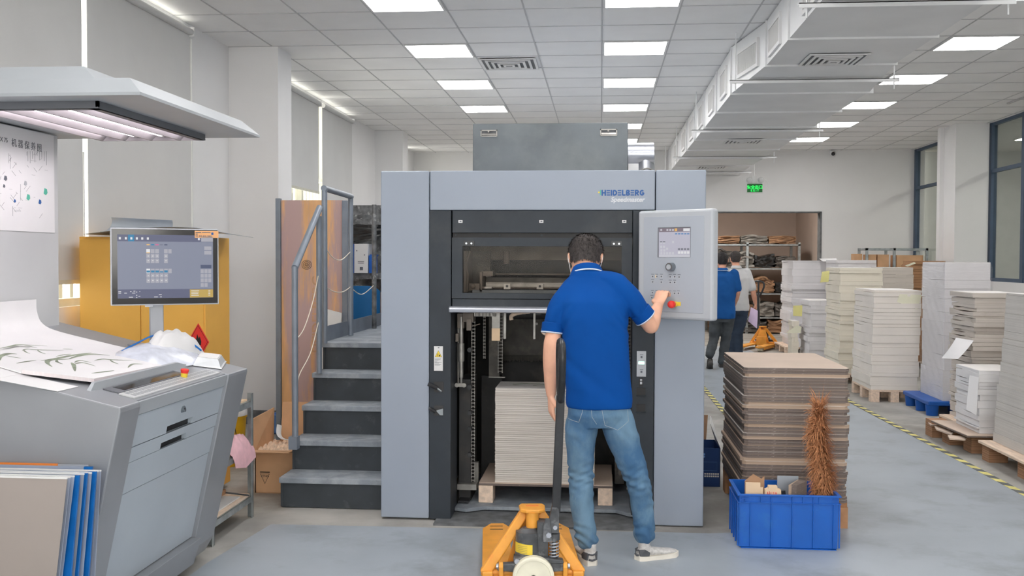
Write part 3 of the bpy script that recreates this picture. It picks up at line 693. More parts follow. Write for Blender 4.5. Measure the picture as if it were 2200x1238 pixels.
g = MB('machine_tan'); g.box(-.862, -.82, 6.02, 6.10, 1.13, 1.22); g.box(-.825, -.76, 6.0, 6.08, 1.17, 1.225); g.box(-.80, -.77, 5.98, 6.02, 1.12, 1.19); g.tube([(-.80, 6.0, 1.135), (-.72, 6.0, 1.16)], .004, 6); g.box(-.87, -.85, 6.0, 6.05, 1.05, 1.10); g.build('gripper_block', press, bev=.003)
g = MB('machine_steel'); 
for i in range(16): g.box(-.755 + i * .0085, -.750 + i * .0085, 6.0, 6.02, 1.205, 1.236)
g.build('comb', press)
g = MB('cardboard_pale'); g.box(-.648, -.598, 5.99, 5.995, 1.06, 1.135); g.build('paper_tab', press)
for a in ((-.648, -.600, 6.0, 6.01, 1.13, 1.235), (-.58, -.565, 6.02, 6.03, 1.07, 1.235), (-.40, -.388, 6.02, 6.03, 1.07, 1.235)):
    g = MB('machine_steel'); g.box(*a); g.build('hanging_bracket', press)
g = MB('black'); g.cyl((-.60, 6.35, 1.215), (.25, 6.35, 1.215), .045, 20); g.build('delivery_roller', press, smooth=40)
g = MB('dark_iron')
for x in (-.50, -.40, -.30, -.15, .05): g.box(x, x + .03, 6.28, 6.33, 1.20, 1.25)
g.build('roller_clip', press)
g = MB('wood_pale'); g.tube(spline([(-.42, 6.0, 1.236), (-.49, 6.0, 1.228), (-.53, 6.0, 1.21), (-.53, 6.0, 1.185)]), .012, 8); g.build('hook_lever', press, smooth=40, label='cream curved lever')
g = MB('wood_pale'); g.tube(spline([(-.30, 6.0, 1.236), (-.315, 6.0, 1.19), (-.345, 6.0, 1.13), (-.335, 6.0, 1.105), (-.31, 6.0, 1.105), (-.30, 6.0, 1.14), (-.30, 6.0, 1.19)]), .0075, 8); g.tube([(-.30, 6.0, 1.23), (-.22, 6.0, 1.24)], .008, 8); g.build('loop_lever', press, smooth=40, label='cream loop-ended lever')
# right side mechanism, seen past the operator
g = MB('cavity_mid'); g.box(.19, .22, 6.15, 6.3, .1, 1.2); g.box(.10, .16, 6.5, 6.6, .1, .42); g.box(.12, .20, 6.3, 6.34, .20, .24); g.build('right_guide', press); chain(.176, 6.12, .15, 1.2, w=.010)
g = MB('machine_steel'); g.box(-.88, -.76, 6.16, 6.24, .115, .15); g.box(-.79, -.765, 6.3, 6.34, .1, .26); g.build('foot_bracket', press)
# what shows through the window
g = MB('machine_tan'); g.box(-.86, .28, 6.55, 6.6, 1.545, 1.60); g.use('cavity'); g.box(-.86, .28, 6.6, 6.65, 1.46, 1.545); g.use('machine_tan'); g.box(-.70, .22, 6.5, 6.52, 1.448, 1.458); g.box(-.86, .28, 6.62, 6.66, 1.60, 1.64); g.build('cross_beam', press)
g = MB('machine_steel'); g.prism([(6.2, 1.405), (6.24, 1.435), (6.3, 1.435), (6.3, 1.365), (6.2, 1.37)], 'x', -.71, .25); g.build('suction_bar', press, bev=.003)
g = MB('dark_iron')
for i in range(110): g.box(-.70 + i * .0085, -.696 + i * .0085, 6.193, 6.2, 1.3965, 1.4005)
g.build('suction_holes', press)
g = MB('galv'); g.box(-.78, .25, 6.1, 6.2, 1.335, 1.362); g.build('lower_tray', press)
for x in (-.585, -.385, -.185):
    g = MB('machine_steel'); g.box(x, x + .04, 6.08, 6.12, 1.368, 1.40); g.use('dark_iron'); g.cyl((x + .02, 6.075, 1.386), (x + .02, 6.085, 1.386), .008, 10); g.build('sheet_clamp', press)
g = MB('machine_tan'); g.cyl((-.75, 6.12, 1.375), (.25, 6.12, 1.375), .006, 8); g.cyl((-.6, 6.4, 1.52), (-.6, 6.4, 1.60), .02, 8); g.box(-.735, -.72, 6.1, 6.3, 1.35, 1.47); g.box(-.73, -.66, 6.15, 6.3, 1.445, 1.475); g.build('guide_rod', press)
g = MB('machine_tan'); g.box(-.82, -.805, 6.0, 6.3, 1.35, 1.60); g.tube(spline([(-.80, 6.0, 1.36), (-.795, 6.0, 1.45), (-.805, 6.0, 1.52), (-.78, 6.0, 1.60)]), .006, 6); g.box(-.80, -.73, 6.1, 6.12, 1.36, 1.40); g.ball((-.77, 6.05, 1.385), .016); g.box(.10, .19, 6.1, 6.15, 1.40, 1.44); g.use('machine_steel'); g.box(-.70, -.655, 6.05, 6.1, 1.372, 1.382); g.build('side_gear_block', press)
g = MB('cavity_mid'); g.box(-.86, -.70, 6.38, 6.4, 1.35, 1.6); g.build('side_casing', press)
glow('work_light', (1, .9, .78), 2.6)
g = MB('work_light'); g.cyl((-.78, 5.98, 1.655), (.15, 5.98, 1.655), .009, 10); g.build('work_light', press)
# rear body of the press, running back through the hall
g = MB('press_side'); g.box(-1.22, .42, 7.52, 13.6, .05, 2.0); g.build('rear_body', press, bev=.02)
for i, y in enumerate((8.2, 9.4, 10.6, 11.8)):
    g = MB('press_grey'); g.box(-1.235, .435, y, y + 1.0, .35, 2.05); g.build('printing_unit', press, bev=.03)
g = MB('press_side'); g.box(-.98, .30, YP + .34, 7.52, 1.85, 2.03); g.box(-1.1, -1.005, YP + .34, 7.52, .05, 2.0); g.box(.315, .45, YP + .34, 7.52, .05, 2.0); g.build('delivery_hood', press)
# high box on top with two latch recesses, and its round pipe
g = MB('galv'); g.box(-.805, .165, 6.3, 7.5, 2.03, 2.400); hb = g.build('top_box', press, bev=.004)
for x in (-.755, -.007 ):
    g = MB('machine_steel'); x1 = x + .105
    for a in ((x, x1, 2.318, 2.324), (x, x1, 2.354, 2.360), (x, x + .006, 2.32, 2.36), (x1 - .006, x1, 2.32, 2.36)): g.box(a[0], a[1], 6.294, 6.3, a[2], a[3])
    g.use('pump_grey'); g.box(x + .005, x1 - .005, 6.297, 6.299, 2.322, 2.356); g.use('machine_steel'); g.prism([(6.297, 2.324), (6.290, 2.326), (6.297, 2.338)], 'x', x + .008, x1 - .008); g.cyl((x + .05, 6.29, 2.349), (x + .05, 6.298, 2.349), .005, 10)
    g.build('latch_recess', hb)
pp = MB('handle_steel'); pp.cyl((.165, 6.62, 2.235), (.34, 6.62, 2.235), .075, 28); pp.cyl((.285, 6.62, 2.235), (.285, 6.62, 2.10), .063, 28); pp.cyl((.22, 6.62, 2.235), (.223, 6.62, 2.235), .078, 28); pp.build('exhaust_pipe', press, smooth=40)
g = MB('machine_steel'); g.lathe((.30, 6.62, 2.07), [(.16, 0), (.16, .03), (.10, .045)], 28); g.tube(spline([(.24, 6.45, 2.10), (.27, 6.45, 2.125), (.31, 6.45, 2.125), (.34, 6.45, 2.10)]), .006, 8); g.build('pipe_base', press, smooth=40)
g = MB('wall'); g.box(.17, .235, 6.4, 6.7, 2.03, 2.155); g.build('pipe_box', press)
# base plate that carries the pallet
g = MB('step_grey'); g.prism([(-.875, 6.02), (-.80, 5.99), (-.70, 6.06), (.10, 6.06), (.17, 5.99), (.24, 5.97), (.24, 6.6), (.0, 7.0), (-.86, 7.0)], 'z', .018, .040); g.build('lift_platform', press, bev=.003)
# ---- swing-out control panel
A = Vector((.209, 5.72, 0)); B = Vector((.594, 5.42, 0)); dx = (B - A).normalized(); nx = Vector((dx.y, -dx.x, 0))  # nx faces the camera side
PW = (B - A).length
def pan(g, u0, u1, z0, z1, t0, t1):
    c = [A + dx * u0 + nx * t0, A + dx * u1 + nx * t0, A + dx * u1 + nx * t1, A + dx * u0 + nx * t1]
    g.hexa([Vector((q.x, q.y, z0)) for q in c] + [Vector((q.x, q.y, z1)) for q in c])
g = MB('panel_light'); pan(g, 0, PW, 1.222, 1.824, -.06, 0); panel = g.build('control_panel', press, bev=.014, label='light grey swing-out control panel')
M = frame(A + nx * .001, dx, UP)
g = MB('panel_face'); pan(g, .042, PW - .055, 1.262, 1.788, 0, .002); g.build('keypad_face', panel, bev=.001)
g = MB('press_grey'); g.cyl((.42, 5.60, 1.60), (.42, 5.85, 1.60), .05, 16); g.build('panel_arm', press)
def pu(px, py):  # picture point on the panel face -> (u, z)
    d = CR.to_3x3() @ Vector(((px - 1100) / F, (619 - py) / F, -1)); t = A.dot(nx) / d.dot(nx); q = d * t
    return (q - A).dot(dx), q.z + CAMH
def rect(g, x0, y0, x1, y1, t0=.002, t1=.004, m=None):
    if m: g.use(m)
    u0, za = pu(x0, y0); u1, zb = pu(x1, y1); pan(g, u0, u1, min(za, zb), max(za, zb), t0, t1)
def zrect(*a, **k): rect(*a, **k)
def Z4(x, y): return 1360 + x * 190 / 905, 440 + y * 260 / 1238      # position on the panel close-up
g = MB('ink_dark'); rect(g, *Z4(257, 234), *Z4(590, 540), m='lamp_grey', t1=.003); g.build('screen_frame', panel)
g = MB('s2_bg'); rect(g, *Z4(268, 242), *Z4(587, 538), t0=.003, t1=.0035)
rect(g, *Z4(270, 242), *Z4(587, 274), .0035, .004, 's2_bar')
for x in (284, 347, 376, 404): rect(g, *Z4(x, 250), *Z4(x + 18, 268), .004, .0045, 's2_btn')
rect(g, *Z4(430, 242), *Z4(456, 272), .004, .0045, 's_org'); rect(g, *Z4(519, 242), *Z4(585, 270), .004, .0045, 's_white')
for x in (434, 465, 497, 528, 558): rect(g, *Z4(x, 292), *Z4(x + 22, 304), .0035, .004, 's2_blue')
for x, y in [(282, 375), (311, 375), (282, 420), (311, 420), (284, 455), (314, 455), (343, 440), (284, 485), (314, 485), (343, 485), (372, 485), (402, 485), (404, 370)]: rect(g, *Z4(x, y), *Z4(x + 20, y + 24), .0035, .004, 's2_btn')
for x in (280, 310): rect(g, *Z4(x, 374), *Z4(x + 24, 385), .004, .0045, 's2_dk')
for x in (464, 495, 526, 557): rect(g, *Z4(x, 446), *Z4(x + 22, 464), .0035, .004, 's2_dk'); rect(g, *Z4(x, 476), *Z4(x + 24, 502), .0035, .004, 's_white')
rect(g, *Z4(270, 512), *Z4(587, 536), .0035, .004, 's2_dim' if 's2_dim' in MATS else 's2_btn')
g.build('touch_screen', panel, label='small lit touch screen')
u, z = pu(*Z4(402, 637)); c = A + dx * u + Vector((0, 0, z))
g = MB('bright_metal'); g.cyl(c, c + nx * .035, .024, 28, .022); g.use('lamp_grey'); g.cyl(c + nx * .035, c + nx * .036, .018, 24); g.use('panel_light'); g.cyl(c + nx * .036, c + nx * .038, .014, 24); g.build('dial', panel, smooth=40)
for x, y in [(188, 709), (231, 709), (277, 709), (368, 712), (413, 711), (459, 714), (188, 764), (277, 766), (368, 769), (413, 769), (186, 874), (231, 875), (180, 926), (366, 880), (412, 881), (452, 880)]:
    g = MB('ink_dark'); rect(g, *Z4(x, y), *Z4(x + 30, y + 5), .002, .0028)
    a, b = Z4(x + 9, y + 20); rect(g, a, b, *Z4(x + 22, y + 32), .002, .0028)
    g.use('panel_light'); rect(g, *Z4(x + 1, y + 12), *Z4(x + 30, y + 40), .002, .0024)
    g.build('key', panel)
g = MB('warm_led'); rect(g, *Z4(231, 717), *Z4(240, 748), .0025, .004); g.build('key_light', panel)
g = MB('yellow'); rect(g, *Z4(428, 994), *Z4(490, 1036), .002, .003); g.build('emergency_stop_plate', panel)
u, z = pu(*Z4(440, 1018)); estop = A + dx * u + Vector((0, 0, z))
g = MB('yellow'); g.cyl(estop, estop + nx * .03, .015, 20, .017); e = g.build('emergency_stop', panel, smooth=40, label='red mushroom emergency stop button on a yellow collar')
g = MB('red'); g.cyl(estop + nx * .03, estop + nx * .048, .019, 24, .021); g.ball(estop + nx * .048, .020, 1, .6, 1); e2 = g.build('emergency_stop_cap', panel, smooth=40)

# pallet with paper stack standing in the delivery
pal = thing('pallet', 'brown board pallet on pale wooden blocks inside the press, under the cream sheets', 'pallet', (-.33, 6.45, .04))
g = MB('board_top'); g.box(-.742, .082, 6.15, 6.78, .162, .166); g.use('board_edge'); g.box(-.742, .082, 6.15, 6.78, .148, .162); g.build('deck_board', pal)
for x in (-.745, -.008):
    for y in (6.15, 6.62):
        g = MB('wood_pale'); g.box(x, x + .09, y, y + .14, .040, .148); g.build('block', pal, bev=.004)
g = MB('paper_press'); 
z = .166; i = 0
while z < .752:
    h = .0105 + random.random() * .003; j = lambda: random.uniform(-.0012, .0012)
    g.box(-.644 + j(), -.030 + j(), 6.165 + j(), 6.50 + j(), z, min(z + h - .0012, .752)); z += h
g.use('paper_top'); g.box(-.643, -.031, 6.167, 6.50, .752, .7532)
ps = g.build('paper_stack', label='tall square stack of cream printed sheets standing on the pallet inside the press', cat='paper stack')
g = MB('print_green')
for pts in ([(-.55, 6.35), (-.45, 6.40), (-.38, 6.42)], [(-.42, 6.30), (-.36, 6.36), (-.28, 6.40), (-.2, 6.41)], [(-.36, 6.36), (-.30, 6.33), (-.25, 6.27)], [(-.22, 6.42), (-.18, 6.36)], [(-.1, 6.4), (-.14, 6.3)]):
    g.tube(spline([(x, y, .7534) for x, y in pts]), .004, 6, flat=.15)
g.build('printed_leaves', ps)

# ================================================================== STAIRS beside the press
st = thing('press_stairs', 'grey metal stairs with dusty treads and dark risers left of the press', 'stairs', (-1.65, 6.8, 0))
sy = [6.05, 6.29, 6.53, 6.77, 7.01]; X0, X1 = -1.98, -1.31
for i, y in enumerate(sy):
    z = .19 * (i + 1)
    d = .30 if i < 4 else 1.95
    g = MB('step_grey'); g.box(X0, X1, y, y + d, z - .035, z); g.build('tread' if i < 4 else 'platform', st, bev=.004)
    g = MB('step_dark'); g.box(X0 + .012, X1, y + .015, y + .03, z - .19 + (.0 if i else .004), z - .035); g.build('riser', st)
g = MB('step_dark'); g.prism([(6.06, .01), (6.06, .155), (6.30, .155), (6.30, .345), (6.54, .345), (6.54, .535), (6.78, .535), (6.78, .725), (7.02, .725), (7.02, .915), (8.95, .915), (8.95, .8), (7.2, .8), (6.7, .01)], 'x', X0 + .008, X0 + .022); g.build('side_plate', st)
for y in (8.0, 8.88):
    g = MB('step_dark'); g.box(X0 + .02, X0 + .08, y, y + .06, 0, .88); g.box(X1 - .08, X1 - .02, y, y + .06, 0, .88); g.build('support_leg', st)
g = MB('rail_grey'); g.box(X0, X0 + .008, 7.03, 8.95, .95, 1.06); g.build('kick_plate', st)
hr = thing('handrail', 'grey tube handrail rising along the stairs beside the wooden panel', 'handrail', (-1.93, 6.9, .2))
XH = -1.925
g = MB('rail_grey'); g.cyl((XH, 6.21, .37), (XH, 6.21, 1.50), .020, 14); g.box(XH - .035, XH + .02, 6.18, 6.24, .34, .42); g.build('post', hr, smooth=40)
g = MB('rail_grey'); g.tube([(XH, 6.21, 1.49), (XH, 6.78, 1.90)], .022, 14); g.build('sloping_rail', hr, smooth=40)
g = MB('rail_grey'); g.cyl((XH, 6.76, .76), (XH, 6.76, 1.84), .019, 14); g.build('post', hr, smooth=40)
hr2 = thing('handrail', 'grey tube handrail with three posts along the raised platform', 'handrail', (-1.93, 7.6, .95))
for y, z in ((6.90, 2.04), (7.64, 2.03), (8.45, 2.01)):
    g = MB('rail_grey' if y < 8 else 'shelf_dirty'); g.cyl((XH, y, .955), (XH, y, z), .020, 14); g.build('post', hr2, smooth=40)
g = MB('rail_grey'); g.tube([(XH, 6.88, 2.04), (XH, 7.66, 2.03)], .021, 14); g.build('top_rail', hr2, smooth=40)
for pts in ([(6.74, 1.43), (6.6, 1.25), (6.4, 1.09), (6.22, 1.03)], [(6.74, 1.11), (6.55, .92), (6.3, .80), (6.24, .70)]):
    g = MB('wire'); g.tube(spline([(XH, y, z) for y, z in pts]), .0035, 6); g.build('safety_cord', hr, smooth=60)
for pts in ([(6.92, 1.63), (7.1, 1.56), (7.35, 1.54), (7.62, 1.60)], [(6.92, 1.35), (7.15, 1.31), (7.4, 1.30), (7.62, 1.33)], [(7.66, 1.32), (8.0, 1.26), (8.42, 1.32)]):
    g = MB('wire'); g.tube(spline([(XH, y, z) for y, z in pts]), .0035, 6); g.build('safety_cord', hr2, smooth=60)

# wooden panel behind the stairs
wp = thing('plywood_screen', 'tall stained plywood panel in a grey metal frame behind the stair rails', 'screen', (-2.38, 8.22, 0))
g = MB('plywood'); g.box(-2.655, -2.135, 8.2, 8.22, .20, 2.035); pl = g.build('plywood_sheet', wp)
g = MB('rail_grey'); g.box(-2.70, -2.66, 8.18, 8.23, 0, 2.05); g.build('frame_post', wp, bev=.003)
g = MB('rail_grey'); g.box(-2.135, -2.09, 8.18, 8.23, 0, 2.03); g.build('frame_post', wp, bev=.003)
g = MB('black'); c = P(659, 569, Y=8.199)
for r in (.038, .026, .014, .007): g.tube([(c.x + r * math.cos(a * PI / 9) * 1.1, 8.198, c.z + r * math.sin(a * PI / 9)) for a in range(18)], .0016, 5, closed=True)
g.build('drawn_rings', pl)
mat('faded_ink', V(168, 134, 108), .8, var=.1)
write('HEIDELBERG', .115, frame((-2.315, 8.199, .76), (0, 0, 1), (-1, 0, 0)), 'faded_ink', pl, off=.002)

# ================================================================== INSPECTION CONSOLE (left foreground)
K = .2287
def zt(x): return .985 + (-1.8 - x) * K
def DK(px, py, h=0.0):   # picture point -> point on the sloping desk, h above it
    d = CR.to_3x3() @ Vector(((px - 1100) / F, (619 - py) / F, -1))
    # CAMH + t dz = .985 -1.8K - K t dx + h
    t = (.985 - 1.8 * K + h - CAMH) / (d.z + K * d.x)
    return Vector((0, 0, CAMH)) + d * t
def xf(z): return -1.8 - (.985 - z) * .21        # leaning front face
con = thing('inspection_console', 'grey slanted print inspection desk with drawers, backboard and lamp hood', 'inspection desk', (-2.3, 4.35, 0))
YN, YE = 3.63, 5.0
def endplate(y0, y1, name, m='console_dark', inset=0.0):
    g = MB(m)
    g.prism([(xf(.04) - .03, .04), (xf(.12), .12), (xf(.985) - .0, .965), (-1.80, .985), (-3.1, zt(-3.1)), (-3.1, .04)], 'y', y0, y1)
    return g.build(name, con, bev=.006)
endplate(YN, 3.80, 'end_frame', 'console_grey')
# far end frame, with its wide bevelled face
g = MB('console_grey'); g.prism([(xf(.04) - .03, .04), (xf(.12), .12), (-1.80, .97), (-1.80, .985), (-3.1, zt(-3.1)), (-3.1, .04)], 'y', 4.74, YE); g.build('end_frame', con, bev=.004)
g = MB('console_grey'); g.prism([(-1.98, .05), (-1.94, .18), (-2.3, .18), (-2.3, .05)], 'y', 3.80, 4.74); g.build('plinth', con, bev=.003)
def front(z0, z1, name, m, t=.0, cut=None, y0=3.80, y1=4.74):
    g = MB(m); r = -.022
    def q(z, off=0): return xf(z) + r + off + t
    if cut:
        c0, c1, cz0, cz1 = cut    # notch at the lower edge
        segs = [(y0, c0, z0, z1), (c1, y1, z0, z1), (c0, c1, cz1, z1)]
    else: segs = [(y0, y1, z0, z1)]
    for a, b, za, zb in segs:
        g.hexa([(q(za), a, za), (q(za), b, za), (q(za, -.02), b, za), (q(za, -.02), a, za), (q(zb), a, zb), (q(zb), b, zb), (q(zb, -.02), b, zb), (q(zb, -.02), a, zb)])
    return g.build(name, con, bev=.0015 if not cut else 0)
front(.183, .600, 'lower_door', 'console_front')
front(.603, .730, 'fixed_panel', 'console_front', t=.004)
d2 = front(.733, .793, 'drawer', 'console_front', t=.007, cut=(4.12, 4.38, .733, .760))
d1 = front(.797, .925, 'drawer', 'console_front', t=.007, cut=(4.15, 4.42, .797, .827))
for dd, z in ((d2, .746), (d1, .811)):
    g = MB('black'); g.box(xf(z) - .06, xf(z) - .035, 4.09, 4.45, z - .02, z + .022); g.use('bright_metal'); g.box(xf(z) - .035, xf(z) - .02, 4.13, 4.41, z - .013, z - .010); g.build('pull_recess', dd)
g = MB('bright_metal'); g.cyl((xf(.88) - .02, 4.28, .880), (xf(.88) - .003, 4.28, .884), .014, 18); g.use('black'); g.box(xf(.88) - .003, xf(.88) - .001, 4.278, 4.282, .876, .89); g.build('lock', d1, smooth=40)
front(.928, .982, 'control_rail', 'console_white', t=.014)
# desk surface, keypad strip, glass strip, steel ledge
def dq(x0, x1, y0, y1, h0, h1):
    return [(x0, y0, zt(x0) + h0), (x1, y0, zt(x1) + h0), (x1, y1, zt(x1) + h0), (x0, y1, zt(x0) + h0), (x0, y0, zt(x0) + h1), (x1, y0, zt(x1) + h1), (x1, y1, zt(x1) + h1), (x0, y1, zt(x0) + h1)]
g = MB('console_grey'); g.hexa(dq(-3.1, -1.82, 3.80, 4.74, -.05, -.002)); g.build('desk_top', con)
g = MB('white_glossy'); g.hexa(dq(-1.900, -1.835, 3.82, 4.72, -.001, .004)); ks = g.build('keypad_strip', con)
g = MB('console_grey')
for i in range(40):
    for j in range(2): 
        y = 3.85 + i * .0215; x = -1.895 + j * .028; g.hexa(dq(x, x + .022, y, y + .014, .004, .0046))
g.build('key_print', ks)
g = MB('lamp_grey'); g.hexa(dq(-1.975, -1.908, 3.84, 4.50, -.001, .003)); g.use('black_gloss'); g.hexa(dq(-1.965, -1.915, 3.9, 4.48, .003, .004)); g.build('scan_strip', con)
g = MB('console_white'); g.rings([[Vector((-2.0, y, zt(-2.0) - .002)), Vector((-1.984, y, zt(-1.984) - .002)), Vector((-1.988, y, zt(-1.988) + h)), Vector((-2.0, y, zt(-2.0) + h))] for y, h in ((3.76, .0), (3.80, .028), (4.58, .028), (4.66, .012), (4.74, .004))]); g.build('ledge', con)
e = DK(395, 812); ep = Vector((e.x, e.y, zt(e.x)))
g = MB('orange'); g.use('yellow'); g.cyl(ep, ep + Vector((.003, 0, .022)), .014, 20, .016); es = g.build('emergency_stop', con, smooth=40)
g = MB('red'); g.cyl(ep + Vector((.003, 0, .022)), ep + Vector((.005, 0, .036)), .016, 20, .019); g.cyl(ep + Vector((.005, 0, .036)), ep + Vector((.0055, 0, .040)), .019, 20, .017); g.build('stop_button', es, smooth=40)
# backboard
XB = -2.76
g = MB('white_glossy'); g.box(XB - .03, XB, 2.6, 4.92, zt(XB) - .02, 2.17); g.build('backboard', con, bev=.003)
g = MB('console_white'); g.box(XB - .16, XB - .03, 4.0, 4.86, .9, 2.17); g.build('backboard_box', con)
# lamp hood
HB, HT = 2.176, 2.255
g = MB('console_white')
X0h, X1h, Y0h, Y1h = -2.95, -1.765, 2.4, 5.10
Yc = 3.74
# underside frame around the lamp opening
for a in ((X1h - .235, X1h, Yc, Y1h), (X0h, X1h - .235, Yc, Yc + .13), (X0h, X1h - .235, 4.95, Y1h), (X0h, X1h - .78, Yc + .13, 4.95)): g.box(a[0], a[1], a[2], a[3], HB, HB + .012)
hd2 = g.build('hood_underside', con)
def ringh(x0, x1, y0, y1, z): return [Vector((x0, y0, z)), Vector((x1, y0, z)), Vector((x1, y1, z)), Vector((x0, y1, z))]
g = MB('console_white'); g.rings([ringh(X0h, X1h, Yc, Y1h, HB + .012), ringh(X0h + .04, X1h - .075, Yc + .07, Y1h - .06, HT)]); g.build('hood_shell', con)
g = MB('console_white'); g.rings([ringh(X0h, -2.02, 3.92, 4.9, HT), ringh(X0h + .02, -2.13, 4.0, 4.8, 2.34)]); g.build('hood_vent_box', con)
# dark rim around the lamp tray and louvres inside
LX1, LX0, LY0, LY1 = -2.0, -2.55, 3.87, 4.96
lb = MB('lamp_grey'); zb = HB - .03
lb.box(LX1 - .012, LX1, LY0, LY1, zb, HB); lb.box(LX0, LX1, LY0, LY0 + .012, zb, HB)
lb.prism([(LY0, zb), (LY0, zb + .006), (LY1, zb + .006), (LY1, zb)], 'x', LX1 - .045, LX1 + .001); lb.prism([(LX0, zb), (LX0, zb + .006), (LX1, zb + .006), (LX1, zb)], 'y', LY0 - .001, LY0 + .045)
tray = lb.build('lamp_rim', con)
g = MB('reflector')
for x in (-2.13, -2.28, -2.42, -2.54): g.prism([(x - .006, zb), (x + .006, zb), (x + .045, HB + .008), (x - .045, HB + .008)], 'y', LY0 + .012, LY1)
for y in (LY1 - .012,): g.box(LX0, LX1 - .012, y, y + .012, zb, HB + .01)
g.box(LX0, LX1, LY0, LY1, HB + .008, HB + .011)
g.build('reflector', con)
for x in (-2.06, -2.205, -2.35, -2.48):
    g = MB('tube_glow'); g.cyl((x, LY0 + .05, HB - .004), (x, LY1 - .06, HB - .004), .011, 12); g.use('white'); g.cyl((x, LY1 - .06, HB - .004), (x, LY1 - .03, HB - .004), .012, 12); g.build('lamp_tube', con, smooth=40)

# poster on the backboard
po = MB('paper_pure'); po.box(XB + .001, XB + .003, 3.9, 4.88, 1.675, 2.165)
post = po.build('poster', label='large white machine maintenance poster with coloured exploded drawing taped to the backboard', cat='poster')
My = frame((XB + .0035, 4.38, 2.075), (0, 1, 0), UP)
write('Speedmaster CX 75', .03, frame((XB + .0035, 4.235, 2.085), (0, 1, 0), UP), 'lamp_grey', post, align='LEFT')
write('机 器 保 养 图', .042, frame((XB + .0035, 4.51, 2.075), (0, 1, 0), UP), 'lamp_grey', post, align='LEFT')
def pb(px, py): return P(px, py, X=XB + .004)
for px, py, r, m in ((98, 412, .017, 'logo_green'), (61, 424, .015, 'logo_green'), (32, 432, .008, 'logo_blue'), (86, 434, .012, 'logo_blue'), (12, 383, .012, 'ink_dark'), (55, 394, .012, 'silver_text'), (9, 400, .008, 'ink_dark')):
    c = pb(px, py); g = MB(m); g.prism([(c.y - r, c.z - r * .6), (c.y + r * .2, c.z - r), (c.y + r, c.z - r * .3), (c.y + r * .7, c.z + r * .8), (c.y - r * .5, c.z + r)], 'x', XB + .003, XB + .0045); g.build('drawing_detail', post)
g = MB('lamp_grey'); random.seed(3)
for i in range(46):
    c = pb(random.uniform(-5, 100), random.uniform(330, 470)); L = random.uniform(.01, .05); a = random.choice([.7, .7, -.6, 1.57, 0])
    g.tube([(XB + .0034, c.y, c.z), (XB + .0034, c.y + L * math.cos(a), c.z + L * math.sin(a))], .0005, 4)
for i in range(9): c = pb(60 + i * 5, 325); g.tube([(XB + .0034, c.y, c.z), (XB + .0034, c.y, c.z - .06 * random.random() - .02)], .0007, 4)
g.build('line_drawing', post)

# curved white sheet from backboard on to the desk, and sheets on the desk
def curve_sheet(u, v):
    y = 3.55 + v * (4.70 - 3.55)
    s = u
    if s < .25: x = XB + .004; z = 1.345 - s * .35 + .0
    else: pass
    k = u
    pts = [(XB + .006, 1.345), (XB + .008, 1.285), (XB + .03, zt(XB + .03) + .03), (XB + .10, zt(XB + .10) + .008), (XB + .3, zt(XB + .3) + .004), (XB + .5, zt(XB + .5) + .0035)]
    f = k * (len(pts) - 1); i = min(int(f), len(pts) - 2); t = f - i
    p0 = pts[max(i - 1, 0)]; p1 = pts[i]; p2 = pts[i + 1]; p3 = pts[min(i + 2, len(pts) - 1)]
    q = [0.5 * ((2 * b) + (c - a) * t + (2 * a - 5 * b + 4 * c - d) * t * t + (3 * b - a - 3 * c + d) * t ** 3) for a, b, c, d in zip(p0, p1, p2, p3)]
    return (q[0], y + .05 * k * k, q[1] + (.0 if k > .3 else 0))
g = MB('paper_pure'); g.grid(curve_sheet, 30, 4, .0012); g.build('paper_sheet', label='large blank white sheet curving from the backboard down on to the desk', cat='paper sheet', smooth=60)
def sheet(corners, h0, h1, name, label, cat, m='paper_pure', side=None, n=1):
    """sheet or stack on the sloping desk from four picture corners"""
    g = MB(side or m); c = [DK(px, py, h1) for px, py in corners]
    b = [v - Vector((0, 0, h1 - h0)) for v in c]
    g.hexa(b + c)
    g.use(m); g.hexa([v + Vector((0, 0, -.0002)) for v in c] + [v + Vector((0, 0, .0006)) for v in c])
    return g.build(name, label=label, cat=cat)
lines('paper_side_x', V(214, 206, 208), V(180, 168, 170), 140, axis='Y', mixf=.4)
s1 = sheet([(-70, 780), (-60, 806), (124, 841), (168, 831)], .0012, .0024, 'paper_sheet', 'blank white sheet along the near edge of the inspection desk', 'paper sheet')
s2 = sheet([(-50, 772), (46, 800), (240, 768), (110, 738)], .0065, .012, 'printed_sheet', 'printed sheet with olive leaf drawings lying behind the thick sheet stack', 'printed sheet')
s3 = sheet([(47, 795), (202, 814), (349, 785), (190, 752)], .0125, .0275, 'printed_sheet_stack', 'thick stack of white sheets printed with green leaf sprays on the inspection desk', 'paper stack', side='paper_side_x')
def spray(par, h, strokes):
    g = MB('print_green')
    for w_, pts in strokes:
        P3 = spline([DK(x, y, h) for x, y in pts], 5); n = len(P3)
        nn = [P3[min(i + 1, n - 1)] - P3[max(i - 1, 0)] for i in range(n)]
        L = []; R_ = []
        for i, p in enumerate(P3):
            t = nn[i].normalized(); s_ = Vector((-t.y, t.x, 0)).normalized(); wd = w_ * math.sin(PI * (i + .6) / (n + .2))
            L.append(p + s_ * wd - Vector((0, 0, K * s_.x * wd))); R_.append(p - s_ * wd + Vector((0, 0, K * s_.x * wd)))
        N = len(L); g.add(L + R_, [(i, i + 1, N + i + 1, N + i) for i in range(N - 1)])
    g.build('leaf_print', par, kind=None)
def Z2(x, y): return x / 3.257, 480 + y / 3.257
def st_(w_, *p): return (w_, [Z2(*q) for q in p])
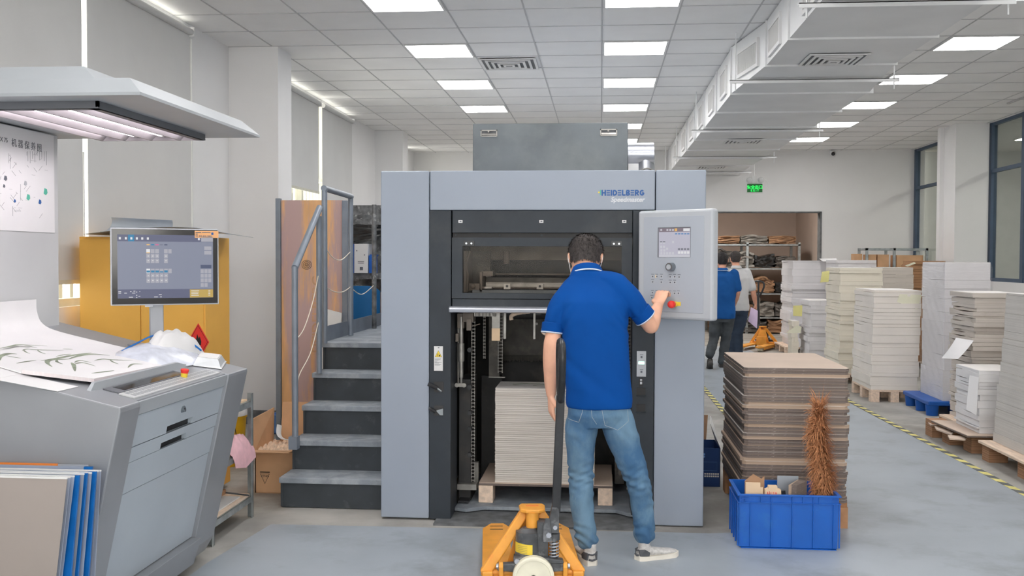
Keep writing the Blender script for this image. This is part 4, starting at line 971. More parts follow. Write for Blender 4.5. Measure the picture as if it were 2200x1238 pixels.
spray(s3, .0287, [st_(.010, (365, 1005), (330, 975), (360, 955), (500, 950)), st_(.007, (440, 985), (400, 970), (400, 955)), st_(.009, (285, 962), (400, 945), (500, 925), (640, 905)), st_(.010, (480, 950), (560, 925), (650, 915), (770, 925)), st_(.009, (525, 1035), (515, 990), (500, 975)), st_(.006, (520, 985), (580, 975), (670, 1000)), st_(.006, (520, 975), (560, 960), (640, 975)), st_(.006, (640, 1050), (720, 1040), (800, 1030)), st_(.007, (660, 960), (720, 950), (790, 955), (930, 960)), st_(.006, (830, 985), (790, 970), (770, 955)), st_(.006, (895, 1010), (930, 985), (1000, 985)), st_(.005, (390, 932), (450, 920), (500, 915))])
spray(s2, .0132, [st_(.008, (0, 875), (80, 860), (140, 850), (330, 858)), st_(.005, (150, 850), (200, 858), (260, 872)), st_(.006, (155, 890), (190, 880), (260, 885), (445, 890)), st_(.005, (320, 915), (280, 900), (262, 885)), st_(.005, (210, 912), (180, 900), (165, 885)), st_(.010, (0, 960), (5, 930), (60, 912), (120, 915)), st_(.005, (115, 980), (180, 968), (255, 958)), st_(.005, (150, 945), (90, 935), (40, 925)), st_(.005, (440, 878), (480, 880), (510, 882))])

# zip bag with white cloth, metal tray
c0 = DK(345, 772); 
def bag(u, v):
    th = u * 2 * PI
    r = v; px = 345 + r * 97 * math.cos(th); py = 769 + r * 19 * math.sin(th) + (px - 345) * .06
    h = .060 * (1 - r ** 2.2) + .004 + .012 * noise.noise(Vector((px * .04, py * .12, 2))) * (1 - r)
    return DK(px, py, 0.0) + Vector((0, 0, max(.004, h)))
zb_ = thing('zip_bag', 'clear zip bag with blue seal over crumpled white cloth at the desk end', 'plastic bag', tuple(DK(345, 770)))
g = MB('bag_film'); mat('bag_film', V(176, 180, 190), .22, var=.08, scale=18, spec=.7, bump=.5, bscale=24)
g.grid(bag, 36, 10, .001); g.build('bag_body', zb_, smooth=70)
g = MB('blue_film'); pts = [bag(0, 0)]  
pts = [DK(x, y + 14, 0) + Vector((0, 0, h)) for x, y, h in ((262, 750, .02), (290, 748, .05), (330, 744, .085), (370, 742, .09), (405, 748, .07), (432, 758, .045))]
g.tube(spline(pts, 6), .0045, 8); g.build('zip_seal', zb_, smooth=60)
g = MB('white'); 
def cloth(u, v):
    th = u * 2 * PI; px = 372 + v * 66 * math.cos(th); py = 752 + v * 14 * math.sin(th) + 10
    return DK(px, py) + Vector((0, 0, .115 * (1 - v ** 3) + .02 * noise.noise(Vector((px * .07, py * .2, 5))) + .002))
g.grid(cloth, 36, 10, .003); g.build('white_cloth', zb_, smooth=70)
tr = thing('metal_tray', 'small shiny metal tray at the far corner of the inspection desk', 'tray', tuple(DK(450, 782)))
g = MB('tray_metal')
def tq(cx, cy, w_, d_, h): return [DK(cx + sx * w_, cy + sy * d_, 0) + Vector((0, 0, h)) for sx, sy in ((-1, .35), (.7, 1), (1, -.35), (-.7, -1))]
g.rings([tq(451, 783, 36, 12, .004), tq(450, 783, 34, 11, .010), tq(450, 783, 26, 8, .042)]); g.build('tray_shell', tr)
g = MB('white'); g.hexa(tq(450, 783, 24, 7, .0425) + tq(450, 783, 24, 7, .045)); g.build('tray_top', tr)

# monitor on its post
mo = thing('monitor', 'widescreen monitor showing a grey control screen on a grey post behind the desk', 'monitor', (-2.16, 4.86, 1.1))
A2 = Vector((-2.374, 4.70, 0)); B2 = Vector((-1.929, 4.95, 0)); mdx = (B2 - A2).normalized(); mn = Vector((mdx.y, -mdx.x, 0)); MW = (B2 - A2).length; Z0m, Z1m = 1.316, 1.697
def mpan(g, u0, u1, z0, z1, t0, t1):
    c = [A2 + mdx * u0 + mn * t0, A2 + mdx * u1 + mn * t0, A2 + mdx * u1 + mn * t1, A2 + mdx * u0 + mn * t1]
    g.hexa([Vector((q.x, q.y, z0)) for q in c] + [Vector((q.x, q.y, z1)) for q in c])
g = MB('panel_light'); mpan(g, 0, MW, Z0m, Z1m, -.035, 0); g.build('monitor_case', mo, bev=.004)
g = MB('black_gloss'); mpan(g, .006, MW - .006, Z0m + .006, Z1m - .006, 0, .002); bz = g.build('bezel', mo)
# screen coordinates measured on the close-up: x 190..1473, y 150(left)..., height 0..1
def mrect(g, x0, y0, x1, y1, m, t=.0026):
    u = lambda x: MW * (x - 100) / (1553 - 100) ; 
    z = lambda y: Z1m - (Z1m - Z0m) * (y - 60) / (1095 - 60)
    g.use(m); mpan(g, u(x0), u(x1), z(y1), z(y0), t, t + .0004)
g = MB('s_bg'); mrect(g, 190, 150, 1473, 1000, 's_bg', .002)
mrect(g, 190, 150, 1473, 240, 's_bar'); mrect(g, 190, 880, 1473, 1000, 's_bar'); mrect(g, 330, 152, 410, 240, 's_teal', .003); mrect(g, 1310, 165, 1473, 235, 's_btn', .003)
for x in (210, 288, 360, 432, 503, 577, 1265): mrect(g, x, 185, x + 26, 215, 's_white', .0034)
for j, (y, h) in enumerate(((340, 58), (408, 52), (470, 60), (605, 60), (672, 52), (735, 58))):
    for i in range(5):
        if i == 3 and j < 3: continue
        mrect(g, 568 + i * 59, y, 568 + i * 59 + 50, y + h, 's_white' if (i == 0 and j in (0, 3)) else 's_btn', .003)
        if j not in (0, 3): mrect(g, 585 + i * 59, y + 22, 603 + i * 59, y + 30, 's_white', .0034)
    if j in (0, 3): mrect(g, 862, y, 905, y + h, 's_btn', .003)
for i, m in enumerate(('s_org', 's_teal', 's_pink', 's_dim', 's_ink')): mrect(g, 572 + i * 59, 275, 614 + i * 59, 290, m, .003)
mrect(g, 568, 385, 618, 396, 's_org', .0036)
for i, h in enumerate((26, 26, 26, 16, 28)): mrect(g, 570 + i * 59, 655 - h, 616 + i * 59, 656, 's_teal', .0038)
for y in (300, 360): mrect(g, 1352, y, 1452, y + 50, 's_btn', .003)
mrect(g, 1300, 553, 1450, 600, 's_ink', .003)
for j in range(4):
    for i in range(3):
        if j == 3 and i == 2: continue
        mrect(g, 1300 + i * 52, 612 + j * 63, 1343 + i * 52, 665 + j * 63, 's_btn', .003)
mrect(g, 1150, 888, 1471, 998, 's_yel', .003)
for y in (900, 921, 942, 964): mrect(g, 1170, y, 1170 + random.randint(70, 130), y + 7, 's_white', .0034); mrect(g, 1405, y, 1432, y + 7, 's_white', .0034)
for x0, y0, x1 in ((200, 905, 235), (200, 925, 235), (275, 925, 310), (352, 905, 370), (378, 925, 420), (395, 900, 420), (430, 912, 445), (475, 905, 483), (335, 980, 390), (430, 955, 445), (430, 985, 445), (460, 968, 485), (668, 980, 718), (748, 980, 770), (730, 950, 770)): mrect(g, x0, y0, x1, y0 + 8, 's_white', .0034)
g.build('screen', mo, label='lit screen with rows of grey and teal buttons')
g = MB('orange_tag'); mat('orange_tag', V(240, 180, 125), .6, var=.02); mrect(g, 1222, 88, 1550, 182, 'orange_tag', .003)
tg = g.build('service_sticker', bz)
g = MB('ink_dark'); mrect(g, 1232, 105, 1310, 118, 'ink_dark', .0038); mrect(g, 1320, 105, 1440, 115, 'ink_dark', .0038); mrect(g, 1232, 128, 1262, 140, 'ink_dark', .0038); mrect(g, 1232, 152, 1265, 164, 'ink_dark', .0038); mrect(g, 1450, 108, 1480, 142, 'logo_blue', .0038); g.build('sticker_print', tg) if False else None
uu = MW * (1275 - 100) / 1453; zz = Z1m - (Z1m - Z0m) * (170 - 60) / 1035
g.build('fine_print', bz)
write('400 830 2882', .0115, frame(A2 + mdx * uu + mn * .0036 + Vector((0, 0, zz)), mdx, UP), 'ink_dark', bz, 'sticker_number', ext=.0002, off=.0002)
c = A2 + mdx * (MW * .42); zd = zt(-2.2)
g = MB('console_grey'); b = c - mn * .055
g.hexa([Vector((b.x, b.y, 0)) + mdx * s * .032 + mn * t * .03 + Vector((0, 0, z)) for z in (zd - .01, 1.5) for s, t in ((-1, -1), (1, -1), (1, 1), (-1, 1))]); g.build('monitor_post', mo, bev=.004)
g = MB('panel_light'); mpan(g, MW * .31, MW * .38, Z0m - .008, Z0m, -.02, -.002); g.build('cable_clip', mo)
g = MB('console_dark'); g.hexa(dq(-2.34, -2.12, 4.80, 4.90, -.0, .012)); g.build('post_foot', mo)

# yellow cabinet with flammable sign and curled plates on top
cb = thing('storage_cabinet', 'tall yellow metal cabinet with a red flammable diamond behind the monitor', 'cabinet', (-2.93, 6.35, 0))
g = MB('yellow_cab'); g.box(-3.34, -2.505, 6.2, 6.62, .03, 1.685); g.build('cabinet_body', cb, bev=.004)
for x0, x1 in ((-3.33, -2.93), (-2.925, -2.515)):
    g = MB('yellow_cab'); g.box(x0, x1, 6.188, 6.2, .06, 1.67); g.build('cabinet_door', cb, bev=.002)
c = P(426, 735, Y=6.185)
g = MB('red'); s_ = .088; g.prism([(c.x, c.z - s_ * 1.35), (c.x + s_ * .8, c.z), (c.x, c.z + s_ * 1.35), (c.x - s_ * .8, c.z)], 'y', 6.184, 6.188); g.use('black'); g.tube([(c.x, 6.183, c.z - s_ * 1.2), (c.x + s_ * .7, 6.183, c.z), (c.x, 6.183, c.z + s_ * 1.2), (c.x - s_ * .7, 6.183, c.z)], .0015, 5, closed=True)
g.prism([(c.x - .016, c.z - .02), (c.x + .018, c.z - .02), (c.x + .02, c.z + .005), (c.x + .01, c.z + .035), (c.x + .004, c.z + .02), (c.x - .006, c.z + .05), (c.x - .012, c.z + .02), (c.x - .02, c.z + .01)], 'y', 6.182, 6.184); g.box(c.x - .02, c.x + .02, 6.182, 6.184, c.z - .034, c.z - .027); g.build('flammable_sign', cb)
g = MB('lamp_grey'); g.box(c.x - .13, c.x - .07, 6.17, 6.19, c.z + .02, c.z + .04); g.build('door_latch', cb)
def curl(u, v):
    x = -3.25 + v * .42; a = u * 1.9
    return (x, 6.25 + .16 * math.sin(a) * 1.0 + .05, 1.70 + .075 * (1 - math.cos(a)) + .02 * (1 - v))
g = MB('curl_plate'); g.grid(curl, 14, 3, .002); g.build('curled_plate', label='curled grey metal sheet lying on the yellow cabinet', cat='metal sheet', smooth=60)
g = MB('curl_plate'); g.grid(lambda u, v: (-3.27 + v * .95, 6.12 + u * .45, 1.695 + .045 * math.sin(v * 2.6) * (1 - u * .6) + .004 - (.02 * (v - .8) / .2 if v > .8 else 0)), 8, 14, .002); g.build('metal_sheet', label='flat thin grey metal sheet under the curled one, jutting past the monitor', cat='metal sheet', smooth=60)

# plates and sleeves leaning at the near end of the console
plates = [(145, 1027, 121, 3.34, 'alu_plate', 0.72, 'printing_plate', 'big bare aluminium printing plate in front of the leaning plates'),
          (151, 1025, 128, 3.37, 'film_clear', 0, 'plate_sleeve', 'clear sleeve directly behind the bare aluminium plate'),
          (160, 1023, 134, 3.395, 'film_clear', 0, 'plate_sleeve', 'second clear sleeve behind the bare aluminium plate'),
          (170, 1022, 152, 3.42, 'blue_film', 0, 'plate_sleeve', 'blue edged sleeve, frontmost blue one among the leaning plates'),
          (181, 1018, 160, 3.45, 'plate_edge', 0, 'printing_plate', 'silver printing plate between the two front blue sleeves'),
          (187, 1017, 167, 3.475, 'blue_film', 0, 'plate_sleeve', 'second blue edged sleeve among the leaning plates'),
          (197, 1016, 178, 3.505, 'film_clear', 0, 'plate_sleeve', 'clear sleeve between the blue edged sleeves near the back'),
          (206, 1014, 190, 3.535, 'blue_film', 0, 'plate_sleeve', 'third blue edged sleeve, near the back of the leaning plates'),
          (211, 1012, 197, 3.565, 'plate_edge', 0, 'printing_plate', 'silver plate at the back of the leaning plates'),
          (217, 1011, 204, 3.595, 'film_clear', 0, 'plate_sleeve', 'rearmost clear sleeve, closest to the console end'),
          (198, 1003, 188, 3.625, 'blue_film', 0, 'plate_sleeve', 'short blue topped sleeve behind all the leaning plates'),
          (190, 999, 176, 3.655, 'plate_edge', 0, 'printing_plate', 'rear plate with an orange strip along its top edge')]
for tx, ty, bx_, y, m, _, nm, lb in plates:
    y -= .05
    a = P(tx, ty, Y=y); b = P(bx_, 1238, Y=y); d = (b - a) / (a.z - b.z); z0 = .012
    Bt = a + d * (a.z - z0); 
    th = .0012 if 'plate' == nm[-5:] else .004
    L = .72
    g = MB(m); up = (a - Bt).normalized(); rt = Vector((1, 0, 0))
    o = [Bt - rt * L, Bt, a, a - rt * L]
    t = thing(nm, lb, 'printing plate' if nm == 'printing_plate' else 'sleeve', (Bt.x - .36, y, z0), 0, 'plates leaning against the console end')
    body = MB('film_clear' if m == 'blue_film' else m); body.add([q + Vector((0, -th / 2, 0)) for q in o] + [q + Vector((0, th / 2, 0)) for q in o], [(0, 1, 2, 3), (7, 6, 5, 4), (0, 4, 5, 1), (1, 5, 6, 2), (2, 6, 7, 3), (3, 7, 4, 0)]); body.build('plate', t)
    if m == 'blue_film':
        e = MB('blue_film'); q = [Bt - rt * .03, Bt + rt * .002, a + rt * .002, a - rt * .03]
        e.add([p + Vector((0, -.005, 0)) for p in q] + [p + Vector((0, .005, 0)) for p in q], [(0, 1, 2, 3), (7, 6, 5, 4), (0, 4, 5, 1), (1, 5, 6, 2), (2, 6, 7, 3), (3, 7, 4, 0)]); e.build('blue_edge', t)
    elif 'orange strip' in lb:
        e = MB('orange'); e.box(a.x - .5, a.x - .12, y - .004, y + .002, a.z - .012, a.z + .002); e.build('orange_strip', t)
    else:
        e = MB('white'); e.box(a.x - L, a.x, y - .003, y + .003, a.z - .004, a.z + .001); e.build('top_edge', t)

# ================================================================== behind the console
rk = thing('shelf_rack', 'low galvanised metal shelf rack between the console and the stairs', 'shelf', (-2.35, 5.5, 0))
for x in (-2.60, -2.10):
    for y in (5.22, 5.83):
        g = MB('rack_metal'); g.box(x, x + .035, y, y + .004, 0, .745); g.box(x + .031, x + .035, y - .03, y + .004, 0, .745); g.build('post', rk)
for z in (.13, .42, .70):
    g = MB('rack_metal'); g.box(-2.60, -2.066, 5.2, 5.83, z - .004, z); g.box(-2.072, -2.067, 5.2, 5.83, z - .035, z); g.box(-2.60, -2.066, 5.83, 5.834, z - .035, z); g.box(-2.60, -2.066, 5.2, 5.204, z - .035, z); g.build('shelf', rk)
g = MB('cardboard_pale'); g.box(-2.55, -2.09, 5.25, 5.8, .701, .712); g.build('cardboard_sheet', label='cardboard sheet on the top shelf of the low metal rack', cat='cardboard')
g = MB('white'); g.box(-2.5, -2.12, 5.3, 5.62, .713, .722); g.build('paper_pad', label='white pad on the cardboard of the top rack shelf', cat='paper')
g = MB('cardboard_pale'); g.box(-2.55, -2.09, 5.25, 5.8, .421, .436); g.build('cardboard_sheet', label='pale board on the middle shelf under the pink cloth', cat='cardboard')
g = MB('wood_pale'); g.box(-2.55, -2.08, 5.22, 5.81, .131, .145); g.build('wooden_board', label='pale board on the bottom shelf of the low rack', cat='board')
g = MB('white'); g.box(-2.5, -2.10, 5.3, 5.7, .146, .152); g.build('paper_sheet', label='white sheet on the bottom rack shelf under the scraper', cat='paper sheet')
def pink(u, v):
    a = u * 3.0; x = -2.30 + v * .26; y = 5.50 + u * .33
    z = .437 + .085 * math.sin(u * PI) * (.5 + .5 * v) + .018 * noise.noise(Vector((x * 22, y * 22, 1))) + .012
    if v > .78: k = (v - .78) / .22; x = -2.08 + .03 * math.sin(k * 1.6); z = z * (1 - k) + (.33 + .06 * abs(u - .5)) * k
    return (x, y, z)
g = MB('cloth_pink'); g.grid(pink, 22, 18, .004); g.build('pink_cloth', label='crumpled pink cloth hanging over the middle shelf of the rack', cat='cloth', smooth=70)
g = MB('lamp_grey'); g.lathe((-2.17, 5.74, .713), [(.055, 0), (.058, .02), (.058, .13), (.05, .15), (.05, .152)], 20); g.build('jar', label='grey round jar on the top rack shelf near the wall', cat='jar', smooth=40)
sc_ = thing('scraper', 'small rusty scraper with thin handle on the bottom rack shelf', 'scraper', (-2.15, 5.7, .15))
g = MB('dark_iron'); g.tube([(-2.20, 5.66, .185), (-2.06, 5.74, .15)], .005, 8); g.build('handle', sc_)
g = MB('wood_brown'); g.box(-2.235, -2.175, 5.63, 5.68, .170, .20); g.build('head', sc_, bev=.004)
bk = thing('bucket', 'yellow plastic bucket with white lid on the floor behind the low rack', 'bucket', (-2.80, 7.3, 0))
g = MB('bucket_yellow'); g.lathe((-2.80, 7.3, 0), [(.125, 0), (.13, .01), (.155, .36), (.162, .36), (.162, .375), (.15, .375)], 28); g.build('bucket_body', bk, smooth=40)
g = MB('bucket_lid'); g.lathe((-2.80, 7.3, .375), [(.165, 0), (.165, .02), (.15, .045), (.12, .055)], 28); g.build('lid', bk, smooth=40)
g = MB('black'); g.tube(spline([(-2.68, 7.17, .35), (-2.64, 7.10, .26), (-2.60, 7.12, .2)]), .003, 6); g.build('handle', bk)
# open cardboard box with inserts
bx = thing('cardboard_box', 'open cardboard box with raised flaps and packing inserts left of the stairs', 'box', (-2.14, 6.6, 0))
bx0, bx1, by0, by1, bh = -2.262, -1.998, 6.42, 6.80, .285
g = MB('cardboard'); t_ = .006
for a in ((bx0, bx1, by0, by0 + t_), (bx0, bx1, by1 - t_, by1), (bx0, bx0 + t_, by0, by1), (bx1 - t_, bx1, by0, by1)): g.box(*a, .004, bh)
g.box(bx0, bx1, by0, by1, .001, .006); bb = g.build('box_body', bx)
g = MB('cardboard'); g.hexa([(bx0 - .04, by0 - .14, bh + .012), (bx1 + .01, by0 - .14, bh + .012), (bx1, by0, bh - .004), (bx0, by0, bh - .004), (bx0 - .04, by0 - .14, bh + .018), (bx1 + .01, by0 - .14, bh + .018), (bx1, by0, bh + .002), (bx0, by0, bh + .002)]); g.build('flap', bx)
g = MB('cardboard'); g.hexa([(bx0 - .004, by0, bh), (bx0 + .002, by0, bh), (bx0 + .002, by1, bh), (bx0 - .004, by1, bh), (bx0 - .05, by0, bh + .19), (bx0 - .044, by0, bh + .19), (bx0 - .01, by1 + .05, bh + .22), (bx0 - .016, by1 + .05, bh + .22)]); g.build('flap', bx)
g = MB('cardboard'); g.hexa([(bx0 + .05, by1, bh), (bx1, by1, bh), (bx1, by1 + .006, bh), (bx0 + .05, by1 + .006, bh), (bx0 + .05, by1 + .05, bh + .26), (bx1, by1 + .05, bh + .26), (bx1, by1 + .056, bh + .26), (bx0 + .05, by1 + .056, bh + .26)]); g.build('flap', bx)
mat('pack', V(196, 172, 150), .9, var=.15, scale=40)
g = MB('pack'); g.grid(lambda u, v: (bx0 + .01 + u * (bx1 - bx0 - .02), by0 + .01 + v * .32, bh - .01 + .03 * max(0, math.sin(u * 22) * math.sin(v * 20))), 26, 26, .004); g.build('packing_insert', bx, smooth=60)
g = MB('white'); g.tube(spline([(-2.20, 6.74, .40), (-2.19, 6.70, .34), (-2.13, 6.66, .315), (-2.0, 6.66, .325)]), .02, 8, flat=.2); g.build('foam_strip', bx, smooth=60)
M = frame((-2.222, by0 - .001, .03), RT, UP)
g = MB('black'); g.tube([(-2.225, by0 - .001, .13), (-2.165, by0 - .001, .13), (-2.195, by0 - .001, .065)], .0022, 5, closed=True); g.box(-2.228, -2.162, by0 - .0012, by0, .138, .144); g.build('printed_mark', bb)
write('VTNN', .020, frame((-2.195, by0 - .0012, .108), RT, UP), 'black', bb, align='CENTER', ext=.0002)
cr2 = MB('blue_crate'); 
for a in ((-2.9, -2.6, 8.6, 8.61), (-2.9, -2.6, 8.9, 8.91), (-2.9, -2.89, 8.6, 8.91), (-2.61, -2.6, 8.6, 8.91)): cr2.box(*a, .0, .17)
cr2.box(-2.9, -2.6, 8.6, 8.91, 0, .01); cr2.box(-2.915, -2.585, 8.585, 8.6, .14, .17); cr2.build('plastic_crate', label='small pale blue plastic crate on the floor behind the cardboard box', cat='crate')
def MBS(m):
    g = MB(m); g.T = Matrix.Translation((-.34, 0, 0)); return g
# dusty shelf behind the platform
sh = thing('shelving_unit', 'dusty dark shelving unit behind the raised platform', 'shelf', (-2.19, 9.6, 0))
for x in (-2.16, -1.42):
    g = MBS('shelf_dirty'); g.box(x, x + .04, 9.45, 9.49, 0, 2.07); g.build('post', sh)
for z in (1.41, 1.93, .62):
    g = MBS('shelf_dirty'); g.box(-2.16, -1.38, 9.45, 9.95, z - .055, z); g.build('shelf', sh)
g = MBS('shelf_dirty'); g.box(-2.16, -1.38, 9.93, 9.95, .62, 2.06); g.build('back_sheet', sh); 
g = MBS('shelf_dirty'); g.box(-2.16, -1.38, 9.46, 9.47, 1.97, 2.06); g.build('top_board', sh)
def bagfn(u, v):
    x = -2.14 + v * .44; return (x, 9.50 - .05 * math.sin(v * PI) - .012 * noise.noise(Vector((u * 14, v * 3, 0))), 1.70 + .19 * u + (.12 * (1 - u) * (v - .4)) + .006 * math.sin(u * 40 + v * 9))
g = MBS('bag_black'); g.grid(bagfn, 24, 24, .01); g.build('black_bag', label='crumpled black plastic bag on the dusty shelf behind the platform', cat='bag', smooth=70)
b1 = thing('carton', 'white carton with small printing on the dusty shelf', 'box', (-2.28, 9.45, 1.3))
g = MBS('white'); g.box(-1.995, -1.865, 9.40, 9.6, 1.412, 1.69); g.build('carton_body', b1, bev=.003)
for a in ((-1.94, -1.91, 1.44, 1.47), (-1.96, -1.90, 1.505, 1.51), (-1.96, -1.90, 1.52, 1.525), (-1.975, -1.965, 1.62, 1.63), (-1.90, -1.89, 1.58, 1.59)):
    g = MBS('ink_dark'); g.box(a[0], a[1], 9.398, 9.4, a[2], a[3]); g.build('carton_print', b1)
g = MBS('blue_plastic'); g.box(-2.015, -2.0, 9.41, 9.6, 1.412, 1.69); g.build('folder', label='thin blue folder left of the white carton on the shelf', cat='folder')
g = MBS('blue_plastic'); g.box(-1.855, -1.815, 9.41, 9.6, 1.412, 1.58); g.box(-1.85, -1.80, 9.42, 9.58, 1.575, 1.59); g.build('blue_box', label='small blue box right of the white carton on the shelf', cat='box')
g = MBS('film_clear'); g.grid(lambda u, v: (-2.13 + .1 * v + .01 * math.sin(u * 9), 9.42 + .02 * math.sin(v * 5), 1.415 + .26 * u * (1 - .15 * v)), 12, 6, .004); g.build('plastic_sleeve', label='pale blue plastic wrap left of the blue folder on the shelf', cat='plastic wrap', smooth=60)
ch = thing('chair', 'blue plastic chair back showing under the dusty shelf', 'chair', (-2.14, 9.0, 0))
g = MBS('blue_chair'); g.grid(lambda u, v: (-2.06 + v * .38, 9.05 + .05 * (2 * v - 1) ** 2, .80 + u * .50 - (.05 * (abs(2 * v - 1)) ** 6)), 10, 12, .025); g.build('backrest', ch, smooth=50)
g = MBS('blue_chair'); g.box(-2.06, -1.68, 9.06, 9.40, .76, .79); g.build('seat', ch, bev=.01)
for x in (-2.03, -1.71):
    for y in (9.08, 9.4):
        g = MBS('dark_iron'); g.cyl((x, y, 0), (x, y, .77), .012, 10); g.build('leg', ch)
g = MBS('cardboard_dim'); g.box(-2.1, -1.45, 9.62, 9.9, .62, 1.22); g.build('cardboard_box', label='large brown carton on the lower shelf behind the blue chair', cat='box')
g = MB('white'); g.hexa([(-2.36, 8.02, 0), (-2.13, 8.02, 0), (-2.13, 8.04, 0), (-2.36, 8.04, 0), (-2.30, 8.14, 1.14), (-2.13, 8.14, 1.10), (-2.13, 8.16, 1.10), (-2.30, 8.16, 1.14)]); g.build('white_board', label='white board leaning on the wooden panel behind the rails', cat='board')

# ================================================================== HAND PALLET TRUCKS
def pallet_truck(label, loc, rotz, steer=True, group='hand pallet trucks'):
    t = thing('pallet_truck', label, 'pallet truck', loc, rotz, group); W = WM[t.name]
    def mb(m): g = MB(m); g.T = W; return g
    S = Matrix.Rotation(PI / 2 if steer else 0, 4, 'Z')
    for s in (-1, 1):
        g = mb('truck_orange'); a, b = (.235 * s, .090 * s)
        xo, xi = a, b
        g.prism([(xo, .02), (xo, .83), (xo - .045 * s, .93), (xi + .03 * s, .93), (xi, .86), (xi, .02)], 'z', .062, .086); g.box(min(xo, xo - .008 * s), max(xo, xo - .008 * s), .02, .83, .03, .07); fk = g.build('fork', t, bev=.003)
        for y in (.80, .865): g = mb('black'); g.box(xi + .035 * s, xo - .04 * s, y, y + .010, .0855, .0868); g.build('slot', fk)
        g = mb('wheel_cream'); g.cyl((xi + .03 * s, .80, .035), (xo - .03 * s, .80, .035), .033, 16); g.build('load_roller', t, smooth=40)
        g = mb('truck_orange'); p = [(.0, .10, .37), (.225 * s, .02, .09)]
        d = (Vector(p[1]) - Vector(p[0])).normalized(); n1 = Vector((0, 1, 0)); n2 = d.cross(n1).normalized()
        c = [Vector(p[0]) + Vector((.035 * s, 0, -.01)), Vector(p[1])]
        rr = []
        for q, w_ in zip(c, (.022, .026)): rr.append([q + n1 * .02 + n2 * w_, q - n1 * .02 + n2 * w_, q - n1 * .02 - n2 * w_, q + n1 * .02 - n2 * w_])
        g.rings(rr); g.build('frame_arm', t, bev=.007)
        g = mb('truck_orange'); g.box(.185 * s, .235 * s, -.02, .10, .03, .11); g.build('end_bracket', t, bev=.006)
        g = mb('truck_orange'); g.prism([(-.02, .005), (-.005, .06), (-.03, .09), (-.035, .135), (-.015, .155), (.01, .15), (.012, .09), (.03, .05), (.02, .0)], 'x', .148 * s - .010, .148 * s + .010); g.build('link_arm', t, bev=.004)
        g = mb('handle_steel'); g.cyl((.16 * s, -.012, .135), (.17 * s, -.012, .135), .012, 12); g.build('pin', t, smooth=40)
    g = mb('truck_orange'); g.box(-.088, .088, .17, .20, .05, .21); g.prism([(-.12, .10), (.12, .10), (.05, .33), (-.05, .33)], 'y', .125, .135); g.build('bridge_plate', t, bev=.004)
    g = mb('truck_orange'); g.prism([(-.062, .13), (-.05, .16), (.05, .16), (.062, .13), (.058, .05), (.03, .03), (-.03, .03), (-.058, .05)], 'z', .368, .385); g.build('top_cap', t, bev=.005)
    g = mb('orange'); g.box(-.03, .03, .10, .125, .3852, .3862); g.build('cap_label', t)
    g = mb('truck_orange'); g.cyl((.0, .055, .30), (0, .055, .37), .030, 24); g.build('lift_ram', t, smooth=40)
    g = mb('truck_orange'); g.cyl((-.24, .03, .095), (.24, .03, .095), .016, 14); g.build('cross_rod', t, smooth=40)
    g = mb('pump_grey'); g.cyl((-.018, .045, .285), (-.018, .045, .30), .050, 28, .030); g.cyl((-.018, .045, .17), (-.018, .045, .285), .064, 28, .060); g.cyl((-.018, .045, .145), (-.018, .045, .17), .070, 28); g.box(.02, .07, .0, .08, .16, .335); pb_ = g.build('pump_body', t, smooth=35)
    g = mb('yellow'); rs = []
    for z in (.188, .235): rs.append([Vector((-.018 + .0645 * math.cos(a), .045 + .0645 * math.sin(a), z - .006 * math.cos(a))) for a in [PI * (1.08 + .055 * k) for k in range(10)]])
    n = 10; g.add(rs[0] + rs[1], [(i, i + 1, n + i + 1, n + i) for i in range(n - 1)]); g.build('pump_label', pb_)
    g = mb('ink_dark')
    for k in range(5): 
        z = .195 + k * .008; g.tube([(-.018 + .0652 * math.cos(a), .045 + .0652 * math.sin(a), z) for a in [PI * (1.2 + .05 * i) for i in range(6)]], .0006, 4)
    g.build('label_print', pb_)
    g = mb('pump_grey'); g.prism([(-.165, .115), (-.165, .145), (-.08, .150), (.08, .150), (.16, .145), (.16, .115), (.05, .105), (-.05, .105)], 'y', -.02, .02); g.box(-.03, .03, -.02, .02, .08, .12); g.build('axle_beam', t, bev=.005)
    g = mb('pump_grey'); g.prism([(-.09, .150), (-.09, .175), (-.04, .182), (.03, .182), (.14, .165), (.14, .150)], 'y', -.03, .02); g.build('pump_foot', t, bev=.005)
    for x, z in ((-.075, .165), (.012, .165), (.07, .285)):
        g = mb('handle_steel'); g.cyl((x, -.042, z), (x, -.028, z), .013, 6); g.build('bolt', t)
    sx = .098
    g = mb('pump_grey'); g.cyl((sx, .0, .155), (sx, .0, .30), .010, 12); g.cyl((sx, .0, .255), (sx, .0, .285), .026, 20); g.cyl((sx, 0, .16), (sx, 0, .17), .026, 20); g.build('plunger', t, smooth=35)
    g = mb('handle_steel'); g.tube([(sx + .021 * math.cos(a * PI / 6), .021 * math.sin(a * PI / 6), .17 + a * .0148 / 12) for a in range(12 * 6)], .0038, 6); g.build('coil_spring', t, smooth=60)
    g = mb('pump_grey'); g.prism([(.045, .25), (.085, .25), (.085, .30), (.075, .36), (.055, .36), (.045, .32)], 'y', -.03, -.018); g.prism([(.075, .29), (.118, .29), (.118, .40), (.108, .41), (.085, .41), (.075, .36)], 'y', -.026, .014); g.build('handle_bracket', t, bev=.003)
    g = mb('handle_steel'); g.cyl((.10, -.033, .318), (.10, -.025, .318), .010, 14); g.build('pin', t, smooth=40)
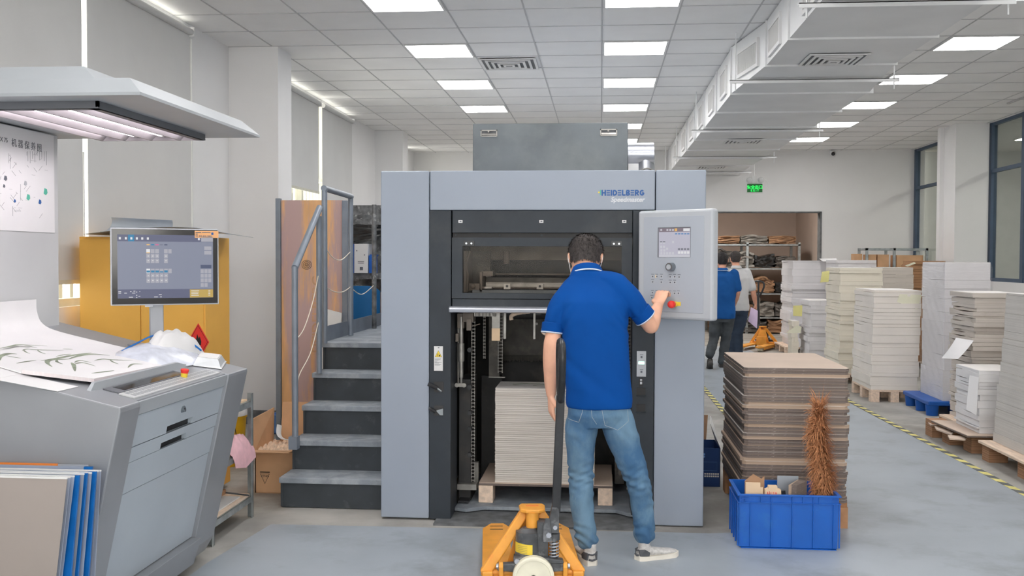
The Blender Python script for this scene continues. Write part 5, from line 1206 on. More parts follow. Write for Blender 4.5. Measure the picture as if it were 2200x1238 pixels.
    # wheels
    for s in (-1, 1):
        g = mb('wheel_cream'); g.T = W @ S; c = .045 * s
        prof = [(.088, c - .022), (.095, c - .016), (.095, c + .016), (.088, c + .022)]
        rr = [[Vector((x, r * math.cos(2 * PI * i / 36), .097 + r * math.sin(2 * PI * i / 36))) for i in range(36)] for r, x in ([(.060, c - .014), (.078, c - .016), (.080, c - .022)] + prof + [(.080, c + .022), (.078, c + .016), (.060, c + .014)])]
        g.rings(rr); w_ = g.build('steering_wheel', t, smooth=35)
    g = mb('dark_iron'); g.T = W @ S; g.box(-.018, .018, -.02, .02, .08, .16); g.cyl((-.07, 0, .097), (.07, 0, .097), .012, 12); g.build('wheel_axle', t)
    # handle with loop
    hx = .105
    h = mb('dark_iron'); top = Vector((hx + .018, -.02, .93))
    h.rings([[Vector((hx + a * .020, -.006 + b * .012, .38)) for a, b in ((-1, -1), (1, -1), (1, 1), (-1, 1))], [top + Vector((a * .019, b * .012, 0)) for a, b in ((-1, -1), (1, -1), (1, 1), (-1, 1))]]); h.build('handle_bar', t, bev=.004)
    h = mb('dark_iron'); L = [(-.0, .90), (-.05, .955), (-.095, 1.06), (-.10, 1.12), (-.075, 1.16), (-.03, 1.172), (.03, 1.172), (.075, 1.16), (.10, 1.12), (.095, 1.06), (.05, .955)]
    R2 = Matrix.Rotation(PI / 2 if steer else 0, 3, 'Z'); pts = [R2 @ Vector((x, 0, 0)) + Vector((top.x, top.y, z)) for x, z in L]
    h.tube(spline(pts + [pts[0]], 5)[:-1], .0165, 10, closed=True); h.build('handle_loop', t, smooth=50)
    h = mb('dark_iron'); h.box(top.x - .014, top.x + .014, top.y - .014, top.y + .014, .92, 1.165); h.build('grip_stem', t, bev=.004)
    if not steer:
        h = mb('note_pale'); h.box(top.x - .022, top.x + .018, top.y - .034, top.y - .028, .45, .88); h.build('handle_label', t)
    return t
pallet_truck('orange hand pallet truck in the foreground with its fork tips toward the press', (-.303, 4.60, .0), math.radians(6.5))
pallet_truck('orange hand pallet truck parked at the far doorway with its loop handle upright', (2.90, 18.1, .0), math.radians(155), steer=False)

# ================================================================== BOARD PILE, CRATE, DUSTER
PX0, PX1, PY0, PY1 = .832, 1.428, 5.90, 6.86
def board(i, z, top=False, tan=False, dx=0, dy=0, label=None):
    g = MB(); r = .02; x0, x1, y0, y1 = PX0 + dx, PX1 + dx, PY0 + dy, PY1 + dy; h = .0178
    out = [(x0 + r, y0), (x1 - r, y0), (x1, y0 + r), (x1, y1 - r), (x1 - r, y1), (x0 + r, y1), (x0, y1 - r), (x0, y0 + r)]
    g.use('board_tan' if tan else 'board_edge'); g.prism(out, 'z', z, z + h - .0012)
    g.use('board_white_edge' if i % 3 == 0 else 'board_tan'); g.prism([(x + (.0 if i % 2 else .001), y) for x, y in out], 'z', z + h - .0012, z + h)
    if top: g.use('board_top'); g.prism([(x * .9995 + .0005, y) for x, y in out], 'z', z + h, z + h + .0008)
    return g.build('pile_board', label=label or ('pale tan layer board in the tall pile behind the blue crate' if tan else 'dark edged brown board in the tall pile behind the blue crate'), cat='board', group='tan boards in the tall pile' if tan else 'dark boards in the tall pile')
random.seed(11); b = c = None; z = .150; NB = 43; tans = {12, 13, 20, 24, 30, 31, 40}
protoB = {}
for i in range(NB):
    tan = i in tans; dx = random.uniform(-.008, .008) - (.014 if i < 14 and i % 3 else 0) * .6; dy = random.uniform(-.008, .006)
    key = (tan, i % 3 == 0, i % 2)
    if i == NB - 1: b = board(i, z, top=True, label='topmost board of the tall pile, its whole pale upper face showing'); b['group'] = 'dark boards in the tall pile'; del b['group']
    elif key not in protoB: fresh = True; b = board(i, z, tan=tan, dx=dx, dy=dy); protoB[key] = (b, z, dx, dy)
    else:
        fresh = False; o, z0, dx0, dy0 = protoB[key]; bc = o.copy(); COL.objects.link(bc); bc.location = o.location + Vector((dx - dx0, dy - dy0, z - z0))
    ordi = 'first second third fourth fifth sixth seventh eighth ninth tenth eleventh twelfth thirteenth fourteenth fifteenth sixteenth seventeenth eighteenth nineteenth twentieth'.split()
    nb = NB - i; nm_ = (ordi[nb - 1] if nb <= 20 else ('twenty-' + ordi[nb - 21] if nb < 30 else ('thirtieth' if nb == 30 else ('thirty-' + ordi[nb - 31] if nb < 40 else ('fortieth' if nb == 40 else 'forty-' + ordi[nb - 41])))))
    if i < NB - 1:
        (b if fresh else bc)['label'] = ('tan' if tan else 'dark edged') + ' board, ' + nm_ + ' from the top of the tall pile behind the crate'
    z += .0181
pp_ = thing('pallet', 'brown wooden pallet almost hidden under the tall board pile', 'pallet', (1.13, 6.4, 0))
g = MB('wood_brown'); g.box(PX0, PX1, PY0 + .02, PY1, .125, .150); g.build('deck', pp_)
for x in (PX0, 1.09, PX1 - .055):
    for y in (PY0 + .0, 6.35, PY1 - .13):
        g = MB('wood_brown'); g.box(x, x + .055, y, y + .12, 0, .125); g.build('block', pp_)
# crate: X .745..1.27, Y 5.43..5.80
cr = thing('plastic_crate', 'big blue ribbed plastic crate on the floor in front of the board pile', 'crate', (1.01, 5.62, 0))
cx0, cx1, cy0, cy1, chh = .748, 1.272, 5.44, 5.795, .297
def wallring(a, z): return [Vector((cx0 + a, cy0 + a, z)), Vector((cx1 - a, cy0 + a, z)), Vector((cx1 - a, cy1 - a, z)), Vector((cx0 + a, cy1 - a, z))]
g = MB('blue_plastic'); g.rings([wallring(.018, .004), wallring(.006, .012), wallring(.002, chh - .004), wallring(.003, chh), wallring(.008, chh), wallring(.009, .02), wallring(.02, .014)]); g.build('crate_shell', cr)
g = MB('blue_plastic')
def band(z0, z1, t):
    for a in ((cx0 - t, cx1 + t, cy0 - t, cy0 + .003), (cx0 - t, cx1 + t, cy1 - .003, cy1 + t), (cx0 - t, cx0 + .003, cy0 + .003, cy1 - .003), (cx1 - .003, cx1 + t, cy0 + .003, cy1 - .003)): g.box(*a, z0, z1)
band(chh - .008, chh, .010); band(chh - .046, chh - .042, .009); g.build('rim', cr, bev=.0015)
for x in (.748, .805, .915, 1.025, 1.135, 1.24): 
    g = MB('blue_plastic'); g.box(x, x + .0045, cy0 - .005, cy0 + .004, .014, chh - .044); g.build('rib', cr, bev=.001)
for x in (.775, .86, .915, 1.025, 1.08, 1.135, 1.165):
    g = MB('blue_plastic'); g.box(x, x + .003, cy0 - .006, cy0 + .003, chh - .044, chh - .006); g.build('rim_rib', cr)
for x0, x1 in ((.755, .80), (1.235, 1.268)):
    g = MB('blue_plastic'); g.box(x0, x1, cy0 - .010, cy0, chh - .024, chh - .021); g.build('corner_rib', cr)
for y in (5.45, 5.54, 5.62, 5.70, 5.78):
    for x, s in ((cx0, -1), (cx1, 1)):
        g = MB('blue_plastic'); g.box(min(x, x + s * .008), max(x, x + s * .008), y, y + .006, .014, chh - .044); g.build('rib', cr)
g = MB('blue_plastic'); g.box(cx0 + .012, cx1 - .012, cy0 + .002, cy1 - .012, 0, .008); g.build('base_foot', cr)
# crate contents
g = MB('cardboard_pale'); g.prism([(.79, .02), (.79, .345), (.868, .345), (.868, .32), (.882, .32), (.882, .285), (.866, .285), (.866, .02)], 'y', 5.50, 5.512); g.build('cardboard_piece', label='notched tan cardboard piece standing at the left of the blue crate', cat='cardboard')
g = MB('cardboard_dim'); g.prism([(.80, .02), (.80, .33), (.846, .37), (.89, .345), (.905, .36), (.905, .02)], 'y', 5.60, 5.612); g.build('cardboard_piece', label='torn cardboard peeking up behind the notched piece in the crate', cat='cardboard')
t = thing('small_carton', 'tan carton with red printed characters standing in the blue crate', 'box', (.93, 5.5, .02))
g = MB('cardboard_pale'); g.prism([(.882, .02), (.892, .312), (.908, .318), (.91, .332), (.955, .332), (.957, .318), (.975, .312), (.995, .02)], 'y', 5.485, 5.52); g.build('carton_body', t)
g = MB('red')
for x, a, b in ((.903, .29, .302), (.912, .276, .304), (.921, .278, .300), (.932, .276, .302), (.943, .278, .300), (.950, .279, .299)): g.box(x, x + .003, 5.4835, 5.485, a, b)
g.box(.900, .917, 5.4835, 5.485, .289, .291); g.box(.930, .944, 5.4835, 5.485, .287, .289); g.build('red_print', t)
g = MB('curl_plate'); g.box(.985, 1.10, 5.66, 5.665, .02, .352); g.build('metal_plate', label='thin grey metal plate standing at the back of the blue crate', cat='metal sheet')
g = MB('board_edge'); g.hexa([(1.035, 5.52, .02), (1.06, 5.50, .02), (1.13, 5.58, .02), (1.10, 5.62, .02), (1.035, 5.52, .335), (1.06, 5.50, .335), (1.13, 5.58, .345), (1.10, 5.62, .345)]); g.use('board_tan'); g.hexa([(1.022, 5.525, .02), (1.036, 5.518, .02), (1.10, 5.62, .02), (1.09, 5.63, .02), (1.022, 5.525, .332), (1.036, 5.518, .332), (1.10, 5.62, .34), (1.09, 5.63, .34)]); g.build('board_offcut', label='thick dark edged board offcut in the blue crate beside the duster', cat='board')
g = MB('dark_iron'); g.prism([(.975, .2), (.98, .29), (1.01, .295), (1.02, .2)], 'y', 5.55, 5.57); g.build('scrap_piece', label='dark grey scrap piece low in the crate between carton and offcut', cat='scrap')
fd = thing('feather_duster', 'fluffy rust brown feather duster standing upright in the blue crate', 'feather duster', (1.17, 5.6, .02))
ax = spline([P(1768, 1068, Y=5.6), P(1772, 1035, Y=5.61), P(1764, 990, Y=5.63), P(1758, 940, Y=5.65), P(1760, 885, Y=5.67)], 10)
g = MB('wood_brown'); g.tube([Vector((ax[0].x + .0, 5.6, .02))] + ax, .008, 8); g.build('stick', fd, smooth=60)
g = MB('feather'); random.seed(5)
for i in range(4200):
    f = random.random(); k = f * (len(ax) - 1); a = ax[int(k)].lerp(ax[min(int(k) + 1, len(ax) - 1)], k % 1)
    th = random.uniform(0, 2 * PI); tuft = math.sin(f * 34 + .7 * math.sin(th)); o = Vector((math.cos(th), math.sin(th), 0)); L = random.uniform(.058, .112) * (.88 + .16 * tuft)
    if f > .94: o = (o * .7 + Vector((0, 0, .75))).normalized()
    sd = Vector((-o.y, o.x, 0)).normalized(); w_ = random.uniform(.0007, .0021); up0 = random.uniform(-.2, 1.1) ; cv = random.uniform(.1, 1.1); tw = random.uniform(-.5, .5)
    pts = [a + o * (L * (s - .12 * s * s)) + Vector((0, 0, L * (up0 * s - cv * s * s))) + sd * (L * tw * s * s) for s in (0, .35, .7, 1)]
    ws = (w_, w_ * 1.5, w_ * 1.2, w_ * .2); vs = []
    for p, q in zip(pts, ws): vs += [p + sd * q, p - sd * q + Vector((0, 0, q))]
    g.add(vs, [(0, 1, 3, 2), (2, 3, 5, 4), (4, 5, 7, 6)])
g.build('feathers', fd, kind='stuff')

# dark blue carton behind the right cover
t = thing('blue_carton', 'dark blue printed carton with open brown flaps behind the press right cover', 'box', (.66, 7.05, 0))
g = MB('blue_dark'); bx0, bx1, by0, by1, bh = .50, .822, 6.92, 7.25, .265
for a in ((bx0, bx1, by0, by0 + .005), (bx0, bx1, by1 - .005, by1), (bx0, bx0 + .005, by0, by1), (bx1 - .005, bx1, by0, by1)): g.box(*a, 0.003, bh)
g.box(bx0, bx1, by0, by1, 0, .005); cbx = g.build('box_body', t)
g = MB('cardboard_dim'); g.hexa([(bx0, by1, bh), (.76, by1, bh), (.76, by1 + .005, bh), (bx0, by1 + .005, bh), (bx0, by1 + .04, bh + .17), (.775, by1 + .04, bh + .17), (.775, by1 + .045, bh + .17), (bx0, by1 + .045, bh + .17)]); g.build('flap', t)
g = MB('cardboard_dim'); g.use('white'); g.hexa([(bx1, by0, bh), (bx1 + .004, by0, bh), (bx1 + .004, by1, bh), (bx1, by1, bh), (bx1 - .06, by0 + .1, bh + .15), (bx1 - .056, by0 + .1, bh + .15), (bx1 - .03, by1, bh + .17), (bx1 - .034, by1, bh + .17)]); g.build('flap', t)
g = MB('white'); 
for i in range(7): g.box(.715 + i * .0145, .726 + i * .0145, by0 - .001, by0, .083, .094); g.box(.715 + i * .0145, .726 + i * .0145, by0 - .001, by0, .066, .077)
g.use('blue_crate'); g.tube([(.70, by0 - .001, .11), (.80, by0 - .001, .11), (.80, by0 - .001, .17), (.70, by0 - .001, .17)], .0008, 4, closed=True); g.ball((.712, by0 - .001, .222), .007, 1, .1, 1); g.ball((.700, by0 - .001, .214), .007, 1, .1, 1); g.ball((.712, by0 - .001, .206), .007, 1, .1, 1); g.build('carton_print', cbx)

# ================================================================== PAPER STACKS ON THE RIGHT
def stack(label, xL, xC, xR, ytop, Yc, z0, m, rough=.006, layers=(.03, .09), drift=0.0, name='paper_stack', depth=None, top='paper_top', seed=1, wave=.004, cat='paper stack'):
    rnd = random.Random(seed); a = P(xC, ytop, Y=Yc); X0 = a.x; X1 = P(xR, ytop, Y=Yc).x; zt_ = a.z
    Yb = Yc + depth if depth else P(xL, ytop, X=X0).y
    g = MB(m); z = z0; nx, ny = 4, 5
    while z < zt_ - .002:
        h = min(rnd.uniform(*layers), zt_ - z); f = 1 - (z - z0) / (zt_ - z0)
        if zt_ - z - h < layers[0] * .5: h = zt_ - z
        ox = rnd.uniform(-rough, rough) - drift * f; oy = rnd.uniform(-rough, rough) - drift * f * .5; ex = rnd.uniform(0, rough)
        ring = []
        for i in range(ny): ring.append((X0 + ox - ex, Yb + oy + (Yc - Yb) * i / ny, 1))
        for i in range(nx): ring.append((X0 + ox - ex * (1 - i / nx) + (X1 - X0) * i / nx, Yc + oy, 0))
        for i in range(ny): ring.append((X1 + ox, Yc + oy + (Yb - Yc) * i / ny, 0))
        for i in range(nx): ring.append((X1 + ox + (X0 - X1) * i / nx, Yb + oy, 0))
        ph = rnd.uniform(0, 6)
        wv = [wave * math.sin(ph + k * 1.1) * q for k, (_, _, q) in enumerate(ring)]
        jit = [rnd.uniform(-rough, rough) * .25 for _ in ring]
        lo = [Vector((x + j, y + j, z + .0)) for (x, y, q), j in zip(ring, jit)]
        hi = [Vector((x + j, y + j, z + h - (.0015 if h < zt_ - z else 0) + (w if z + h < zt_ - .01 else 0))) for (x, y, q), j, w in zip(ring, jit, wv)]
        g.use(m); g.rings([lo, hi]); z += h
    g.use(top); g.prism([(X0 + .002, Yc + .002), (X1 - .002, Yc + .002), (X1 - .002, Yb - .002), (X0 + .002, Yb - .002)], 'z', zt_, zt_ + .0015)
    g.build(name, label=label, cat=cat)
    return X0, X1, Yc, Yb, zt_
def note(label, pts, Ys, m='note_yellow', name='paper_note', cat='note', bend=0.0):
    q = [P(x, y, Y=Y) for (x, y), Y in zip(pts, Ys)]
    def f(u, v):
        a = q[0].lerp(q[1], u); b = q[3].lerp(q[2], u); p = a.lerp(b, v); return p + Vector((0, -bend * math.sin(v * PI), bend * math.sin(v * PI) * .3))
    g = MB(m); g.grid(f, 4, 8, .0015); g.build(name, label=label, cat=cat, smooth=60)
def wood_pallet(label, x0, x1, y0, y1, h=.14, m='wood_pale', nx=3, legs_m=None):
    t = thing('pallet', label, 'pallet', ((x0 + x1) / 2, (y0 + y1) / 2, 0))
    g = MB(m); g.box(x0, x1, y0, y1, h - .022, h - .001); g.build('deck', t, bev=.002)
    for i in range(nx):
        for y in (y0, (y0 + y1) / 2 - .05, y1 - .1):
            x = x0 + (x1 - x0 - .09) * i / (nx - 1); g = MB(legs_m or m); g.box(x, x + .09, y, y + .1, 0, h - .022); g.build('block', t)
    return t
PG = None
a = stack('tall white lilac paper stack at the far end beside the doorway', 1680, 1704, 1797, 560, 16.9, .12, 'paper_lilac', .02, (.03, .12), seed=2)
wood_pallet('wooden pallet under the tall far paper stack beside the doorway', a[0] - .12, a[1], a[2] - .05, a[3], .12)
note('white sheet jutting from the top of the far lilac paper stack', [(1760, 556), (1797, 555), (1798, 562), (1768, 562)], [16.9, 16.9, 16.7, 16.7], 'paper_pure', 'paper_sheet', 'paper sheet')
a = stack('low white paper stack in the gap left of the cream stack', 1722, 1741, 1792, 646, 14.6, .10, 'paper_lilac', .02, (.03, .1), seed=3)
wood_pallet('wooden pallet under the low white stack behind the board pile', a[0] - .1, a[1], a[2] - .05, a[3], .10)
a = stack('narrow ream stack with yellow and green notes at the far left of the stacks', 1694, 1703, 1716, 690, 14.9, .0, 'paper_cream', .012, (.04, .1), seed=31, depth=.3)
note('yellow paper slip draped on the far low white stacks', [(1704, 657), (1724, 656), (1723, 680), (1704, 679)], [14.9] * 4, 'note_yellow')
note('pale green slip folded over beside the far low stacks', [(1688, 716), (1712, 699), (1722, 702), (1720, 716)], [14.89] * 4, 'note_pale')
a = stack('lilac paper stack behind the tall cream stack, only its top showing', 1801, 1802, 1884, 559, 15.7, .12, 'paper_lilac', .01, seed=4, depth=.8)
wood_pallet('wooden pallet hidden beneath the back lilac stack', a[0], a[1], a[2], a[3], .12)
a = stack('tall cream paper stack with a yellow slip at its upper left edge', 1776, 1806, 1896, 576, 12.9, .13, 'paper_cream', .012, (.03, .1), seed=5)
wood_pallet('wooden pallet beneath the tall cream stack behind the board pile', a[0], a[1], a[2], a[3], .13)
note('yellow slip hanging from the upper left of the tall cream stack', [(1766, 584), (1782, 582), (1780, 606), (1762, 607)], [12.9] * 4, 'note_yellow', bend=.01)
a = stack('mauve grey paper stack behind the front cream stack', 1897, 1898, 1962, 575, 14.1, .13, 'paper_grey', .008, seed=6, depth=.6)
wood_pallet('wooden pallet beneath the mauve grey stack', a[0], a[1], a[2], a[3], .13)
note('square pale yellow note hanging on the mauve grey stack', [(1925, 579), (1961, 580), (1958, 614), (1923, 610)], [14.106] * 4, 'note_pale')
a = stack('brown cardboard stack between the mauve and the wrapped stacks', 1940, 1962, 2030, 561, 14.9, .1, 'cardboard_stack', .015, (.02, .06), seed=7, depth=.5, top='cardboard', name='cardboard_stack', cat='cardboard stack')
wood_pallet('wooden pallet under the brown cardboard stack', a[0], a[1], a[2], a[3], .10)
note('white torn sheet curling from the top of the brown cardboard stack', [(1944, 571), (1964, 563), (1968, 566), (1950, 573)], [14.6] * 4, 'note_pale')
a = stack('big cream stack on a wooden pallet beside the striped tape', 1838, 1879, 1980, 624, 11.3, .135, 'paper_warm', .008, (.03, .1), drift=.03, seed=8)
wood_pallet('pale wooden pallet under the big cream stack beside the striped tape', a[0] - .03, a[1] - .02, a[2] - .03, a[3], .135, nx=3)
note('pale yellow note hanging over the top right of the big cream stack', [(1933, 632), (1981, 634), (1970, 665), (1927, 649)], [11.292] * 4, 'note_pale')
# wrapped stack on blue pallet
a = stack('tall white stack wrapped in clear film on a blue pallet', 1983, 2031, 2129, 564, 10.35, .15, 'paper_lilac', .006, (.08, .2), seed=9)
xa, xb, ya, yb, zz_ = a
g = MB('wrap'); pts = []
cor = [(xa - .012, yb), (xa - .012, ya - .012), (xb + .012, ya - .012), (xb + .012, yb)]
def wrapfn(u, v):
    k = u * 3; i = min(int(k), 2); t = k - i; x = cor[i][0] * (1 - t) + cor[i + 1][0] * t; y = cor[i][1] * (1 - t) + cor[i + 1][1] * t
    n_ = .004 * noise.noise(Vector((x * 9 + y * 4, y * 3, v * 16 + u * 9))) + .0015 * math.sin((v * 9 + u * 14) * 5)
    e = .03 * (max(0, v - .95) / .05) ** 2
    return (x + (n_ if i != 1 else 0) + e * (1 if i == 0 else 0) - e * (1 if i == 2 else 0), y + (n_ if i == 1 else 0) + e * (1 if i == 1 else 0), .14 + v * (zz_ - .13))
g.grid(wrapfn, 75, 70, .0); g.build('stretch_film', label='shiny clear stretch film wrapped around the tall white stack', cat='plastic film', smooth=80)
bp = thing('pallet', 'bright blue plastic pallet with round feet under the wrapped stack', 'pallet', ((xa + xb) / 2, (ya + yb) / 2, 0))
g = MB('blue_pallet'); g.box(xa - .16, xb, ya - .06, yb + .1, .105, .149)
bd_ = g.build('deck', bp, bev=.012)
for x in (xa - .10, (xa + xb) / 2, xb - .08):
    for y in (ya + .02, (ya + yb) / 2, yb):
        g = MB('blue_pallet'); g.cyl((x, y, 0), (x, y, .106), .055, 18, .065); g.build('foot', bp, smooth=40)
a = stack('ragged grey brown stack beneath and behind the curling white sheet', 2046, 2096, 2200, 630, 8.95, .14, 'paper_grey', .022, (.015, .06), seed=10, wave=.012)
wood_pallet('wooden pallet with splintered boards under the ragged grey brown stack', a[0] - .10, a[1], a[2] - .05, a[3], .14, legs_m='wood_brown')
note('curling white sheet drooping out of the ragged grey brown stack', [(2054, 726), (2092, 732), (2058, 772), (2023, 770)], [9.1, 8.9, 8.85, 9.15], 'paper_pure', 'paper_sheet', 'paper sheet', bend=.035)
a = stack('low bright white stack with a hanging slip on the board topped pallet', 2056, 2106, 2200, 797, 8.32, .165, 'paper_white', .012, (.01, .07), seed=12, wave=.008)
jx0, jx1, jy0, jy1, jz = a
note('long white handwritten slip hanging down the low bright white stack', [(2083, 806), (2103, 812), (2098, 893), (2076, 880)], [8.38, 8.30, 8.30, 8.38], 'paper_pure', 'paper_slip', 'paper slip')
wj = thing('pallet', 'pallet topped by a pale board on brown layered cardboard blocks', 'pallet', (jx0 + .2, jy0 + .2, 0))
c = [P(2001, 905, Z=.155), P(2079, 938, Z=.155)]
g = MB('board_top'); g.prism([(c[0].x, c[0].y), (c[1].x, c[1].y), (jx1 + .1, c[1].y), (jx1 + .1, 8.92), (3.2, 8.92), (c[0].x + .08, c[0].y + .02)], 'z', .158, .163); g.use('board_edge'); g.prism([(c[0].x, c[0].y), (c[1].x, c[1].y), (jx1 + .1, c[1].y), (jx1 + .1, 8.92), (3.2, 8.92), (c[0].x + .08, c[0].y + .02)], 'z', .146, .158); g.build('deck_board', wj)
lines('cardboard_layers', V(158, 122, 94), V(96, 66, 46), 150, mixf=.8, bump=.5)
for x, y, m in ((2.98, 8.62, 0), (2.93, 8.98, 0), (2.90, 9.33, 0), (3.5, 8.62, 0), (3.5, 9.0, 0)):
    g = MB('cardboard_layers'); g.box(x, x + .15, y - .28, y - .10, 0, .146); g.build('layered_block', wj)
for pts, z in (([(1992, 905), (2012, 905), (2014, 912), (2000, 913)], .12), ([(2008, 915), (2052, 925), (2045, 933), (2012, 922)], .125), ([(2036, 935), (2078, 937), (2074, 944), (2040, 942)], .125)):
    q = [P(x, y, Z=z) for x, y in pts]; g = MB('board_top'); g.prism([(p.x, p.y) for p in q], 'z', z - .012, z); g.build('splintered_board', wj)
# big grey stack at the right edge
X0 = 3.13; Yk = P(2161, 640, X=X0).y
rnd = random.Random(13); g = MB('paper_greyer'); z = .15; ztk = P(2161, 630, X=X0).z
while z < ztk - .001:
    h = min(rnd.uniform(.04, .16), ztk - z); o = rnd.uniform(-.006, .006) - .08 * (1 - (z - .15) / (ztk - .15)) ** 1.5
    g.box(X0 + o, X0 + .75, 6.7 + o, Yk, z, z + h - .0015); z += h
g.use('paper_top'); g.box(X0 + .002, X0 + .748, 6.702, Yk - .002, ztk, ztk + .002)
g.build('paper_stack', label='large smooth grey stack cut off by the right edge of the picture', cat='paper stack')
wk = thing('pallet', 'thin topped wooden pallet on cardboard legs under the right edge stack', 'pallet', (3.3, 7.3, 0))
g = MB('wood_pale'); g.box(X0 - .18, X0 + .8, 6.65, 8.12, .128, .148); g.build('deck', wk, bev=.003)
for x, y in ((X0 - .15, 7.97), (X0 - .13, 7.35), (X0 - .13, 6.75), (X0 + .6, 7.9), (X0 + .6, 7.0)):
    g = MB('cardboard_layers'); g.box(x, x + .14, y, y + .14, 0, .128); g.build('layered_block', wk)

# metal rack with cartons at the back right
rk2 = thing('metal_rack', 'grey metal rack frame with cartons against the back right corner', 'shelf', (4.95, 17.6, 0))
for x in (4.45, 5.43, 4.90):
    for y in (17.4, 17.9):
        g = MB('rack_metal'); g.box(x, x + .04, y, y + .04, 0, 1.76); g.build('post', rk2)
for z in (1.72, 1.25, .6):
    for a in ((4.45, 5.47, 17.4, 17.43), (4.45, 5.47, 17.9, 17.93), (4.45, 4.48, 17.4, 17.93), (5.44, 5.47, 17.4, 17.93)):
        g = MB('rack_metal'); g.box(*a, z, z + .035); g.build('rail', rk2)
for i, (x0, x1, z1, lb) in enumerate(((4.30, 4.40, 1.66, 'narrow brown carton at the left end of the back rack'), (4.50, 4.63, 1.65, 'small brown carton second from the left on the back rack'), (4.65, 4.84, 1.65, 'small brown carton left of the wide one on the back rack'), (4.96, 5.40, 1.64, 'wide brown carton in the middle of the back rack'))):
    g = MB('cardboard'); g.box(x0 + .005, x1, 17.44, 17.8, 1.286 if i else 0.0, z1); g.build('cardboard_box', label=lb, cat='box')

# ================================================================== STOREROOM SHELVES BEYOND THE DOORWAY
sr = thing('storage_rack', 'long dusty metal rack of scrap and flattened cartons in the storeroom', 'shelf', (3.2, 21.8, 0))
for x in (2.3, 3.05, 4.12):
    for y in (21.5, 22.4):
        g = MB('rack_metal'); g.box(x, x + .05, y, y + .05, 0, 1.92); g.build('post', sr)
for z in (1.88, 1.38, .85, .35):
    g = MB('rack_metal'); g.box(2.3, 4.17, 21.5, 22.45, z - .03, z); g.build('shelf', sr)
random.seed(21); kinds = [('cardboard_scrap', 'flattened brown carton'), ('scrap_grey', 'crumpled grey plastic bundle'), ('bag_black', 'slumped black sack'), ('scrap_pale', 'pale folded wrapping sheet'), ('cardboard_scrap', 'flattened tan carton')]
lev = [(1.88, 'on top of the storeroom rack', [4, 3, 0]), (1.38, 'on the upper storeroom shelf', [1, 3, 2, 1]), (.85, 'on the middle storeroom shelf', [0, 1, 4, 2]), (.35, 'on the lower storeroom shelf', [2, 0, 3, 1]), (0.0, 'under the storeroom rack', [0, 1, 0])]
poss = ['at the left', 'left of centre', 'right of centre', 'at the right']
for z, w_, ks in lev:
    n = len(ks)
    for i, k in enumerate(ks):
        x0 = 2.36 + i * 1.74 / n; x1 = x0 + 1.74 / n - .03; hh = .16 if z > 1.8 else random.uniform(.2, .38); sd = random.random() * 50
        if z == 0: hh = .28
        g = MB(kinds[k][0])
        def f(u, v, x0=x0, x1=x1, z=z, hh=hh, sd=sd):
            return (x0 + (x1 - x0) * v, 21.46 + .05 * noise.noise(Vector((u * 4, v * 4, sd))) + .1 * u, z + .01 + hh * u * (.7 + .3 * math.sin(PI * v)) + .03 * noise.noise(Vector((v * 5, u * 3, sd + 9))) * u)
        nl = random.randint(7, 11)
        for j in range(nl):
            u0 = j / nl
            g.grid(lambda u, v, j=j, u0=u0: (x0 + (x1 - x0) * v + .03 * noise.noise(Vector((j, v * 3, sd))), 21.52 + u * .7 + .09 * noise.noise(Vector((v * 3, j * 2, sd))), z + .02 + hh * (u0 + .5 / nl) * (.75 + .3 * noise.noise(Vector((v * 2, sd, 0))) + .25) + .010 * math.sin(v * 7 + j * .5)), 4, 14, hh / nl * 1.0)
        g.build({0: 'flattened_carton', 1: 'plastic_bundle', 2: 'black_sack', 3: 'folded_sheet', 4: 'flattened_carton'}[k], label='%s %s, %s' % (kinds[k][1], w_, poss[i if n == 4 else [0, 1, 3][i]]), cat={0: 'carton', 1: 'plastic bundle', 2: 'sack', 3: 'wrapping', 4: 'carton'}[k], smooth=60)

# ================================================================== PEOPLE
def union(parts, name, m, parent, vox, smooth=5, label=None, disp=None, shade=180):
    """closed lofts -> one continuous surface"""
    g = parts; me = bpy.data.meshes.new('tmp'); me.from_pydata([v for v in g.v], [], g.f)
    bm = bmesh.new(); bm.from_mesh(me); bmesh.ops.recalc_face_normals(bm, faces=bm.faces); bm.to_mesh(me); bm.free()
    o = bpy.data.objects.new('tmp', me); COL.objects.link(o)
    r = o.modifiers.new('r', 'REMESH'); r.mode = 'VOXEL'; r.voxel_size = vox
    if smooth: s_ = o.modifiers.new('s', 'SMOOTH'); s_.iterations = smooth; s_.factor = .5
    dg = bpy.context.evaluated_depsgraph_get(); out = bpy.data.meshes.new_from_object(o.evaluated_get(dg))
    bpy.data.objects.remove(o); bpy.data.meshes.remove(me)
    if disp:
        ns = [v.normal.copy() for v in out.vertices]
        for v, n in zip(out.vertices, ns): v.co += n * disp(v.co)
    tree = BVHTree.FromPolygons([v.co.copy() for v in out.vertices], [tuple(p.vertices) for p in out.polygons])
    out.transform(WM[parent.name].inverted()); out.materials.clear(); out.materials.append(MATS[m])
    out.polygons.foreach_set('use_smooth', [True] * len(out.polygons)); out.name = name; out.update()
    ob = link(name, out); ob.parent = parent; WM[ob.name] = WM[parent.name]
    if label: ob['label'] = label
    return ob, tree
def limb(g, pts, rad, seg=16, n=5, flat=1.0):
    P3 = spline(pts, n); R_ = []
    for i in range(len(pts) - 1):
        for k in range(n): t = k / n; t = t * t * (3 - 2 * t); R_.append(rad[i] * (1 - t) + rad[i + 1] * t)
    R_.append(rad[-1]); g.tube(P3, R_, seg, flat=flat)
    g.ball(pts[0], rad[0] * .98, seg=seg); g.ball(pts[-1], rad[-1] * .98, seg=seg)
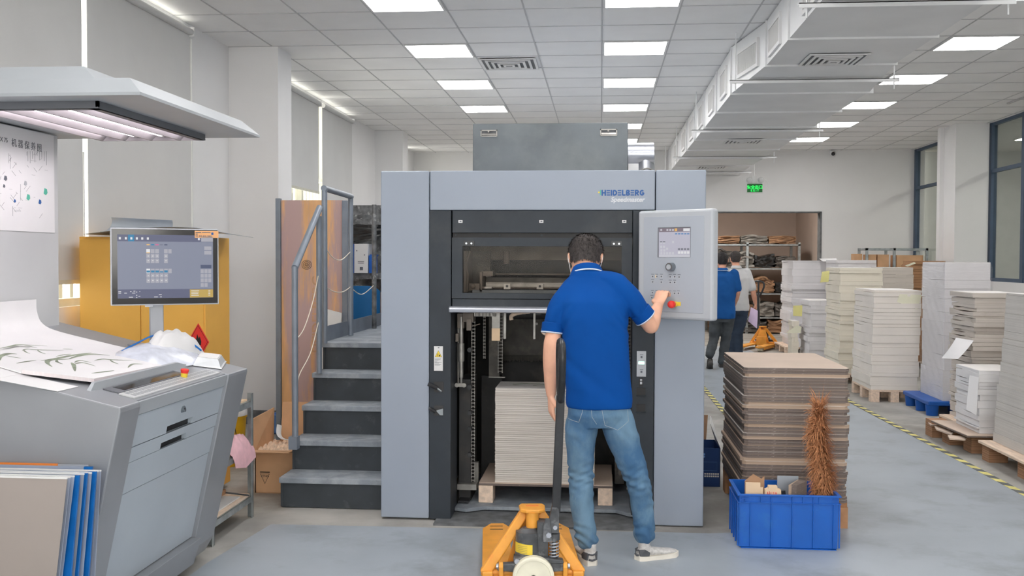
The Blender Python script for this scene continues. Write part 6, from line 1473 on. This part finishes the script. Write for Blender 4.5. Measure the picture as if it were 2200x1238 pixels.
def torso(g, rs, seg=32, ex=.82):
    out = []
    for c, rx, ry in rs:
        c = Vector(c); ring = []
        for i in range(seg):
            a = 2 * PI * i / seg; ca, sa = math.cos(a), math.sin(a)
            ring.append(c + Vector((math.copysign(abs(ca) ** ex, ca) * rx, math.copysign(abs(sa) ** ex, sa) * ry, 0)))
        out.append(ring)
    g.rings(out)
def hand(g, wrist, d, n, side, curl=(.5, .5, .5, .5), s=1.0, thumb=.5):
    """d: direction wrist->fingers, n: palm normal, side: +1 when the thumb is toward +(d x n)"""
    d = Vector(d).normalized(); n = Vector(n); n = (n - d * n.dot(d)).normalized(); b = d.cross(n) * side
    w0 = Vector(wrist)
    rs = []
    for t, hw, ht in ((-.01, .026, .021), (.02, .031, .017), (.05, .039, .015), (.082, .041, .0135), (.094, .036, .010)):
        c = w0 + d * t * s; rs.append([c + b * math.cos(2 * PI * k / 14) * hw * s + n * math.sin(2 * PI * k / 14) * ht * s for k in range(14)])
    g.rings(rs)
    for i, (off, L, r) in enumerate(((.029, .072, .0088), (.010, .080, .0090), (-.010, .075, .0086), (-.028, .058, .0078))):
        p = w0 + d * .086 * s + b * off * s; q = [w0 + d * .05 * s + b * off * .8 * s, p]; a = 0
        dd = d + b * off * 2.0; dd.normalize(); cc = curl[i]
        for seg_ in (.44, .32, .24):
            a = cc; dd = (dd * math.cos(a) + n * math.sin(a)).normalized(); nn_ = n
            p = p + dd * L * seg_ * s; q.append(p)
            n2 = (n * math.cos(a) - d * math.sin(a) * .0); 
        # rebuild with a consistent rotation plane
        q = [w0 + d * .05 * s + b * off * .8 * s, w0 + d * .086 * s + b * off * s]; ang = 0; p = q[-1]
        for seg_ in (.44, .32, .24):
            ang += cc; p = p + (d * math.cos(ang) + n * math.sin(ang) + b * off * 1.2 * max(0, 1 - cc)).normalized() * L * seg_ * s; q.append(p)
        limb(g, q, [r * s, r * s * 1.08, r * s, r * s * .95, r * s * .80], seg=10, n=3)
    t0 = w0 + d * .018 * s + b * .020 * s
    q = [t0, w0 + d * .038 * s + b * .040 * s + n * .008 * s, w0 + d * .062 * s + b * (.052 - .01 * thumb) * s + n * .018 * s * (1 + thumb), w0 + d * .086 * s + b * (.052 - .026 * thumb) * s + n * .03 * s * (.6 + thumb)]
    limb(g, q, [.015 * s, .0135 * s, .011 * s, .0085 * s], seg=10, n=3)
def headparts(g, c, U, Fd, S, k=1.0):
    c = Vector(c)
    def L(x, y, z): return c + S * x * k + Fd * y * k + U * z * k
    rs = []
    for z, rx, ryf, ryb in ((-.118, .022, .050, -.02), (-.108, .036, .070, .0), (-.09, .050, .080, .035), (-.06, .060, .084, .066), (-.03, .067, .086, .084), (.0, .073, .085, .093), (.03, .076, .085, .097), (.06, .074, .078, .093), (.085, .064, .062, .078), (.103, .045, .042, .055), (.113, .02, .018, .025)):
        ring = []
        for i in range(24):
            a = 2 * PI * i / 24; y = math.sin(a); ring.append(L(math.cos(a) * rx, (ryf if y > 0 else ryb) * y, z))
        rs.append(ring)
    g.rings(rs)
    g.rings([[L(x * w_, y, z) for x in (-1, 1)] + [L(.4 * w_, y + .001, z), L(-.4 * w_, y + .001, z)] for z, y, w_ in ((.02, .083, .006), (-.01, .094, .010), (-.028, .106, .014), (-.036, .098, .013), (-.040, .080, .008))])
    for s in (-1, 1):
        g.ball(L(.030 * s, .079, .012), .013 * k, 1, .6, .8); g.ball(L(.05 * s, .060, -.03), .022 * k)
        for t in range(8):
            a = -.7 + t * .42; g.ball(L(.080 * s, -.004 - .016 * math.cos(a * 1.1) * 1, -.002 + .024 * math.sin(a)), .0075 * k, seg=8, rg=6)
        g.ball(L(.077 * s, .0, -.018), .009 * k, seg=8, rg=6)
    g.ball(L(0, .088, -.058), .018 * k, 1.3, .5, .45); g.ball(L(0, .078, -.095), .018 * k)
    return L
def hairmesh(parent, L, k, m, seed=1, n=900, spike=.022, crown=(0, -.02, .09)):
    g = MB(m); rnd = random.Random(seed)
    def inside(x, y, z): return z > .035 + max(0, y) * .35 or (y < .012 and z > -.062 + max(0, y + .05) * .9)
    prof = ((-.075, .058, .074), (-.06, .064, .081), (-.045, .068, .088), (-.03, .071, .093), (-.01, .076, .099), (.01, .080, .102), (.03, .0825, .104), (.05, .0815, .102), (.07, .077, .095), (.088, .067, .081), (.102, .051, .062), (.112, .033, .04), (.119, .014, .016))
    NS = 40; V_ = []; ok = []
    for z, rx, ry in prof:
        for i in range(NS):
            a = 2 * PI * i / NS; x = math.cos(a) * rx; y = math.sin(a) * ry * (.90 if math.sin(a) > 0 else 1); d = 1 + .035 * noise.noise(Vector((x * 60, y * 60, z * 60 + seed)))
            V_.append(L(x * d, y * d, z * d)); ok.append(inside(x, y, z))
    F_ = []
    for j in range(len(prof) - 1):
        for i in range(NS):
            f = (j * NS + i, j * NS + (i + 1) % NS, (j + 1) * NS + (i + 1) % NS, (j + 1) * NS + i)
            if sum(ok[q] for q in f) >= 3: F_.append(f)
    F_.append(tuple(range((len(prof) - 1) * NS, len(prof) * NS)))
    g.add(V_, F_)
    C0 = L(0, 0, 0)
    cr = L(*crown)
    for _ in range(n):
        j = rnd.random() ** .8; zi = rnd.randrange(len(prof) - 1); t = rnd.random(); z = prof[zi][0] * (1 - t) + prof[zi + 1][0] * t; rx = prof[zi][1] * (1 - t) + prof[zi + 1][1] * t; ry = prof[zi][2] * (1 - t) + prof[zi + 1][2] * t
        a = rnd.uniform(0, 2 * PI); x = math.cos(a) * rx; y = math.sin(a) * ry * (.9 if math.sin(a) > 0 else 1)
        if not inside(x, y, z): continue
        p = L(x, y, z); nn = (p - C0).normalized(); dn = (p - cr); dn = (dn - nn * dn.dot(nn)).normalized()
        ln = spike * rnd.uniform(.5, 1.2) * k * (1.0 if z > -.02 else .5); tip = p + nn * ln * rnd.uniform(.12, .42) + dn * ln * .8; sd = nn.cross(dn) * .0016 * k
        p = p - nn * .002
        g.add([p - sd, p + sd, (p + tip) / 2 + nn * .002 + sd * .8, (p + tip) / 2 + nn * .002 - sd * .8, tip], [(0, 1, 2, 3), (3, 2, 4)])
    return g.build('hair', parent, smooth=70)
def shoe(parent, heel, d, up=(0, 0, 1), k=1.0, mats=('shoe_grey', 'sole', 'shoe_dark'), vox=.005):
    heel = Vector(heel); d = Vector(d).normalized(); up = Vector(up).normalized(); s = d.cross(up).normalized()
    def q(t, x, z): return heel + d * t * k + s * x * k + up * z * k
    pr = ((-.002, .022, .062), (.012, .032, .078), (.04, .036, .088), (.08, .036, .086), (.11, .038, .074), (.15, .043, .066), (.19, .045, .058), (.23, .043, .053), (.255, .035, .046), (.272, .018, .034))
    g = MB(); rs = [[q(t, math.cos(a) * w_, .018 + (h - .018) * (.5 + .5 * math.sin(a)) ** (.8)) for a in [2 * PI * i / 16 for i in range(16)]] for t, w_, h in pr]
    g.rings(rs); limb(g, [q(.045, 0, .07), q(.04, 0, .115)], [.037 * k, .036 * k])
    o, _ = union(g, 'shoe', mats[0], parent, vox * k, 2)
    g = MB(mats[1]); n = len(pr)
    outl = [(t, w_ + .0035) for t, w_, h in pr]; ring = [(t - (.008 if i == 0 else 0), -w_) for i, (t, w_) in enumerate(outl)] + [(t, w_) for t, w_ in outl[::-1]]
    g.rings([[q(t, x, z + (.008 if t > .24 else 0) + (.004 * max(0, .05 - t) / .05)) for t, x in ring] for z in (0, .012, .030)]); sl = g.build('sole', o, smooth=35)
    if len(mats) > 2:
        g = MB(mats[2])
        for sg in (-1, 1):
            c = [q(.0, .028 * sg, .035), q(.055, .040 * sg, .034), q(.06, .0405 * sg, .055), q(.03, .038 * sg, .074), q(-.004, .022 * sg, .072)]
            g.add([p - s * sg * .006 for p in c] + [p + s * sg * .0022 for p in c], [(0, 1, 2, 3, 4), (9, 8, 7, 6, 5)] + [(i, (i + 1) % 5, 5 + (i + 1) % 5, 5 + i) for i in range(5)])
        g.tube([q(-.007, -.018, .04), q(-.009, 0, .036), q(-.007, .018, .04)], .006 * k, 8); g.tube([q(-.006, -.018, .07), q(-.008, 0, .066), q(-.006, .018, .07)], .005 * k, 8)
        g.build('heel_overlay', o)
    return o

# ---------------------------------------------------------------- the operator
op = thing('person', 'person in blue polo and jeans from behind, right hand at the red panel button', 'person', (.05, 5.15, 0))
S = Vector((1, .0, 0)); U = Vector((.02, .56, .83)).normalized(); Fd = S.cross(U) * -1; Fd = U.cross(S); 
if Fd.y < 0: Fd = -Fd
HC = Vector((-.080, 5.335, 1.556))
ES = estop + nx * .05
wr = Vector((.312, 5.475, 1.302)); el = Vector((.262, 5.255, 1.205))
wl_ = Vector((-.252, 5.20, .850)); ell = Vector((-.247, 5.13, 1.125))
b = MB(); L = headparts(b, HC, U, Fd, S, 1.09)
limb(b, [(-.068, 5.235, 1.44), (-.075, 5.27, 1.50), (-.08, 5.305, 1.545)], [.060, .055, .056])
torso(b, [((-.01, 5.14, .80), .13, .09), ((-.02, 5.15, 1.05), .13, .085), ((-.04, 5.19, 1.28), .14, .08), ((-.05, 5.23, 1.38), .11, .06)])
limb(b, [(-.165, 5.21, 1.38), (-.215, 5.17, 1.26), ell], [.040, .040, .040]); limb(b, [ell, (-.25, 5.145, 1.04), (-.254, 5.18, .93), wl_], [.041, .043, .034, .0255])
limb(b, [(.08, 5.21, 1.40), (.150, 5.21, 1.345), (.205, 5.222, 1.28), el], [.038, .040, .043, .041]); limb(b, [el, (.272, 5.30, 1.232), (.292, 5.39, 1.268), wr], [.041, .043, .034, .0265])
hand(b, wl_ - Vector((0, .0, .008)), (.03, .05, -1), (.9, .35, .1), -1 if False else 1, (.28, .32, .36, .42), .98, .4)
hd_ = Vector((.02, .045, .062)); hand(b, wr, hd_, (.30, .55, -.62), 1, (.62, .66, .70, .72), .98, .9)
for pts, r in (([(-.08, 5.13, .80), (-.096, 5.125, .56), (-.090, 5.10, .36), (-.060, 5.09, .10)], [.05, .038, .034, .03]), ([(.08, 5.13, .80), (.150, 5.13, .55), (.216, 5.15, .32), (.234, 5.19, .10)], [.05, .038, .034, .03])): limb(b, pts, r)
body, _ = union(b, 'body', 'skin', op, .0042, 4)
hairmesh(op, L, 1.09, 'hair', 3, 2600, .020)
# face mask with ear loops
g = MB('white'); g.grid(lambda u, v: L(.062 * math.sin((v - .5) * 2.4), .012 + .092 * math.cos((v - .5) * 2.4), -.092 + u * .075 + 0), 6, 12, .003); mk = g.build('face_mask', op, smooth=60)
for s_ in (-1, 1):
    g = MB('white'); g.tube(spline([L(.060 * s_, .05, -.025), L(.076 * s_, .018, .012), L(.083 * s_, -.012, .018), L(.084 * s_, -.022, -.008), L(.078 * s_, -.012, -.035), L(.066 * s_, .035, -.075)]), .0018, 6); g.build('ear_loop', mk, smooth=60)
g = MB('black'); 
for s_ in (-1, 1): g.ball(L(.030 * s_, .088, .012), .006, seg=10, rg=6); g.tube([L(.018 * s_, .090, .030), L(.044 * s_, .082, .031)], .003, 6)
g.build('eyes_and_brows', op, smooth=60)
# polo shirt
def pdisp(c):
    z = c.z; a = 0
    a += .0075 * noise.noise(Vector((c.x * 7, c.y * 7, z * 4))) + .0034 * noise.noise(Vector((c.x * 18, c.y * 18, z * 9 + 4)))
    k = max(0, 1 - abs(z - 1.0) / .2); dd = (c.x + .12) * .8 + (z - .95); a += .006 * k * math.exp(-(dd / .035) ** 2) - .004 * k * math.exp(-((dd - .06) / .03) ** 2)
    k2 = max(0, 1 - abs(z - .90) / .1); a += .005 * k2 * math.sin(c.x * 30 + z * 26) 
    k3 = max(0, 1 - abs(z - 1.22) / .12); a += .0045 * k3 * math.sin((z * 1.0 + abs(c.x + .03) * 1.3) * 75 + 4 * noise.noise(c * 9)) * min(1, abs(c.x + .03) / .15)
    return a
p = MB()
torso(p, [((-.002, 5.135, .797), .166, .118), ((-.003, 5.135, .83), .170, .121), ((-.008, 5.14, .92), .168, .120), ((-.016, 5.15, 1.04), .167, .116), ((-.026, 5.16, 1.15), .170, .116), ((-.036, 5.18, 1.25), .178, .118), ((-.043, 5.20, 1.33), .182, .112), ((-.046, 5.225, 1.39), .168, .098), ((-.054, 5.243, 1.43), .138, .088), ((-.062, 5.252, 1.46), .098, .080), ((-.067, 5.258, 1.485), .084, .078), ((-.07, 5.266, 1.502), .068, .064)], ex=.86)
limb(p, [(-.06, 5.245, 1.435), (.02, 5.23, 1.435), (.088, 5.215, 1.420)], [.062, .060, .060]); limb(p, [(-.07, 5.245, 1.43), (-.12, 5.23, 1.405), (-.155, 5.215, 1.375)], [.060, .060, .062])
limb(p, [(-.155, 5.215, 1.37), (-.205, 5.185, 1.31), (-.236, 5.165, 1.225)], [.066, .062, .056]); 
limb(p, [(.085, 5.215, 1.415), (.140, 5.205, 1.365), (.196, 5.215, 1.292)], [.062, .062, .056])
# cut hems flat: keep only what lies inside the cuffs
def clipball(g): pass
shirt, st_tree = union(p, 'polo_shirt', 'polo_blue', op, .0065, 7, disp=pdisp)
def ringtube(g, c, n, r1, r2, r, seg=28):
    n = Vector(n).normalized(); a = n.orthogonal().normalized(); bb = n.cross(a); c = Vector(c)
    g.tube([c + a * r1 * math.cos(2 * PI * i / seg) + bb * r2 * math.sin(2 * PI * i / seg) for i in range(seg)], r, 8, closed=True)
def cuff(c, n, r, h=.026):
    n = Vector(n).normalized(); c = Vector(c); a = n.orthogonal().normalized(); bb = n.cross(a)
    def ring(rr, t): return [c + n * t + (a * math.cos(2 * PI * i / 28) + bb * math.sin(2 * PI * i / 28)) * rr for i in range(28)]
    g = MB('polo_blue'); g.rings([ring(r * .98, -h), ring(r + .003, -h + .003), ring(r + .003, h), ring(r - .004, h), ring(r - .010, h - .01)], cap=False); cf = g.build('sleeve_cuff', shirt, smooth=50)
    g = MB('trim_white'); g.rings([ring(r + .0038, h - .004), ring(r + .0045, h), ring(r + .001, h + .0035), ring(r - .005, h + .002)], cap=False); g.build('cuff_trim', shirt, smooth=50)
cuff((-.2425, 5.155, 1.198), (-.10, -.12, -1), .0548); cuff((.2165, 5.226, 1.268), (.62, .22, -.75), .0555)
# collar
cn = Vector((-.05, .35, .93)).normalized(); cc = Vector((-.0705, 5.275, 1.488)); ca = Vector((1, 0, 0)); ca = (ca - cn * ca.dot(cn)).normalized(); cbv = cn.cross(ca)
def cring(rx, ry, t, dz=0): return [cc + cn * t + ca * rx * math.cos(2 * PI * i / 36) + cbv * ry * math.sin(2 * PI * i / 36) for i in range(36)]
g = MB('polo_blue'); g.rings([cring(.060, .060, .020), cring(.066, .066, .025), cring(.073, .073, .020), cring(.089, .086, -.018), cring(.0875, .0845, -.021), cring(.070, .070, -.014)], cap=False); g.build('collar', shirt, smooth=60)
g = MB('trim_white'); g.rings([cring(.0885, .0855, -.0145), cring(.0905, .0875, -.0175), cring(.0900, .087, -.0215), cring(.087, .084, -.0215)], cap=False); g.build('collar_trim', shirt, smooth=60)
# jeans
def jd(c):
    z = c.z; a = .0035 * noise.noise(Vector((c.x * 12, c.y * 12, z * 8)))
    def zone(z0, w_, amp, f, sl):
        k = max(0, 1 - abs(z - z0) / w_); m_ = .35 + .65 * max(0, noise.noise(Vector((c.x * 14 + z0, c.y * 10, z * 14))) + .45)
        return amp * k * m_ * math.sin((z + sl * c.x + .3 * c.y) * f + 9 * noise.noise(Vector((c.x * 7, c.y * 7, z * 5 + z0))))
    a += zone(.45, .14, .0060, 95, .35) + zone(.44, .12, .0040, 160, -.5) + zone(.15, .09, .0085, 110, .3) + zone(.68, .12, .0045, 60, .9) + zone(.30, .12, .0035, 85, -.4)
    return a
j = MB()
torso(j, [((-.004, 5.135, .70), .125, .095), ((-.006, 5.13, .76), .156, .112), ((-.008, 5.13, .82), .152, .106), ((-.008, 5.135, .88), .148, .10)])
limb(j, [(-.078, 5.13, .77), (-.094, 5.13, .66), (-.096, 5.125, .56), (-.094, 5.12, .46), (-.090, 5.10, .36), (-.080, 5.09, .24), (-.060, 5.09, .125)], [.082, .084, .072, .064, .062, .058, .056], 20)
limb(j, [(.078, 5.13, .77), (.112, 5.13, .66), (.150, 5.13, .55), (.198, 5.135, .42), (.216, 5.15, .32), (.226, 5.165, .22), (.232, 5.185, .135)], [.082, .085, .074, .064, .058, .055, .056], 20)
jeans, jt = union(j, 'jeans', 'denim', op, .0062, 6, disp=jd)
def onto(tree, pts, r, name, m, par, off=.001):
    q = []
    for x, z in pts:
        h = tree.ray_cast(Vector((x, 4.6, z)), Vector((0, 1, 0)), 1.2)
        if h[0]: q.append(h[0] + Vector((0, -off, 0)))
    g = MB(m); g.tube(q, r, 6); return g.build(name, par, smooth=60)
def wpt(px, py): v = P(px, py, Y=5.04); return (v.x, v.z)
def dens(pts, n=8): 
    o = []
    for a, b2 in zip(pts[:-1], pts[1:]):
        for i in range(n): o.append((a[0] + (b2[0] - a[0]) * i / n, a[1] + (b2[1] - a[1]) * i / n))
    return o + [pts[-1]]
def z4(x, y): return wpt(1150 + x / 2.485, 740 + y / 2.485)
for pk in ([(350, 318), (372, 432), (440, 460), (498, 415), (490, 305)], [(165, 320), (172, 405), (232, 418), (250, 365), (262, 300)]):
    onto(jt, dens([z4(*q) for q in pk]), .0013, 'pocket_seam', 'stitch', jeans)
onto(jt, dens([z4(*q) for q in [(295, 300), (303, 385), (328, 425)]]), .0012, 'centre_seam', 'stitch', jeans)
g = MB('red'); v = z4(341, 330); h = jt.ray_cast(Vector((v[0], 4.6, v[1])), Vector((0, 1, 0)), 1.2)
if h[0]: g.box(h[0].x - .003, h[0].x + .004, h[0].y - .003, h[0].y, h[0].z - .006, h[0].z + .006); g.build('pocket_tab', jeans)
shoe(op, (-.035, 5.045, 0), (-.28, 1, 0), k=.93)
shoe(op, (.200, 5.165, 0), (.88, .47, 0), k=.86)

# ---------------------------------------------------------------- the two people walking to the doorway
def walker(label, Y, J, mats, k=1.0, tilt=.1):
    shirt_m, trouser_m, shoe_m, hair_m = mats
    W_ = {n: P(p[0], p[1], Y=Y + (p[2] if len(p) > 2 else 0)) for n, p in J.items() if n not in ('hands',)}
    t = thing('person', label, 'person', (W_['hip'].x, Y, 0))
    S = Vector((1, 0, 0)); U = Vector((0, tilt, 1)).normalized(); Fd = U.cross(S); Fd = Fd if Fd.y > 0 else -Fd
    b = MB(); L = headparts(b, W_['head'], U, Fd, S, k)
    nk = W_['neck']; limb(b, [nk - Vector((0, 0, .06)), nk, W_['head'] - U * .07], [.058, .054, .055])
    hp = W_['hip']; torso(b, [(hp, .12, .08), (hp.lerp(nk, .5), .12, .08), (hp.lerp(nk, .85), .14, .08), (nk - Vector((0, 0, .04)), .08, .06)])
    for s in 'LR':
        if s + 'elbow' in W_:
            limb(b, [W_[s + 'sh'], W_[s + 'elbow']], [.048, .040]); limb(b, [W_[s + 'elbow'], W_[s + 'elbow'].lerp(W_[s + 'wrist'], .4), W_[s + 'wrist']], [.040, .040, .026])
            d = W_[s + 'wrist'] - W_[s + 'elbow']; hand(b, W_[s + 'wrist'], d + Vector((0, .02, -.05)), ((1 if s == 'L' else -1), .3, 0), 1 if s == 'L' else -1, (.4, .45, .5, .55), 1.0)
        limb(b, [hp + Vector((.08 if s == 'R' else -.08, 0, 0)), W_[s + 'knee'], W_[s + 'ankle']], [.06, .045, .035])
    union(b, 'body', 'skin_far', t, .008, 3)
    hairmesh(t, L, k, hair_m, 5, 700, .014)
    p = MB(); n0 = nk - Vector((0, 0, .03)); hem = hp + Vector((0, 0, .02))
    rs = []
    for f, rx, ry in ((-.08, .182, .125), (.05, .185, .13), (.3, .178, .125), (.55, .185, .125), (.75, .195, .12), (.88, .17, .10), (.96, .11, .075), (1.02, .066, .06)):
        rs.append((hem.lerp(n0, f), rx * k, ry * k))
    torso(p, rs, ex=.86)
    for s in 'LR':
        sh = W_[s + 'sh']; e = W_.get(s + 'elbow')
        if e is None: e = sh + Vector((-.06 if s == 'L' else .06, .0, -.27))
        limb(p, [sh, sh.lerp(e, .45), sh.lerp(e, .80)], [.068, .068, .066])
    so, _ = union(p, 'polo_shirt' if 'blue' in label else 'shirt', shirt_m, t, .012, 4, disp=lambda c: .010 * noise.noise(c * 7) + .006 * noise.noise(c * 16))
    g = MB(shirt_m); n1 = nk + Vector((0, 0, -.005)); g.lathe((n1.x, n1.y, n1.z), [(.062, .022), (.068, .022), (.086, -.018), (.07, -.022)], 24); g.build('collar', so, smooth=60)
    if 'blue' in label: g = MB('trim_white'); ringtube(g, n1 + Vector((0, 0, -.017)), (0, 0, 1), .086, .086, .0035); g.build('collar_trim', so, smooth=60)
    j = MB(); torso(j, [(hp + Vector((0, 0, -.08)), .15, .11), (hp, .168, .118), (hp + Vector((0, 0, .1)), .16, .11)])
    for s in 'LR':
        h0 = hp + Vector((.085 if s == 'R' else -.085, 0, -.03)); limb(j, [h0, h0.lerp(W_[s + 'knee'], .5), W_[s + 'knee'], W_[s + 'knee'].lerp(W_[s + 'ankle'], .5), W_[s + 'ankle']], [.094, .088, .072, .068, .064], 18)
    union(j, 'trousers', trouser_m, t, .012, 4, disp=lambda c: .008 * noise.noise(c * 9) + .006 * noise.noise(Vector((c.x * 8, c.y * 8, c.z * 30))))
    for s in 'LR':
        a = W_[s + 'ankle']; dz = J.get(s + 'up')
        if s + 'lift' in J: shoe(t, a + Vector((0, -.02, -.055)), (0, .25, -1), (0, -1, -.25), 1.05, (shoe_m, 'shoe_black'), .008)
        else: shoe(t, (a.x, a.y - .04, max(0, a.z - .115)), (.1, 1, 0), (0, 0, 1), 1.05, (shoe_m, 'shoe_black'), .008)
    return t
walker('person in blue polo and dark trousers walking toward the doorway, left of the other', 14.64,
       {'head': (1551.5, 560, .05), 'neck': (1552, 578, .0), 'Lsh': (1529, 587), 'Rsh': (1577, 587), 'Lelbow': (1519, 628, .0), 'Lwrist': (1517, 664, .1), 'Relbow': (1585, 628, .0), 'Rwrist': (1578, 655, .15), 'hip': (1551, 680, .0), 'Lknee': (1534, 728, .0), 'Lankle': (1525, 762, -.18), 'Rknee': (1559, 730, .05), 'Rankle': (1551, 777, .0), 'Llift': (0, 0)},
       ('polo_far', 'slacks', 'shoe_black', 'hair_dark'), 1.05)
wk_ = walker('person in white shirt and navy trousers holding a lilac paper, walking to the doorway', 15.5,
       {'head': (1580, 556, .05), 'neck': (1582, 573, .0), 'Lsh': (1560, 583), 'Rsh': (1604, 585), 'Relbow': (1618, 627, .0), 'Rwrist': (1623, 652, .08), 'hip': (1583, 664, .0), 'Lknee': (1574, 715, .05), 'Lankle': (1570, 762, .0), 'Rknee': (1587, 715, .0), 'Rankle': (1586, 765, .0)},
       ('shirt_white', 'slacks_navy', 'shoe_black', 'hair'), 1.0)
q = [P(1613, 660, Y=15.50), P(1628, 668, Y=15.46), P(1626, 706, Y=15.40), P(1607, 690, Y=15.48)]
g = MB('lilac_paper'); g.grid(lambda u, v: q[0].lerp(q[1], u).lerp(q[3].lerp(q[2], u), v) + Vector((0, -.02 * math.sin(v * PI), 0)), 6, 6, .003); g.build('paper_sheet', label='lilac paper held in the right hand of the person in the white shirt', cat='paper sheet', smooth=60)
